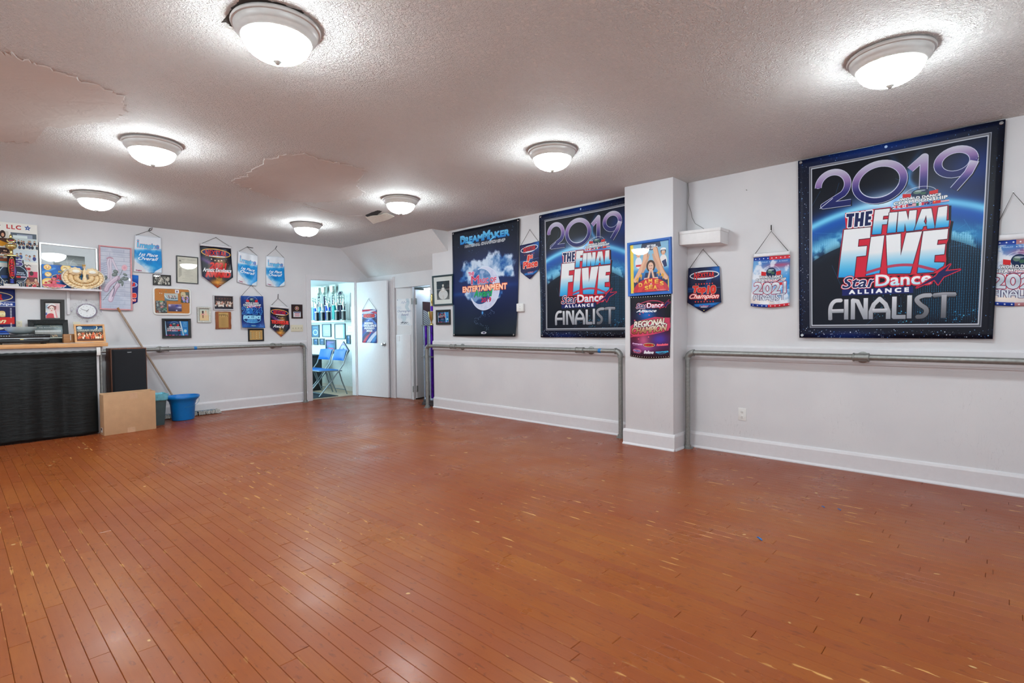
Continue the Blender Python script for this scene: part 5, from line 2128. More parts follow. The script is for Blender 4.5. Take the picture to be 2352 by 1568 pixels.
# side hall behind door_2
struct('wall_hall', MB().box((5.36, 8.30, 0), (7.2, 8.36, 2.0)).box((7.2, 6.3, 0), (7.26, 8.36, 2.0)).box((5.21, 6.24, 0), (7.2, 6.30, 2.0)), W2P)
struct('floor_hall', MB().box((5.44, 6.3, -.05), (7.2, 8.3, -.002)), mat('hall_floor', (96, 54, 34), .4))
struct('ceiling_hall', MB().box((5.36, 6.3, 1.93), (7.2, 8.36, 2.0)), W2P)
t = thing('tube_light', 'glaring white tube light on the low hall ceiling', 'lamp', (5.95, 7.2, 1.93))
MB().box((5.75, 6.9, 1.905), (5.85, 7.55, 1.93)).build('housing', WHITEP, t, bev=.004)
MB().tube([(5.80, 6.93, 1.888), (5.80, 7.52, 1.888)], .016, 12).build('tube', emit('cold_tube', (206, 232, 255), HALL_E), t, smooth=True)

# side room behind door_1
struct('wall_sideroom', MB().box((5.35, YB + .12, 0), (5.42, 12.0, 2.4)), W2P)
struct('wall_sideroom_far', MB().box((3.1, 12.0, 0), (5.42, 12.08, 2.4)), W2P)
struct('wall_sideroom_left', MB().box((3.1, YB + .12, 0), (3.2, 9.05, 2.4)).box((3.1, 10.45, 0), (3.2, 12.0, 2.4)).box((3.1, 9.05, 0), (3.2, 10.45, .62)).box((3.1, 9.05, 1.98), (3.2, 10.45, 2.4)), W2P)
struct('ceiling_sideroom', MB().box((3.1, YB + .12, 2.10), (5.42, 12.08, 2.2)), W2C)
struct('floor_sideroom', MB().box((3.1, YB + .118, -.06), (5.42, 12.08, -.001)), mat('tan_vinyl', (186, 164, 140), .5, var=.08))
def fill_window(n, horiz, c, half):  # invented windows, unseen, added to go with the studio fill
    w = thing('window_%d' % n, None, None, c)
    w['kind'] = 'structure'
    mb, gl = MB(), MB()
    bars = [(-half, half, .52, .58), (-half, half, 2.32, 2.38)] + [(a - .03, a + .03, .58, 2.32) for a in np.linspace(-half + .03, half - .03, 6)]
    for a0, a1, z0, z1 in bars:
        if horiz:
            mb.box((c[0] + a0, c[1], z0), (c[0] + a1, c[1] + .03, z1))
        else:
            mb.box((c[0], c[1] + a0, z0), (c[0] + .03, c[1] + a1, z1))
    mb.build('window_frame', WHITEP, w, bev=.002)
    g = half - .06
    gl.box((c[0] - (g if horiz else 0), c[1] - (0 if horiz else g), .58), (c[0] + (g if horiz else .004), c[1] + (.004 if horiz else g), 2.32))
    gl.build('glass_pane', glassmat(), w)


fill_window(2, False, (XMIN, 2.9, .52), 3.6)
fill_window(3, True, (1.2, YMIN, .52), 3.1)
w1 = thing('window_1', None, None, (3.15, 9.75, .62))
w1['kind'] = 'structure'
mb = MB()
for a, b2 in (((3.1, 9.05, .62), (3.2, 9.10, 1.98)), ((3.1, 10.40, .62), (3.2, 10.45, 1.98)), ((3.1, 9.05, .62), (3.2, 10.45, .67)), ((3.1, 9.05, 1.93), (3.2, 10.45, 1.98)), ((3.12, 9.73, .62), (3.17, 9.77, 1.98))):
    mb.box(a, b2)
mb.build('window_frame', WHITEP, w1)
MB().box((3.14, 9.1, .67), (3.145, 10.4, 1.93)).build('glass_pane', glassmat(), w1)
mb = MB()
pr = [(0, 0), (.016, 0), (.016, .09), (0, .10)]
mb.prism([(5.35 - o, YB + .12, z) for o, z in pr], [(5.35 - o, 12.0, z) for o, z in pr])
struct('baseboard_sideroom', mb, mat('worn_skirting', (206, 196, 186), .5))
struct('trim_6', MB().box((4.2, YB - .01, -.002), (5.04, YB + .125, .004)), mat('threshold_wood', (120, 70, 46), .4))
struct('trim_5', MB().box((5.335, YB + .12, .0), (5.35, 12.0, .58)), mat('dado_paint', (206, 210, 206), .5), label='lower wall panel of the side room')
# ------------------------------------------------------------------ ceiling lights
RIMM = mat('painted_rim', (206, 205, 202), 0.35, .1, var=.03)
DOME = emit('frosted_dome', (255, 253, 250), LAMP_E, (0.86, 0.965, 1.0, 1))
RIM = [(.10, 0), (.176, 0), (.192, -.006), (.196, -.014), (.192, -.022), (.184, -.024), (.183, -.030), (.180, -.040), (.172, -.052), (.160, -.062), (.156, -.070), (.152, -.072), (.150, -.066)]
BOWL = [(.150, -.064)] + [(.150 * math.cos(t), -.066 - .098 * math.sin(t)) for t in np.linspace(.08, PI / 2 - .02, 9)] + [(.002, -.1642)]


def ceiling_light(x, y, label, group=None, tilt=0.0):
    t = thing('ceiling_light', label, 'lamp', (x, y, ZC), group)
    if not LAMP_PROTO:
        MB().lathe(RIM, (x, y, ZC), 40).build('rim', RIMM, t, smooth=True)
        MB().lathe(BOWL, (x, y, ZC), 32).build('dome', DOME, t, smooth=True)
        MB().lathe([(.020, -.158), (.019, -.166), (.012, -.172), (.008, -.178), (.001, -.181)], (x, y, ZC), 16).build('finial', mat('nickel', (170, 170, 166), .3, .8), t, smooth=True)
        LAMP_PROTO.extend(t.children)
    else:
        for ch in LAMP_PROTO:
            c = ch.copy()
            COL.objects.link(c)
            c.parent = t
    return t


LAMP_PROTO = []
GL_ = 'domed ceiling lights in two rows'
for x, y, l in ((1.09, 2.50, 'largest domed ceiling light, with a bare board patch beside its rim'),
                (3.42, .46, 'domed ceiling light above the tall 2019 banner right of the column'),
                (1.10, 4.72, 'domed ceiling light between the two smooth plaster patches, cracked at its rim'),
                (1.10, 6.90, 'domed ceiling light nearest the shelf with the photo collage'),
                (3.35, 2.67, 'domed ceiling light hanging in front of the column and its blue frame'),
                (3.43, 4.85, 'domed ceiling light beside the torn hole with a hanging flap'),
                (3.35, 6.90, 'smallest, farthest domed ceiling light, above the open white door')):
    ceiling_light(x, y, l, GL_)
for x, y, l in ((1.1, .35, 'right row above the camera'), (-1.2, .4, 'left row beside the camera'), (-1.2, 2.55, 'left row, second from the front wall'), (-1.2, 4.75, 'left row, third from the front wall'),
                (-1.2, 6.9, 'left row, above the counter end')):
    ceiling_light(x, y, 'domed ceiling light out of view, ' + l, GL_)

# ------------------------------------------------------------------ barres
PR_ = .024


def barre(label, P, s0, s1, z, floor0, floor1, flanges, tees, tape=None, o=.10, loc=None):
    """pipe from s0 to s1; floor0 / floor1: whether that end turns down into a post"""
    t = thing('barre', label, 'handrail', loc)
    sg = 1 if s1 > s0 else -1
    MB().tube([P(s0 + sg * (.04 if floor0 else 0), z, o), P(s1 - sg * (.04 if floor1 else 0), z, o)], PR_, 18).build('rail', STEEL, t, smooth=True)
    for end, has, d in ((s0, floor0, sg), (s1, floor1, -sg)):
        if not has:
            continue
        mb = MB()
        mb.tube([P(end + d * (.058 - .058 * math.sin(a)), z - (.058 - .058 * math.cos(a)), o) for a in np.linspace(0, PI / 2, 8)], PR_ + .006, 16)
        mb.tube([P(end + d * .05, z, o), P(end + d * .066, z, o)], PR_ + .010, 16)
        mb.tube([P(end, z - .05, o), P(end, z - .066, o)], PR_ + .010, 16)
        mb.build('elbow', STEEL, t, smooth=True)
        MB().tube([P(end, z - .05, o), P(end, .012, o)], PR_, 18).build('post', STEEL, t, smooth=True)
        MB().lathe([(.050, 0), (.050, .008), (.034, .012), (.033, .035), (.027, .037)], P(end, 0, o), 20).build('floor_flange', STEEL, t, smooth=True)
    nrm = (P(0, 0, 1) - P(0, 0, 0)).normalized()
    for s in flanges:
        mb = MB()
        mb.lathe([(.046, 0), (.046, .008), (.030, .012), (.024, .022), (.024, o - .03)], P(s, z - .004, .021), 20, nrm)
        mb.build('wall_flange', STEEL, t, smooth=True)
    for s in tees:
        MB().tube([P(s - .058, z, o), P(s - .054, z, o), P(s - .044, z, o), P(s - .043, z, o), P(s + .043, z, o), P(s + .044, z, o), P(s + .054, z, o), P(s + .058, z, o)],
                  [PR_ + .004, PR_ + .011, PR_ + .011, PR_ + .007, PR_ + .007, PR_ + .011, PR_ + .011, PR_ + .004], 18).build('coupling', STEEL, t, smooth=True)
    if tape:
        MB().tube([P(tape - .018, z, o), P(tape + .018, z, o)], PR_ + .0012, 18).build('tape', mat('blue_tape', (24, 118, 190), .5), t, smooth=True)
    return t


barre('galvanised pipe barre along the back wall under the small plaques', PB, 1.25, 4.035, .953, False, True, (2.005, 3.545), (2.045, 3.60), 2.425, loc=(4.035, YB - .1, 0))
barre('galvanised pipe barre on the right wall between door and column', PR, 6.415, 3.04, .938, True, True, (5.68, 3.47), (5.80, 3.575), 3.30, loc=(XR - .1, 3.04, 0))
barre('galvanised pipe barre under the tall 2019 banner right of the column', PR, 2.282, -2.5, .943, True, False, (.84, -1.4), (.84, -1.4), None, loc=(XR - .1, 2.282, 0))


# ------------------------------------------------------------------ banners and frames
def banner(label, P, c4, pm, cat='banner', tip=0.0, sleeve=None, cord=None, tail=None, group=None, o=.014, wave=.006, seed=0, belly=0.0, name='wall_banner', grommets=(), curl=0.0, nx=22, ny=26, skewtip=0.5, sleeve_m=None):
    """cloth print on wall frame P with corners c4 (s, z); tip deepens the middle of the lower edge"""
    tl, tr, br, bl = c4
    base = P(*bil(c4, .5, .0), o)
    t = thing(name, label, cat, base, group)
    hgt = .5 * ((tl[1] - bl[1]) + (tr[1] - br[1]))
    mx = hgt + tip
    rr = random.Random(seed)
    ph = [rr.random() * 6 for _ in range(6)]

    def low(u):
        if not tip:
            return -belly * math.sin(PI * u)
        a = u / skewtip if u < skewtip else (1 - u) / (1 - skewtip)
        return -tip * a

    def f(u, v):
        s, z = bil(c4, u, v)
        z += low(u) * v
        w = wave * (math.sin(u * 7 + ph[0]) * math.sin(v * 3 + ph[1]) + .7 * math.sin((u + v) * 9 + ph[2]) * v + .5 * math.sin(u * 17 + ph[3]) * (1 - v) ** 2)
        return P(s, z, o + w * .9 + wave + curl * max(v - .75, 0) ** 2 * 16 * (.5 + .5 * math.sin(u * 5 + ph[4])))

    def uv(u, v):
        return (u, 1 - v * (hgt - low(u)) / mx if tip else 1 - v)
    MB().grid(nx, ny, f, uv).build('cloth', pm, t, smooth=True, solid=.0012, recalc=False)
    if sleeve:
        mb = MB()
        top = [(bil(c4, u, 0)[0], bil(c4, u, 0)[1]) for u in np.linspace(0, 1, 15)]
        pr = [(-.002, 0), (.010, .1), (.014, .45), (.012, .8), (.002, 1.0), (-.002, 1.02)]

        def g(u, v):
            s, z = bil(c4, u, 0)
            k = int(round(v * (len(pr) - 1)))
            return P(s, z + sleeve * (1 - pr[k][1]), o + wave + pr[k][0] * .8 + .002 * math.sin(u * 11 + ph[5]))
        MB().grid(14, len(pr) - 1, g).build('sleeve', sleeve_m or SATW, t, smooth=True, solid=.001, recalc=False)
    if cord:
        ax, az = cord
        zt = sleeve * .75 if sleeve else -.004
        a, b2 = bil(c4, .03, 0), bil(c4, .97, 0)
        mid = P(ax, az, .018)
        MB().tube([P(a[0], a[1] + zt, o + wave), mid, P(b2[0], b2[1] + zt, o + wave)], .0028, 6).build('cord', CORD, t)
        MB().tube([P(ax, az + .004, 0), P(ax, az + .004, .024)], .003, 8).build('nail', CHROME, t)
        if tail:
            q = [P(x, z, .02 + .004 * (i % 2)) for i, (x, z) in enumerate(tail)]
            MB().tube([mid] + q, .0044, 6).build('cord_end', mat('black_cord', (36, 34, 34), .8), t)
    for u, v in grommets:
        s, z = bil(c4, u, v)
        n_ = (P(0, 0, 1) - P(0, 0, 0)).normalized()
        MB().lathe([(.006, 0), (.012, 0), (.012, .002), (.010, .004), (.007, .004), (.005, .001)], P(s, z, f(u, v).__sub__(P(s, z, 0)).dot(n_) + .0006), 14, n_).build('grommet', CHROME, t, smooth=True)
    return t


def framed(label, P, c4, bar, depth, fm, pm, cat='picture', name='picture_frame', mat_w=0.0, mat_m=None, glass=True, lean=0.0, o=.002, group=None, prof=None, bev=True, loc=None):
    """rectangular frame: mitred bars, optional mat board, print and pane; lean tips the top towards the wall"""
    tl, tr, br, bl = c4
    W_ = math.hypot(tr[0] - tl[0], tr[1] - tl[1])
    H_ = math.hypot(bl[0] - tl[0], bl[1] - tl[1])
    ztop = max(tl[1], tr[1])

    def F(i, oo, q):
        """point on the rectangle inset by i at depth oo, corner q"""
        u, v = i / W_, i / H_
        uu, vv = ((u, v), (1 - u, v), (1 - u, 1 - v), (u, 1 - v))[q]
        s, z = bil(c4, uu, vv)
        return P(s, z, o + oo + lean * (ztop - z))

    def FU(u, v, i, oo):
        a, b2 = i / W_, i / H_
        s, z = bil(c4, a + u * (1 - 2 * a), b2 + v * (1 - 2 * b2))
        return P(s, z, o + oo + lean * (ztop - z))
    t = thing(name, label, cat, loc or P(*bil(c4, .5, 1.0), o), group)
    pr = prof or [(0, 0), (0, depth * .8), (.0016, depth), (bar * .7, depth * .96), (bar, depth * .72), (bar, depth * .25)]

    def ring(mb, pr):
        k = len(mb.v)
        for i, oo in pr:
            mb.v += [tuple(F(i, oo, q)) for q in range(4)]
        for a in range(len(pr) - 1):
            for q in range(4):
                q2 = (q + 1) % 4
                mb.f.append((k + a * 4 + q, k + a * 4 + q2, k + a * 4 + 4 + q2, k + a * 4 + 4 + q))
        return mb
    if fm:
        ring(MB(), pr).build('frame', fm, t, recalc=False)
    pi = bar
    if mat_w:
        ring(MB(), [(bar - .002, depth * .3), (bar - .002, depth * .46), (bar + mat_w, depth * .46), (bar + mat_w + .002, depth * .36)]).build('mat_board', mat_m or mat('mat_board', (222, 226, 224), .7, var=.02), t, recalc=False)
        pi = bar + mat_w
    mb = MB().grid(1, 1, lambda u, v: FU(u, v, pi - .0005, depth * .35))
    mb.build('print', pm, t, recalc=False, solid=.001)
    q = MB()
    q.hull8([FU(0, 1, 0.001, .0), FU(1, 1, 0.001, .0), FU(1, 1, 0.001, depth * .22), FU(0, 1, 0.001, depth * .22), FU(0, 0, 0.001, .0), FU(1, 0, 0.001, .0), FU(1, 0, 0.001, depth * .22), FU(0, 0, 0.001, depth * .22)])
    q.build('backing', mat('backing_board', (120, 96, 70), .8), t)
    if glass:
        MB().grid(1, 1, lambda u, v: FU(u, v, bar, depth * .6)).build('glass_pane', glassmat(), t, recalc=False)
    return t


def qd(s0, z1, s1, z0):
    return [(s0, z1), (s1, z1), (s1, z0), (s0, z0)]


# ---- right wall, from the alcove to the right edge
BLKF = mat('black_frame', (26, 26, 28), .3, var=.05)
framed('dark green framed photo of a seated dancer in a white skirt', PR, [(6.36, 1.994), (5.878, 1.990), (5.886, 1.539), (6.34, 1.538)], .026, .024, mat('green_black_frame', (38, 60, 66), .3), PR_BALL, mat_w=.062,
       mat_m=mat('grey_mat', (214, 220, 216), .7, var=.02))
framed('small black plaque with blue print below the seated dancer photo', PR, qd(6.283, 1.478, 5.960, 1.256), .034, .02, BLKF, PR_CARD2, cat='plaque', name='award_plaque', glass=False)
banner('tall dark blue banner with a crescent moon, clouds and entertainment award lettering', PR, [(5.885, 2.588), (4.56, 2.598), (4.635, 1.088), (5.893, 1.085)], PR_MOON, wave=.009, seed=3,
       grommets=((.02, .015), (.98, .015), (.02, .985), (.975, .985)), ny=36, nx=30, curl=.02)
mb = MB().box((XR - .034, 4.505, 1.408), (XR, 4.622, 1.512))
t = thing('thermostat', 'small white wall box half behind the moon banner edge', 'switch', (XR, 4.56, 1.41))
mb.build('cover', WHITEP, t, bev=.008)
for z in (1.475, 1.445):
    MB().lathe([(.004, 0), (.004, .001)], (XR - .034, 4.56, z), 8, (-1, 0, 0)).build('screw', STEEL, t)
banner('blue pennant lettered 1st Place, hanging beside the moon banner', PR, [(4.558, 2.251), (4.242, 2.273), (4.241, 1.931), (4.557, 1.913)], PR_1ST, 'pennant', tip=.11, cord=(4.394, 2.432), seed=4, name='wall_pennant')
banner('tall 2019 finalist banner partly hidden behind the column', PR, [(4.236, 2.586), (2.93, 2.603), (2.935, 1.083), (4.228, 1.080)], PR_2019, wave=.006, seed=5, grommets=((.02, .015), (.02, .985)), ny=36, nx=30)
framed('blue framed show poster of legs, sailors and a red sunburst', PCOL, [(2.817, 2.051), (2.342, 2.057), (2.335, 1.515), (2.808, 1.509)], .028, .022, mat('blue_frame', (20, 92, 178), .35, var=.04), PR_SAIL, cat='poster')
banner('glossy black and magenta regional champion banner under the blue frame', PCOL, [(2.787, 1.512), (2.345, 1.512), (2.363, .903), (2.796, .903)], PR_REG, wave=.004, seed=6, belly=.016, o=.006)
# box shelf on the column corner
t = thing('box_shelf', 'white box shelf fixed in the corner beside the column', 'shelf', (XR, 2.13, 1.97))
MB().prism([(XR - .19, 2.325, 2.112), (XR - .19, 1.927, 2.102), (XR - .19, 1.927, 1.970), (XR - .19, 2.325, 1.990)], [(XR, 2.325, 2.112), (XR, 1.927, 2.102), (XR, 1.927, 1.966), (XR, 2.325, 1.986)]).build('box', mat('shelf_paint', (224, 222, 222), .45, var=.02, bump=.1), t, bev=.003)
MB().prism([(XR - .196, 2.325, 2.118), (XR - .196, 1.921, 2.108), (XR - .196, 1.921, 2.080), (XR - .196, 2.325, 2.090)], [(XR, 2.325, 2.118), (XR, 1.921, 2.108), (XR, 1.921, 2.080), (XR, 2.325, 2.090)]).build('top_board', mat('shelf_paint', (0, 0, 0)), t, bev=.002)
tag(MB().tube([(XR - .012, 2.318, 2.62), (XR - .010, 2.310, 2.50), (XR - .012, 2.318, 2.42), (XR - .01, 2.29, 2.34), (XR - .012, 2.275, 2.27), (XR - .012, 2.245, 2.21), (XR - .02, 2.16, 2.15), (XR - .06, 2.12, 2.118)], .0022, 6).build('wire', mat('grey_wire', (120, 118, 114), .6)),
    'thin grey wire running from ceiling corner down to the box shelf', 'wire')
tag(MB().tube([(XR - .016, 2.322, 2.62), (XR - .016, 2.322, 2.45), (XR - .016, 2.324, 2.32), (XR - .03, 2.322, 2.22), (XR - .05, 2.31, 2.118)], .002, 6).build('wire', mat('pale_wire', (176, 174, 172), .6)),
    'thin pale wire straight down the column corner to the box shelf', 'wire')
banner('dark blue pennant lettered Top 10 Champion under the box shelf', PR, [(2.306, 1.776), (2.0, 1.770), (1.981, 1.429), (2.32, 1.436)], PR_T10, 'pennant', tip=.097, cord=(2.165, 1.948), seed=7, name='wall_pennant', o=.02)
banner('2021 finalist banner with white sleeve between pennant and tall banner', PR, [(1.688, 1.82), (1.382, 1.816), (1.384, 1.375), (1.711, 1.381)], PR_2021A, sleeve=.036, cord=(1.54, 2.043), tail=((1.54, 2.07), (1.539, 2.097)), seed=8, belly=.014, wave=.008, o=.02)
banner('tallest 2019 finalist banner, seen whole on the right wall', PR, [(1.321, 2.612), (.018, 2.612), (.067, 1.094), (1.304, 1.095)], PR_2019, wave=.005, seed=9, grommets=((.016, .012), (.984, .014), (.018, .986)), ny=40, nx=34, o=.03)
banner('pale finalist banner cut by the right edge of the photo', PR, [(.092, 1.783), (-.213, 1.775), (-.215, 1.328), (.10, 1.337)], PR_2021B, sleeve=.042, cord=(-.026, 2.103), seed=10, belly=.012, wave=.006, o=.006)
tag(MB().tube([(XR, 1.758, 2.449), (XR - .02, 1.758, 2.449)], .003, 8).build('nail', STEEL), 'lone nail high on the bare wall above the 2021 banner', 'nail')


def outlet(label, P, s, z, m, w=.072, h=.116, sg=1):
    t = thing('wall_outlet', label, 'outlet', P(s, z - h / 2, 0))
    n_ = (P(0, 0, 1) - P(0, 0, 0)).normalized()
    a, b2 = P(s - w / 2, z - h / 2, 0), P(s + w / 2, z + h / 2, .006)
    MB().box(a, b2).build('cover_plate', m, t, bev=.0018)
    for dz in (.024, -.024):
        MB().lathe([(.0165, 0), (.0165, .0015), (.0155, .002)], P(s, z + dz, .0062), 16, n_).build('socket', m, t, smooth=True)
        mb = MB()
        for ds in (-.006, .006):
            mb.box(P(s + ds - .0012, z + dz - .001, .0078), P(s + ds + .0012, z + dz + .008, .0086))
        mb.lathe([(.0026, 0), (.0026, .0008)], P(s, z + dz - .008, .0078), 8, n_)
        mb.build('slots', DARK, t)
    return t


outlet('white duplex outlet low on the right wall', PR, 1.793, .375, WHITEP)
outlet('cream outlet on the back wall behind the glass bowl', PB, .595, 1.297, CREAM, .056, .09)

# ---- back wall, left to right
GIM = 'light blue satin 1st place banners'
banner('light blue 1st place banner with black looped cord, leftmost of three', PB, [(1.764, 2.494), (2.062, 2.492), (2.064, 2.002), (1.738, 1.998)], PR_IMG, cord=(1.917, 2.564), tail=((1.935, 2.60), (1.965, 2.612), (1.955, 2.585), (1.925, 2.568)), seed=11, wave=.007, group=GIM, belly=.006)
banner('light blue 1st place banner tilted, directly above the 2024 banner', PB, [(3.061, 2.401), (3.351, 2.364), (3.327, 1.890), (3.041, 1.934)], PR_IMG, cord=(3.198, 2.483), tail=((3.24, 2.478), (3.285, 2.474)), seed=12, wave=.009, group=GIM, belly=.012, o=.02)
banner('light blue 1st place banner nearest the open white door', PB, [(3.483, 2.373), (3.769, 2.371), (3.763, 1.915), (3.47, 1.905)], PR_IMG, cord=(3.628, 2.496), tail=((3.64, 2.52), (3.653, 2.543)), seed=13, wave=.008, group=GIM, belly=.022)
banner('black fiery pennant lettered 2021 artistic excellence award', PB, [(2.543, 2.432), (2.965, 2.432), (2.98, 2.0), (2.561, 1.992)], PR_FIRE1, 'pennant', tip=.165, sleeve=.034, cord=(2.761, 2.575), seed=14, wave=.009, name='wall_pennant')
banner('small black fiery pennant lettered technique award beside the light switches', PB, [(3.528, 1.561), (3.82, 1.540), (3.833, 1.225), (3.522, 1.245)], PR_FIRE2, 'pennant', tip=.145, sleeve=.034, cord=(3.656, 1.708), tail=((3.656, 1.74), (3.656, 1.777)), seed=15, wave=.007, name='wall_pennant', skewtip=.55)
banner('dark blue 2024 excellence award banner with bright blue print', PB, [(3.078, 1.726), (3.41, 1.730), (3.424, 1.234), (3.089, 1.243)], PR_2024, cord=(3.248, 1.901), seed=16, wave=.008, curl=.02, o=.034)
banner('blue champion pennant half hidden behind the pink frame', PB, [(1.512, 1.972), (1.792, 1.954), (1.775, 1.596), (1.515, 1.606)], PR_BEHIND, 'pennant', tip=.075, seed=17, name='wall_pennant', o=.004, wave=.003)
banner('dark blue championships banner hanging under the shelf at left edge', PB, [(.105, 1.718), (.569, 1.716), (.565, 1.20), (.10, 1.20)], PR_LEFT, seed=18, wave=.004, o=.02)
framed('small black framed black-and-white crowd photo under the first blue banner', PB, qd(1.955, 1.981, 2.171, 1.834), .012, .016, BLKF, PR_BW)
framed('thin black framed cream theatre programme page', PB, [(2.243, 2.266), (2.521, 2.262), (2.514, 1.874), (2.236, 1.880)], .013, .016, BLKF, PR_DOC)
framed('wide black frame with blue dance championship print above the barre', PB, qd(2.048, 1.376, 2.403, 1.100), .035, .026, BLKF, PR_CARD, cat='plaque', name='award_plaque')
framed('ornate silver frame with photo of two young dancers', PB, qd(2.489, 1.548, 2.670, 1.319), .03, .02, mat('embossed_silver', (186, 184, 176), .35, .8, var=.25, scale=90, bump=.8, bscale=150), PR_DANC)
framed('white edged box frame with dark group photo', PB, qd(2.706, 1.723, 2.986, 1.509), .012, .03, mat('pale_frame', (206, 204, 208), .4), PR_GROUP)
t = framed('brown wooden plaque with yellowed musical programme glued on', PB, qd(2.769, 1.471, 2.905, 1.242), .001, .026, None, PR_PIP, cat='plaque', name='award_plaque', glass=False, o=.012)
mb = MB()
edge = []
for i in range(40):
    q = i / 40 * 4
    k, fr = int(q), q % 1
    s, z = [(2.728 + .215 * fr, 1.484), (2.943, 1.484 - .258 * fr), (2.943 - .215 * fr, 1.226), (2.728, 1.226 + .258 * fr)][k]
    edge.append((s + rng.randn() * .002, z + rng.randn() * .002))
mb.prism([PB(s, z, .018) for s, z in edge], [PB(s, z, .001) for s, z in edge])
mb.build('wood_slab', woodmat('plaque_wood', (120, 62, 26), (156, 86, 38), .35, axis=2), t)
framed('brass plated grid plaque on black, below the 2024 banner', PB, qd(3.185, 1.223, 3.423, 1.029), .022, .018, BLKF, PR_GOLD, cat='plaque', name='award_plaque', glass=False, o=.001)
framed('small dark plaque with round medal above the light switches', PB, qd(3.873, 1.617, 4.057, 1.388), .004, .016, mat('walnut_edge', (44, 28, 28), .4), PR_MEDAL, cat='plaque', name='award_plaque', glass=False)
t = thing('light_switch', 'cream four-gang switch plate beside the door frame', 'switch', (3.96, YB, 1.17))
MB().box(PB(3.858, 1.169, 0), PB(4.063, 1.281, .006)).build('cover_plate', CREAM, t, bev=.0018)
for k in range(4):
    MB().box(PB(3.892 + k * .046 - .004, 1.218, .006), PB(3.892 + k * .046 + .004, 1.236, .016)).build('toggle', mat('toggle', (176, 168, 144), .4), t, bev=.001)

# cork board with its snapshots (they are pinned to it: things of their own)
t = thing('cork_board', 'cork pinboard in a rounded white plastic frame', 'pinboard', PB(2.18, 1.425, 0))


def rrect(s0, z0, s1, z1, r, o, n=6):
    out = []
    for cx, cz, a0 in ((s1 - r, z1 - r, 0), (s0 + r, z1 - r, PI / 2), (s0 + r, z0 + r, PI), (s1 - r, z0 + r, 1.5 * PI)):
        out += [PB(cx + r * math.cos(a0 + a), cz + r * math.sin(a0 + a), o) for a in np.linspace(0, PI / 2, n)]
    return out


cb = (1.947, 1.424, 2.416, 1.811)
mb = MB()
lo = [rrect(cb[0] + i, cb[1] + i, cb[2] - i, cb[3] - i, r, o) for i, r, o in ((0, .045, 0), (0, .045, .014), (.006, .04, .020), (.020, .03, .020), (.026, .02, .010))]
k = len(lo[0])
for r_ in lo:
    mb.v += [tuple(p) for p in r_]
for a in range(len(lo) - 1):
    mb.f += [(a * k + i, a * k + (i + 1) % k, (a + 1) * k + (i + 1) % k, (a + 1) * k + i) for i in range(k)]
mb.build('frame', WHITEP, t, smooth=True)
q = rrect(cb[0] + .02, cb[1] + .02, cb[2] - .02, cb[3] - .02, .02, .011)
MB().prism(q, [p + Vector((0, .010, 0)) for p in q]).build('cork', mat('cork', (186, 122, 62), .85, var=.18, scale=160, bump=.3), t)
for c, n_ in (((206, 30, 40), (2.031, 1.752)), ((30, 150, 130), (2.105, 1.757)), ((226, 226, 222), (2.053, 1.722)), ((220, 220, 216), (2.03, 1.726))):
    MB().lathe([(.004, 0), (.0028, .004), (.006, .010), (.005, .012)], PB(n_[0], n_[1], .011), 8, (0, -1, 0)).build('push_pin', mat('pin_%d' % c[0] + str(c[1]), c, .3), t, smooth=True)
for i, (c4, lab) in enumerate((([(2.082, 1.728), (2.249, 1.725), (2.246, 1.622), (2.088, 1.625)], 'wide snapshot with white glare, upper middle of the cork board'),
                               ([(2.283, 1.753), (2.390, 1.753), (2.394, 1.600), (2.287, 1.603)], 'upright snapshot of a family group, right side of the cork board'),
                               ([(1.978, 1.622), (2.109, 1.621), (2.113, 1.454), (1.980, 1.456)], 'colourful blurred print in the lower left of the cork board'),
                               ([(2.128, 1.578), (2.292, 1.579), (2.290, 1.477), (2.129, 1.478)], 'dark purple snapshot at the bottom of the cork board'),
                               ([(2.216, 1.782), (2.264, 1.779), (2.263, 1.730), (2.215, 1.733)], 'tiny white card pinned at the cork board top'))):
    o = MB().grid(6, 6, lambda u, v, c4=c4: PB(*bil(c4, u, v), .0125 + .004 * (u * u + v) * (1 if i < 4 else .2))).build('snapshot', PR_SNAP[i], None, recalc=False, solid=.0006, origin=PB(*bil(c4, .5, 1), .012))
    tag(o, lab, 'photo', group='snapshots pinned to the cork board')

# pink framed slippers
framed('tall pink framed ballet slippers and rose picture', PB, [(1.369, 2.316), (1.719, 2.312), (1.711, 1.480), (1.360, 1.488)], .017, .022, mat('pink_frame', (206, 142, 146), .3, .15), PR_SLIP, cat='picture', o=.018)

# ------------------------------------------------------------------ upper shelf and what stands on it
SHZ = 1.735
t = thing('wall_shelf', 'thin white wall shelf crowded with awards and dolls', 'shelf', (.4, YB - .1, 1.71))
MB().box((-.9, YB - .20, 1.712), (1.363, YB - .001, SHZ)).build('board', mat('shelf_white', (214, 208, 214), .45, var=.03), t, bev=.002)
MB().box((1.035, YB - .03, 1.42), (1.065, YB - .001, 1.712)).build('bracket', TRIM, t, bev=.002)
MB().box((-.3, YB - .16, 1.60), (-.27, YB - .001, 1.712)).build('bracket', TRIM, t, bev=.002)


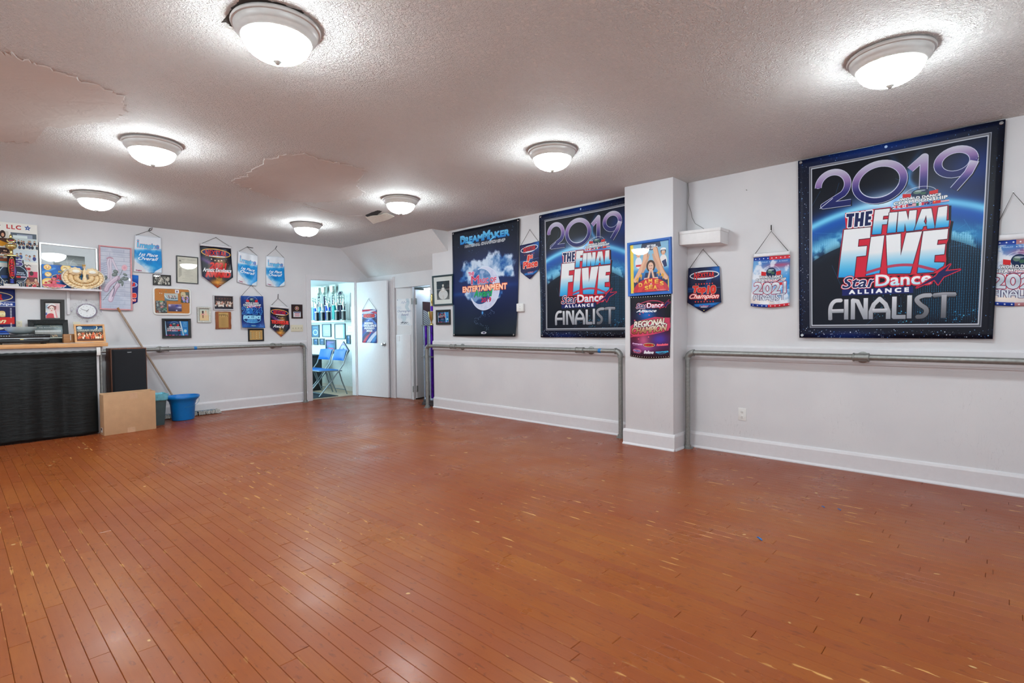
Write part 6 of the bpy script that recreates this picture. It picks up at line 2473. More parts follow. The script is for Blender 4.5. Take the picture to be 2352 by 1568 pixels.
def panel(label, c4, pm, em, cat, name, o0=.05, lean=.06, th=.006):
    """stiff printed board leaning on the wall"""
    ztop = c4[0][1]
    t = thing(name, label, cat, PB(*bil(c4, .5, 1), o0))
    f = lambda u, v: PB(*bil(c4, u, v), o0 + lean * (ztop - bil(c4, u, v)[1]))
    MB().grid(1, 1, lambda u, v: f(u, v) + Vector((0, -.0006, 0))).build('print', pm, t, recalc=False, solid=.0006)
    MB().hull8([f(0, 1), f(1, 1), f(1, 1) + Vector((0, th, 0)), f(0, 1) + Vector((0, th, 0)), f(0, 0), f(1, 0), f(1, 0) + Vector((0, th, 0)), f(0, 0) + Vector((0, th, 0))]).build('board', em, t)
    return t


panel('poster board collage of dance photos with red hand lettering', [(-.12, 2.492), (.783, 2.488), (.776, SHZ + .002), (-.13, SHZ + .002)], PR_COLL, mat('white_card', (226, 224, 218), .7), 'poster', 'photo_collage', .03, .07)
framed('large white framed picture with grey photo, behind the dolls', PB, [(.795, 2.288), (1.352, 2.270), (1.346, SHZ + .002), (.790, SHZ + .002)], .020, .024, mat('silver_white_frame', (222, 224, 226), .25, .3), PR_GREY, mat_w=.105,
       mat_m=mat('pale_blue_mat', (206, 214, 218), .7, var=.02), lean=.07, o=.012)
panel('blue award board printed with smiling yellow faces', [(.806, 2.022), (1.185, 2.018), (1.185, SHZ + .002), (.806, SHZ + .002)], PR_EMO, mat('blue_edge', (24, 80, 150), .5), 'award', 'award_board', .080, .06, .006)

# tall trophy with the lettered column
t = thing('trophy', 'trophy with gold cup and black column lettered in red', 'trophy', (.535, YB - .15, SHZ))
MB().box((.465, YB - .20, SHZ), (.592, YB - .132, SHZ + .028)).build('base', mat('marble', (206, 204, 202), .25, var=.08), t, bev=.003)
cx0, cx1, cy0 = .502, .574, YB - .185
MB().grid(10, 1, lambda u, v: (cx0 + (cx1 - cx0) * u, cy0 - .03 * math.sin(PI * u), SHZ + .028 + .318 * (1 - v))).build('column_print', PR_COLM, t, recalc=False, smooth=True)
pts = [(cx0 + (cx1 - cx0) * u, cy0 - .0285 * math.sin(PI * u)) for u in np.linspace(0, 1, 11)] + [(cx1, cy0 + .05), (cx0, cy0 + .05)]
MB().prism([(a, b2, SHZ + .028) for a, b2 in pts], [(a, b2, SHZ + .346) for a, b2 in pts]).build('column', mat('trophy_black', (24, 22, 30), .15), t)
MB().lathe([(.066, 0), (.066, .010), (.05, .016)], (.538, YB - .165, SHZ + .346), 24).build('plate', GOLDM, t, smooth=True)
MB().lathe([(.018, .016), (.010, .03), (.014, .05), (.009, .065), (.02, .078), (.044, .095), (.052, .118), (.046, .135), (.040, .14)], (.538, YB - .165, SHZ + .346), 24).build('cup', GOLDM, t, smooth=True)
mb = MB().lathe([(.038, 0), (.038, .010), (.030, .014)], (.538, YB - .19, SHZ + .525), 24, (0, -1, .25), 1.0, .75)
mb.build('medallion_rim', GOLDM, t, smooth=True)
MB().lathe([(.028, .0145), (.001, .0155)], (.538, YB - .19, SHZ + .525), 20, (0, -1, .25), 1.0, .7).build('medallion', mat('medallion_green', (20, 44, 46), .3), t)
MB().box((.518, YB - .206, SHZ + .521), (.558, YB - .2075, SHZ + .531)).build('medallion_bar', mat('medallion_red', (200, 40, 44), .4), t)
MB().lathe([(.008, .555), (.014, .575), (.003, .60)], (.538, YB - .165, SHZ), 12).build('finial', GOLDM, t, smooth=True)
# die-cut board behind the trophy
t = thing('award_board', 'dark die-cut finalist board with a silver ring behind the trophy', 'award', (.52, YB - .1, SHZ))
bc = qd(.355, 2.052, .675, SHZ + .002)
out = [(0, .30), (.60, .30), (.62, 0), (.90, 0), (.92, .20), (.985, .38), (1, .55), (.97, .70), (.94, .78), (.96, 1), (0, 1)]
yb_ = YB - .125
MB().prism([(bil(bc, u, v)[0], yb_, bil(bc, u, v)[1]) for u, v in out], [(bil(bc, u, v)[0], yb_ + .008, bil(bc, u, v)[1]) for u, v in out]).build('board', mat('board_edge', (20, 26, 40), .4), t)
mb = MB()
mb.v = [(bil(bc, u, v)[0], yb_ - .0008, bil(bc, u, v)[1]) for u, v in out]
mb.f = [tuple(range(len(out) - 1, -1, -1))]
mb.uv[0] = [(u, 1 - v) for u, v in reversed(out)]
mb.build('print', PR_BOARD, t, recalc=False)

# pink doll
PINK, PINKD = mat('pink_cotton', (214, 106, 122), .8, var=.15, bump=.4), mat('white_lace', (236, 232, 224), .85, var=.05, bump=.6)
SKIN = mat('doll_skin', (230, 176, 140), .6)
t = thing('doll', 'small pink rag doll sitting with skirt spread on shelf edge', 'doll', (.905, YB - .17, SHZ))
c = Vector((.905, YB - .165, SHZ))


def skirt(u, v):
    a = PI * (1.06 * u - .03)
    r = .018 + .080 * v
    return (c.x + r * math.cos(a) * 1.1, c.y - .01 - .045 * v * math.sin(a) - .006 * v * math.sin(18 * a), c.z + .052 - .050 * v * (.35 + .65 * math.sin(a)) + .004 * v * math.cos(14 * a))


MB().grid(40, 6, skirt).build('skirt', PINK, t, smooth=True, solid=.003)
MB().grid(40, 2, lambda u, v: Vector(skirt(u, .94 + .1 * v)) + Vector((0, -.002, -.002))).build('lace_hem', PINKD, t, smooth=True, solid=.003)
MB().lathe([(.012, .04), (.020, .05), (.018, .075), (.010, .092)], c, 14).build('bodice', PINK, t, smooth=True)
MB().ball((c.x, c.y - .004, c.z + .106), .017, 12, 8).build('head', SKIN, t, smooth=True)
MB().lathe([(.024, -.010), (.026, 0), (.020, .012), (.001, .020)], (c.x, c.y + .002, c.z + .108), 16, (0, .35, 1)).build('bonnet', PINK, t, smooth=True)
for sg in (-1, 1):
    MB().tube([(c.x + sg * .016, c.y, c.z + .085), (c.x + sg * .040, c.y - .006, c.z + .078), (c.x + sg * .055, c.y - .012, c.z + .074)], [.008, .010, .005], 8).build('arm', PINK, t, smooth=True)
    MB().tube([(c.x + sg * .012, c.y - .02, c.z + .03), (c.x + sg * .016, c.y - .045, c.z + .008), (c.x + sg * .018, c.y - .055, c.z - .002)], [.007, .006, .007], 8).build('leg', SKIN, t, smooth=True)

# cream gown doll: a fan of ruffles
CRM, LACE = mat('cream_satin', (238, 214, 172), .5, var=.12, scale=60), mat('cream_lace', (240, 236, 224), .85, var=.05, bump=.7, bscale=300)
GBR = mat('gold_braid', (206, 156, 74), .4, .4)
t = thing('gown_doll', 'cream gown doll with wide ruffled gold-braided skirt', 'doll', (1.185, YB - .17, SHZ))
gc = Vector((1.187, YB - .165, 1.872))


def fan(r0, r1, a0, a1, d0, rip, n):
    def f(u, v):
        a = a0 + (a1 - a0) * u
        r = r0 + (r1 - r0) * v
        return (gc.x + .208 * r * math.cos(a), gc.y - d0 - .020 * math.sin(v * PI) - rip * v * math.sin(n * a), gc.z + .140 * r * math.sin(a) - .004 * v * math.cos(n * a))
    return f


for i, (r0, r1, d0) in enumerate(((.70, .97, .0), (.46, .76, .016), (.22, .52, .030))):
    MB().grid(110, 5, fan(r0, r1, .22 * PI, .22 * PI - 1.44 * PI * 1.0, d0, .008, 26 + 6 * i)).build('ruffle', CRM, t, smooth=True, solid=.003)
    MB().tube([Vector(fan(r0, r1, .22 * PI, .22 * PI - 1.44 * PI, d0, .008, 26 + 6 * i)(u, .9)) + Vector((0, -.005, 0)) for u in np.linspace(0, 1, 90)], .0022, 5).build('gold_braid', GBR, t)
MB().grid(140, 3, fan(.93, 1.03, .24 * PI, .24 * PI - 1.48 * PI, -.002, .010, 44)).build('lace_edge', LACE, t, smooth=True, solid=.003)
for sg, dx, dz in ((-1, -.085, .075), (1, .080, .072)):
    def puff(u, v, sg=sg, dx=dx, dz=dz):
        a, b2 = 2 * PI * u, PI * v
        r = 1 + .09 * math.sin(9 * a)
        return (gc.x + dx + .068 * r * math.sin(b2) * math.cos(a), gc.y - .045 - .034 * math.cos(b2), gc.z + dz + .050 * r * math.sin(b2) * math.sin(a))
    MB().grid(36, 10, puff).build('puff_sleeve', CRM, t, smooth=True)
    MB().lathe([(.030, 0), (.036, .008), (.024, .012), (.001, .013)], (gc.x + dx - sg * .004, gc.y - .078, gc.z + dz - .004), 20, (0, -1, .1), 1.0, .55).build('lace_cuff', LACE, t, smooth=True)
MB().lathe([(.016, -.06), (.024, -.02), (.014, .02), (.022, .055), (.020, .085), (.007, .10), (.007, .115)], (gc.x + .004, gc.y - .05, gc.z), 16).build('bodice', CRM, t, smooth=True)
MB().ball((gc.x + .004, gc.y - .05, gc.z + .130), .015, 12, 8).build('head', mat('porcelain', (230, 196, 160), .35), t, smooth=True)
mb = MB().lathe([(.015, .0), (.017, .012), (.012, .014)], (gc.x + .001, gc.y - .05, gc.z + .140), 12)
for k in range(5):
    a = 2 * PI * k / 5
    mb.tube([(gc.x + .001 + .014 * math.cos(a), gc.y - .05 + .014 * math.sin(a), gc.z + .150), (gc.x + .001 + .018 * math.cos(a), gc.y - .05 + .018 * math.sin(a), gc.z + .166)], [.004, .001], 5)
mb.build('crown', GBR, t)
MB().lathe([(.02, 0), (.028, .0), (.026, .02), (.016, .10)], (gc.x, YB - .17, SHZ), 16).build('stand', CRM, t, smooth=True)

# ------------------------------------------------------------------ things over the counter
framed('black framed colour portrait of a woman in white hat', PB, [(.792, 1.602), (1.015, 1.604), (1.012, 1.332), (.789, 1.330)], .044, .022, mat('matt_black', (34, 32, 32), .5), PR_PORT, o=.002)
tag(MB().box(PB(1.092, 1.245, 0), PB(1.163, 1.328, .006)).build('cover_plate', CREAM, None, bev=.0018, origin=PB(1.127, 1.245, 0)), 'cream blank wall plate behind the wooden photo frame', 'wall plate')

t = thing('wall_clock', 'oval beaded wall clock ringed with silver wire scrolls', 'clock', PB(1.231, 1.32, 0))
K = (1.231, 1.467)
MB().lathe([(1, 0), (1, .016), (.96, .020)], PB(K[0], K[1], .006), 40, (0, -1, 0), .094, .083).build('case', mat('clock_silver', (206, 206, 210), .25, .8), t, smooth=True)
mb = MB()
n = 40
mb.v = [tuple(PB(K[0] + .086 * math.cos(a), K[1] + .075 * math.sin(a), .0275)) for a in np.linspace(0, 2 * PI, n, endpoint=False)]
mb.f = [tuple(range(n))]
mb.uv[0] = [(.5 + .5 * math.cos(a), .5 + .5 * math.sin(a)) for a in np.linspace(0, 2 * PI, n, endpoint=False)]
mb.build('face', PR_CLOCK, t, recalc=False)
for a, l, w, nm in ((math.radians(42), .028, .0022, 'hour_hand'), (math.radians(-68), .062, .0014, 'minute_hand')):
    d = Vector((math.sin(a), 0, math.cos(a)))
    MB().tube([PB(K[0], K[1], .0295) - d * .012, PB(K[0], K[1], .0295) + d * l], w, 6).build(nm, BLACK, t)
mb = MB()
for k in range(38):
    a = 2 * PI * k / 38
    mb.ball(tuple(PB(K[0] + .101 * math.cos(a), K[1] + .089 * math.sin(a), .022)), .0068, 7, 5)
o = mb.build('bead_ring', mat('lilac_bead', (206, 196, 220), .12, .5, var=.2, scale=60), t, smooth=True)
o['kind'] = 'stuff'
mb = MB()
for k in range(14):
    a = 2 * PI * k / 14
    for rr_, sz in ((1.18, .030), (1.38, .020)):
        cc = (K[0] + .108 * rr_ * math.cos(a + (rr_ - 1.18)), K[1] + .096 * rr_ * math.sin(a + (rr_ - 1.18)))
        mb.tube([PB(cc[0] + sz * (1 - q * .6) * math.cos(a + 6.5 * q), cc[1] + sz * (1 - q * .6) * math.sin(a + 6.5 * q), .008) for q in np.linspace(0, 1, 16)], .0009, 4)
mb.build('wire_scrolls', mat('scroll_wire', (170, 168, 168), .35, .6), t)
for dx, dz in ((0, .137), (0, -.132), (.15, 0), (-.15, 0)):
    MB().ball(tuple(PB(K[0] + dx, K[1] + dz, .010)), .008, 8, 6, (.7, .6, 1.4)).build('jewel', mat('lilac_bead', (0, 0, 0)), t, smooth=True)

# ------------------------------------------------------------------ counter
CZ, CYF = 1.072, YB - .765
OAK = woodmat('oak', (196, 142, 92), (220, 172, 120), .4, axis=0)
t = thing('counter', 'long pale oak topped counter with white apron against back wall', 'counter', (.2, YB - .4, 0))
MB().box((-1.3, CYF, CZ - .044), (1.313, YB - .022, CZ)).build('top', OAK, t, bev=.006)
MB().box((-1.28, CYF + .055, .955), (1.268, CYF + .075, CZ - .044)).build('apron', TRIM, t, bev=.001)
MB().box((1.200, CYF + .05, 0), (1.230, CYF + .08, .955)).build('leg', TRIM, t, bev=.002)
MB().tube([(1.249, CYF + .06, 0), (1.249, CYF + .06, CZ - .044)], .0125, 12).build('leg', STEEL, t, smooth=True)
MB().box((-1.27, CYF + .05, 0), (-1.22, YB - .05, CZ - .044)).build('leg', TRIM, t, bev=.002)
t = thing('curtain_rod', 'thin silver rod with white end bracket under the counter top', 'rod', (.2, CYF + .02, .965))
MB().tube([(-1.25, CYF + .022, .975), (1.292, CYF + .022, .966)], .0075, 10).build('rod', STEEL, t, smooth=True)
MB().box((1.203, CYF + .008, .925), (1.241, CYF + .046, 1.022)).build('bracket', WHITEP, t, bev=.006)


def drape(u, v):
    x = -1.2 + 2.402 * u
    w = math.sin(x * 14.0 + 1.3 * math.sin(x * 5)) * .5 + math.sin(x * 31 + 2) * .18
    amp = .008 + .036 * min(1, v * 2.2)
    bulge = -.028 * v
    z = .982 - .972 * v + .002 * math.sin(x * 90) * (1 - v) ** 8 - .006 * math.sin(x * 9) * v
    return (x + .008 * math.sin(x * 31) * v, CYF + .018 + bulge - amp * w - (.012 if v < .03 else 0), z)


o = MB().grid(220, 36, drape).build('curtain', None, None, smooth=True, solid=.002, recalc=False, origin=(0, CYF, 0))
m, nt, b = nodemat('black_satin')
b.inputs['Base Color'].default_value = rgb((13, 17, 18))
b.inputs['Roughness'].default_value = .42
b.inputs['Sheen Weight'].default_value = .04
b.inputs['Specular IOR Level'].default_value = .3
b.inputs['Sheen Roughness'].default_value = .4
no = N(nt, 'ShaderNodeTexNoise', i_Scale=9.0, i_Detail=3.0)
mp = N(nt, 'ShaderNodeMapping')
mp.inputs['Scale'].default_value = (1, 1, 4)
tc = N(nt, 'ShaderNodeTexCoord')
nt.links.new(tc.outputs['Object'], mp.inputs[0])
nt.links.new(mp.outputs[0], no.inputs['Vector'])
bp = N(nt, 'ShaderNodeBump', i_Strength=.35, i_Distance=.01)
nt.links.new(no.outputs['Fac'], bp.inputs['Height'])
nt.links.new(bp.outputs['Normal'], b.inputs['Normal'])
o.data.materials.append(m)
tag(o, 'black gathered satin curtain hanging below the counter', 'curtain')

# on the counter
framed('wide sloping black frame with chorus line photo, on the counter', PB, qd(.665, 1.353, 1.032, CZ + .003), .055, .04, mat('bevel_black', (28, 34, 36), .22), PR_CHOR, lean=.25, o=.06,
       prof=[(0, 0), (0, .026), (.004, .030), (.05, .044), (.055, .040), (.055, .012)], loc=(.85, YB - .15, CZ))
framed('light wooden frame with stage group photo, standing on counter', PB, [(1.032, 1.293), (1.322, 1.293), (1.330, CZ + .002), (1.036, CZ + .002)], .020, .02, OAK, PR_STAGE, lean=.16, o=.50, loc=(1.18, YB - .55, CZ))
MB().prism([(1.10, YB - .44, CZ + .002), (1.22, YB - .44, CZ + .002), (1.18, YB - .505, 1.24)], [(1.10, YB - .436, CZ + .002), (1.22, YB - .436, CZ + .002), (1.18, YB - .501, 1.24)]).build('easel_back', mat('backing_board', (0, 0, 0)), bpy.data.objects[[o.name for o in bpy.data.objects if o.get('label', '').startswith('light wooden frame')][0]])
t = thing('wood_block', 'small wooden block with white tag behind the stage photo', 'block', (1.02, YB - .36, CZ))
MB().box((.95, YB - .40, CZ), (1.055, YB - .30, 1.178)).build('block', woodmat('walnut_block', (150, 100, 60), (186, 136, 90), .5, axis=0), t, bev=.003)
MB().box((1.012, YB - .402, CZ + .03), (1.018, YB - .4, 1.165)).build('tag', WHITEP, t)
for i, (x0, y0, x1, y1, r, lab) in enumerate(((.865, YB - .75, 1.12, YB - .63, .1, 'loose white paper sheet lying at the counter edge'), (.98, YB - .74, 1.19, YB - .62, -.08, 'second white paper sheet, overlapping the first on the counter'))):
    cx, cy = (x0 + x1) / 2, (y0 + y1) / 2
    z = CZ + .0015 + .0025 * i

    def pf_(u, v):
        a, b2 = (u - .5) * (x1 - x0), (v - .5) * (y1 - y0)
        return (cx + a * math.cos(r) - b2 * math.sin(r), cy + a * math.sin(r) + b2 * math.cos(r), z + .006 * (u - .5) ** 2 * (1 if i else .5))
    tag(MB().grid(6, 4, pf_).build('paper_sheet', mat('paper', (214, 216, 218), .7, var=.02), None, solid=.001, recalc=False, origin=(cx, cy, CZ)), lab, 'paper')
t = thing('disc_player', 'black audio player in two tiers with silver seam', 'player', (.58, YB - .5, CZ))
GLB = mat('gloss_black', (16, 17, 19), .16)
yf = YB - .66
MB().box((.36, yf + .01, CZ + .012), (.800, yf + .33, CZ + .064)).build('lower_unit', GLB, t, bev=.003)
MB().box((.355, yf, CZ + .068), (.806, yf + .33, CZ + .111)).build('upper_unit', GLB, t, bev=.003)
MB().box((.357, yf - .002, CZ + .063), (.804, yf + .3, CZ + .0685)).build('silver_seam', CHROME, t)
for k in range(4):
    MB().box((.402 + k * .021, yf - .003, CZ + .090), (.408 + k * .021, yf, CZ + .096)).build('button', WHITEP, t)
for x in (.655, .675, .69, .705, .72, .755):
    MB().lathe([(.003, 0), (.003, .002)], (x, yf, CZ + .092), 8, (0, -1, 0)).build('button', mat('grey_button', (70, 72, 74), .4), t)
MB().box((.555, yf + .006, CZ + .050), (.583, yf + .011, CZ + .059)).build('logo', GOLDM, t)
for x in (.40, .76):
    for dy in (.04, .29):
        MB().lathe([(.014, 0), (.014, .012)], (x, yf + dy, CZ), 12).build('foot', BLACK, t)
t = thing('glass_bowl', 'frosted pale glass bowl resting on the audio player', 'bowl', (.572, YB - .48, CZ + .1115))
FG = mat('frosted_glass', (196, 212, 214), .25, var=.02, coat=.4)
pr = [(.04, 0), (.07, .004), (.10, .022), (.125, .048), (.142, .082), (.138, .082), (.121, .05), (.096, .026), (.066, .008), (.001, .006)]
MB().lathe(pr, (.572, YB - .48, CZ + .1115), 40).build('bowl', FG, t, smooth=True)
tag(MB().box((.38, YB - .64, CZ + .1115), (.47, YB - .40, CZ + .125)).build('magazine', mat('blue_cover', (50, 100, 180), .4), None, bev=.001, origin=(.42, YB - .5, CZ + .1115)), 'thin blue booklet under the left side of the glass bowl', 'booklet')

# ------------------------------------------------------------------ floor things at the left
t = thing('speaker', 'tall wooden loudspeaker with black cloth grille', 'speaker', (1.58, YB - .28, 0))
x0, x1, yf, ybk, zt = 1.391, 1.769, YB - .42, YB - .14, .990
MB().box((x0, yf, 0), (x1, ybk, zt)).build('cabinet', woodmat('speaker_wood', (84, 42, 20), (130, 70, 34), .4, axis=2), t, bev=.004)
g = [(x0 + .012, zt - .012), (x1 - .010, zt - .012), (x1 - .010, .05), (x0 + .012, .05)]
g2 = [(x0 + .034, zt - .03), (x1 - .030, zt - .03), (x1 - .030, .07), (x0 + .034, .07)]
mb = MB()
mb.v = [(a, yf, z) for a, z in g] + [(a, yf - .010, z) for a, z in g] + [(a, yf - .022, z) for a, z in g2]
mb.f = [(i, (i + 1) % 4, (i + 1) % 4 + 4, i + 4) for i in range(4)] + [(4 + i, 4 + (i + 1) % 4, 8 + (i + 1) % 4, 8 + i) for i in range(4)] + [(8, 9, 10, 11)]
mb.build('grille', mat('grille_cloth', (24, 26, 32), .85, var=.12, scale=400, bump=.3, bscale=900), t)
fcv = bpy.data.curves.new('type', 'FONT')
fcv.body = 'SONY'
fcv.size = .017
fcv.extrude = .001
fcv.align_x = 'CENTER'
fo = bpy.data.objects.new('badge_tmp', fcv)
COL.objects.link(fo)
bpy.context.view_layer.update()
me = bpy.data.meshes.new_from_object(fo.evaluated_get(bpy.context.evaluated_depsgraph_get()))
bpy.data.objects.remove(fo)
me.transform(Matrix.Rotation(PI / 2, 4, 'X'))
me.transform(Matrix.Translation(Vector((1.582, yf - .0235, zt - .058)) - t.location))
me.materials.clear()
me.materials.append(CHROME)
bo = bpy.data.objects.new('badge', me)
COL.objects.link(bo)
bo.parent = t

t = thing('cardboard_box', 'open brown cardboard box on the floor before the speaker', 'box', (1.47, 7.70, 0))
BX = mat('cardboard', (196, 156, 118), .8, var=.05, scale=12, bump=.1)
q0, q1 = Vector((1.217, 7.584, 0)), Vector((1.742, 7.652, 0))
ux = (q1 - q0)
uy = Vector((-.012, .155, 0))


def bxp(a, b2, z):
    return q0 + ux * a + uy * b2 + Vector((0, 0, z))


hb, th = .470, .012


def wall_(a0, a1, b0, b1, z0, z1, dz=0.0):
    return MB().hull8([bxp(a0, b0, z0), bxp(a1, b0, z0), bxp(a1, b1, z0), bxp(a0, b1, z0), bxp(a0, b0, z1 + dz), bxp(a1, b0, z1), bxp(a1, b1, z1), bxp(a0, b1, z1 + dz)])


wall_(0, 1, 0, .04, .0, hb, .004).build('front_panel', BX, t, bev=.002)
wall_(0, 1, .96, 1, .0, hb + .012).build('back_panel', BX, t, bev=.002)
wall_(0, .012, .04, .96, .0, hb, 0).build('side_panel', BX, t, bev=.001)
wall_(.988, 1, .04, .96, .0, hb).build('side_panel', BX, t, bev=.001)
wall_(.012, .988, .04, .96, .0, .01).build('bottom_panel', BX, t)
MB().hull8([bxp(.0, .02, hb), bxp(1, .02, hb), bxp(1, .05, hb - .14), bxp(0, .05, hb - .14), bxp(0, .05, hb), bxp(1, .05, hb), bxp(1, .085, hb - .14), bxp(0, .085, hb - .14)]).build('folded_flap', BX, t)
TP = mat('paper_tape', (204, 164, 130), .5)
wall_(.49, .64, -.006, -.001, hb - .07, hb - .002).build('tape', TP, t)
wall_(.43, .58, -.006, -.001, .0, .06).build('tape', TP, t)
mb = MB().hull8([bxp(-.003, .45, .03), bxp(-.003, .8, .03), bxp(-.0005, .8, .03), bxp(-.0005, .45, .03), bxp(-.003, .45, .085), bxp(-.003, .8, .085), bxp(-.0005, .8, .085), bxp(-.0005, .45, .085)])
mb.build('shipping_label', WHITEP, t)
mb = MB().hull8([bxp(-.005, .5, .055), bxp(-.005, .75, .055), bxp(-.003, .75, .055), bxp(-.003, .5, .055), bxp(-.005, .5, .08), bxp(-.005, .75, .08), bxp(-.003, .75, .08), bxp(-.003, .5, .08)])
mb.build('label_print', mat('label_ink', (60, 60, 62), .6), t)

t = thing('waste_bin', 'grey-green translucent waste bin with blue liner folded over rim', 'bin', (1.80, 7.97, 0))
GB = mat('smoky_plastic', (62, 82, 86), .3, var=.12, scale=14)


def rr2(cx, cy, hx, hy, r, z, n=5):
    out = []
    for sx, sy, a0 in ((1, 1, 0), (-1, 1, PI / 2), (-1, -1, PI), (1, -1, 1.5 * PI)):
        out += [(cx + sx * (hx - r) + r * math.cos(a0 + a), cy + sy * (hy - r) + r * math.sin(a0 + a), z) for a in np.linspace(0, PI / 2, n)]
    return out


def loft(mb, rings, cap0=True, cap1=False):
    k = len(rings[0])
    b0 = len(mb.v)
    for r_ in rings:
        mb.v += r_
    for a in range(len(rings) - 1):
        mb.f += [(b0 + a * k + i, b0 + a * k + (i + 1) % k, b0 + (a + 1) * k + (i + 1) % k, b0 + (a + 1) * k + i) for i in range(k)]
    if cap0:
        mb.f.append(tuple(b0 + i for i in range(k - 1, -1, -1)))
    if cap1:
        mb.f.append(tuple(b0 + (len(rings) - 1) * k + i for i in range(k)))
    return mb


bxc, byc = 1.795, 7.972
loft(MB(), [rr2(bxc, byc, .098, .085, .03, 0), rr2(bxc, byc, .125, .11, .03, .37), rr2(bxc, byc, .121, .106, .03, .37), rr2(bxc, byc, .094, .081, .03, .01)], True, True).build('body', GB, t, smooth=True)
LN = mat('blue_film', (110, 186, 206), .2, var=.2, scale=30, bump=.6, bscale=60)
lr = []
for i, (e, z) in enumerate(((.124, .315), (.128, .33), (.133, .385), (.134, .398), (.126, .400), (.120, .385), (.108, .25))):
    lr.append([(bxc + (p[0] - bxc) * (1 + .02 * math.sin(9 * j + i)), byc + (p[1] - byc) * (1 + .02 * math.sin(7 * j + i)), z + .004 * math.sin(3.3 * j + i)) for j, p in enumerate(rr2(bxc, byc, e + .006, e - .009, .03, z))])
loft(MB(), lr, False, False).build('liner', LN, t, smooth=True, solid=.001)

t = thing('bucket', 'bright blue oval plastic bucket in front of the mop', 'bucket', (2.165, 8.14, 0))
BL_ = mat('blue_plastic', (8, 118, 196), .3, var=.03)
prof = [(.118, 0), (.126, .004), (.132, .02), (.146, .215), (.150, .222), (.153, .232), (.158, .255), (.185, .285), (.192, .292), (.193, .302), (.199, .303), (.200, .322), (.196, .330), (.188, .330), (.183, .318), (.152, .26), (.140, .215), (.124, .012), (.001, .010)]
MB().lathe(prof, (2.165, 8.14, 0), 44, (0, 0, 1), 1.02, .88).build('body', BL_, t, smooth=True)
h = [(2.165 + .192 * math.cos(a), 8.14 - .172 * math.sin(a) - .004, .285 - .10 * math.sin(a)) for a in np.linspace(.1, 1.7, 14)]
MB().tube(h, .0026, 6).build('handle', mat('handle_wire', (40, 120, 160), .3, .3), t, smooth=True)

t = thing('dust_mop', 'dust mop leaning with wooden handle and shaggy grey head', 'mop', (2.33, 8.42, 0))
MB().tube([(1.535, YB - .110, 1.512), (1.560, YB - .113, 1.456)], .0135, 12).build('handle_tip', woodmat('tip_wood', (150, 100, 56), (176, 122, 70), .5, axis=2), t, smooth=True)
MB().tube([(1.560, YB - .113, 1.456), (1.90, YB - .153, .750), (2.215, YB - .19, .09)], .0122, 14).build('handle', woodmat('mop_wood', (150, 130, 112), (172, 152, 134), .6, axis=2), t, smooth=True)
MB().tube([(2.205, YB - .189, .11), (2.235, YB - .180, .05)], .017, 10).build('socket', STEEL, t, smooth=True)
MB().box((2.02, 8.395, .035), (2.665, 8.455, .052)).build('head_cloth', mat('mop_blue', (36, 100, 140), .8, var=.2), t, bev=.006)
mb = MB()
for k in range(420):
    x = 1.985 + .71 * random.random()
    sd = random.choice((-1, 1))
    if k % 7 == 0:
        x, sd = 2.66 + .03 * random.random(), -1
    y = 8.425 + sd * .03
    l = .045 + .03 * random.random()
    a = random.random() * .8 - .4
    p = [(x, y, .045 + .01 * random.random()), (x + l * .4 * a, y + sd * l * .5, .040 + .012 * random.random()), (x + l * a, y + sd * l, .008)]
    mb.tube(p, [.0045, .005, .004], 5)
o = mb.build('mop_yarn', mat('mop_yarn', (176, 172, 166), .95, var=.3, scale=60), t, smooth=True)
o['kind'] = 'stuff'
# ------------------------------------------------------------------ on the open door and in the alcove
def PDOOR(s, z, o):
    return DL(s, z, o)


banner('narrow swirled blue and red banner hung on the open white door', PDOOR, [(.205, 1.545), (.565, 1.548), (.560, .955), (.198, .960)], PR_DOORB, cord=(.385, 1.735), seed=21, wave=.004, o=.006, name='door_banner')
o = MB().grid(8, 10, lambda u, v: PP(.02 + .385 * u, 1.71 - .455 * v, .004 + .003 * math.sin(5 * u + 3 * v))).build('paper_notice', PR_CHO, None, recalc=False, solid=.0008, origin=PP(.2, 1.26, .004))
tag(o, 'handwritten choreography award notice on the fixed panel', 'notice')
t = thing('hall_sign', 'maroon topped white sign hung on the folded hall door', 'sign', EP(.4, .9, .01))
mb = MB().grid(1, 1, lambda u, v: EP(.20 + .30 * u, 1.66 - .74 * v, .009))
mb.build('print', PR_SIGN, t, recalc=False)
slab(MB(), EP, .197, .503, .917, 1.663, .001, .008).build('board', BLKF, t, bev=.002)

PUR = mat('purple_foil', (70, 14, 150), .18, .55, var=.5, scale=20)
SLV = mat('pale_blue_foil', (176, 200, 226), .2, .5, var=.1)
t = thing('tall_trophy', 'tall floor trophy with purple columns and gold cup by alcove', 'trophy', (5.19, 6.57, 0))
MT = (5.19, 6.57)
MB().box((5.09, 6.42, 0), (5.285, 6.72, .045)).box((5.11, 6.44, .0451), (5.27, 6.70, .09)).build('base', mat('trophy_base', (60, 58, 62), .3), t, bev=.003)
MB().box((5.085, 6.70, .02), (5.115, 6.80, .04)).build('foot_bar', mat('trophy_wood', (120, 70, 44), .4), t)
for cx, cy, m_, r in ((5.13, 6.635, PUR, .019), (5.13, 6.49, PUR, .021), (5.26, 6.635, PUR, .019), (5.26, 6.49, PUR, .019)):
    MB().lathe([(r, 0), (r, 1.155)], (cx, cy, .09), 20).build('column', m_, t, smooth=True)
    MB().lathe([(r + .012, 0), (r + .012, .02), (r, .03)], (cx, cy, .09), 20).build('column_foot', SLV, t, smooth=True)
    MB().lathe([(.007, 0), (.007, 1.155)], (cx - .02, cy + .026, .09), 10).build('side_rod', SLV, t, smooth=True)
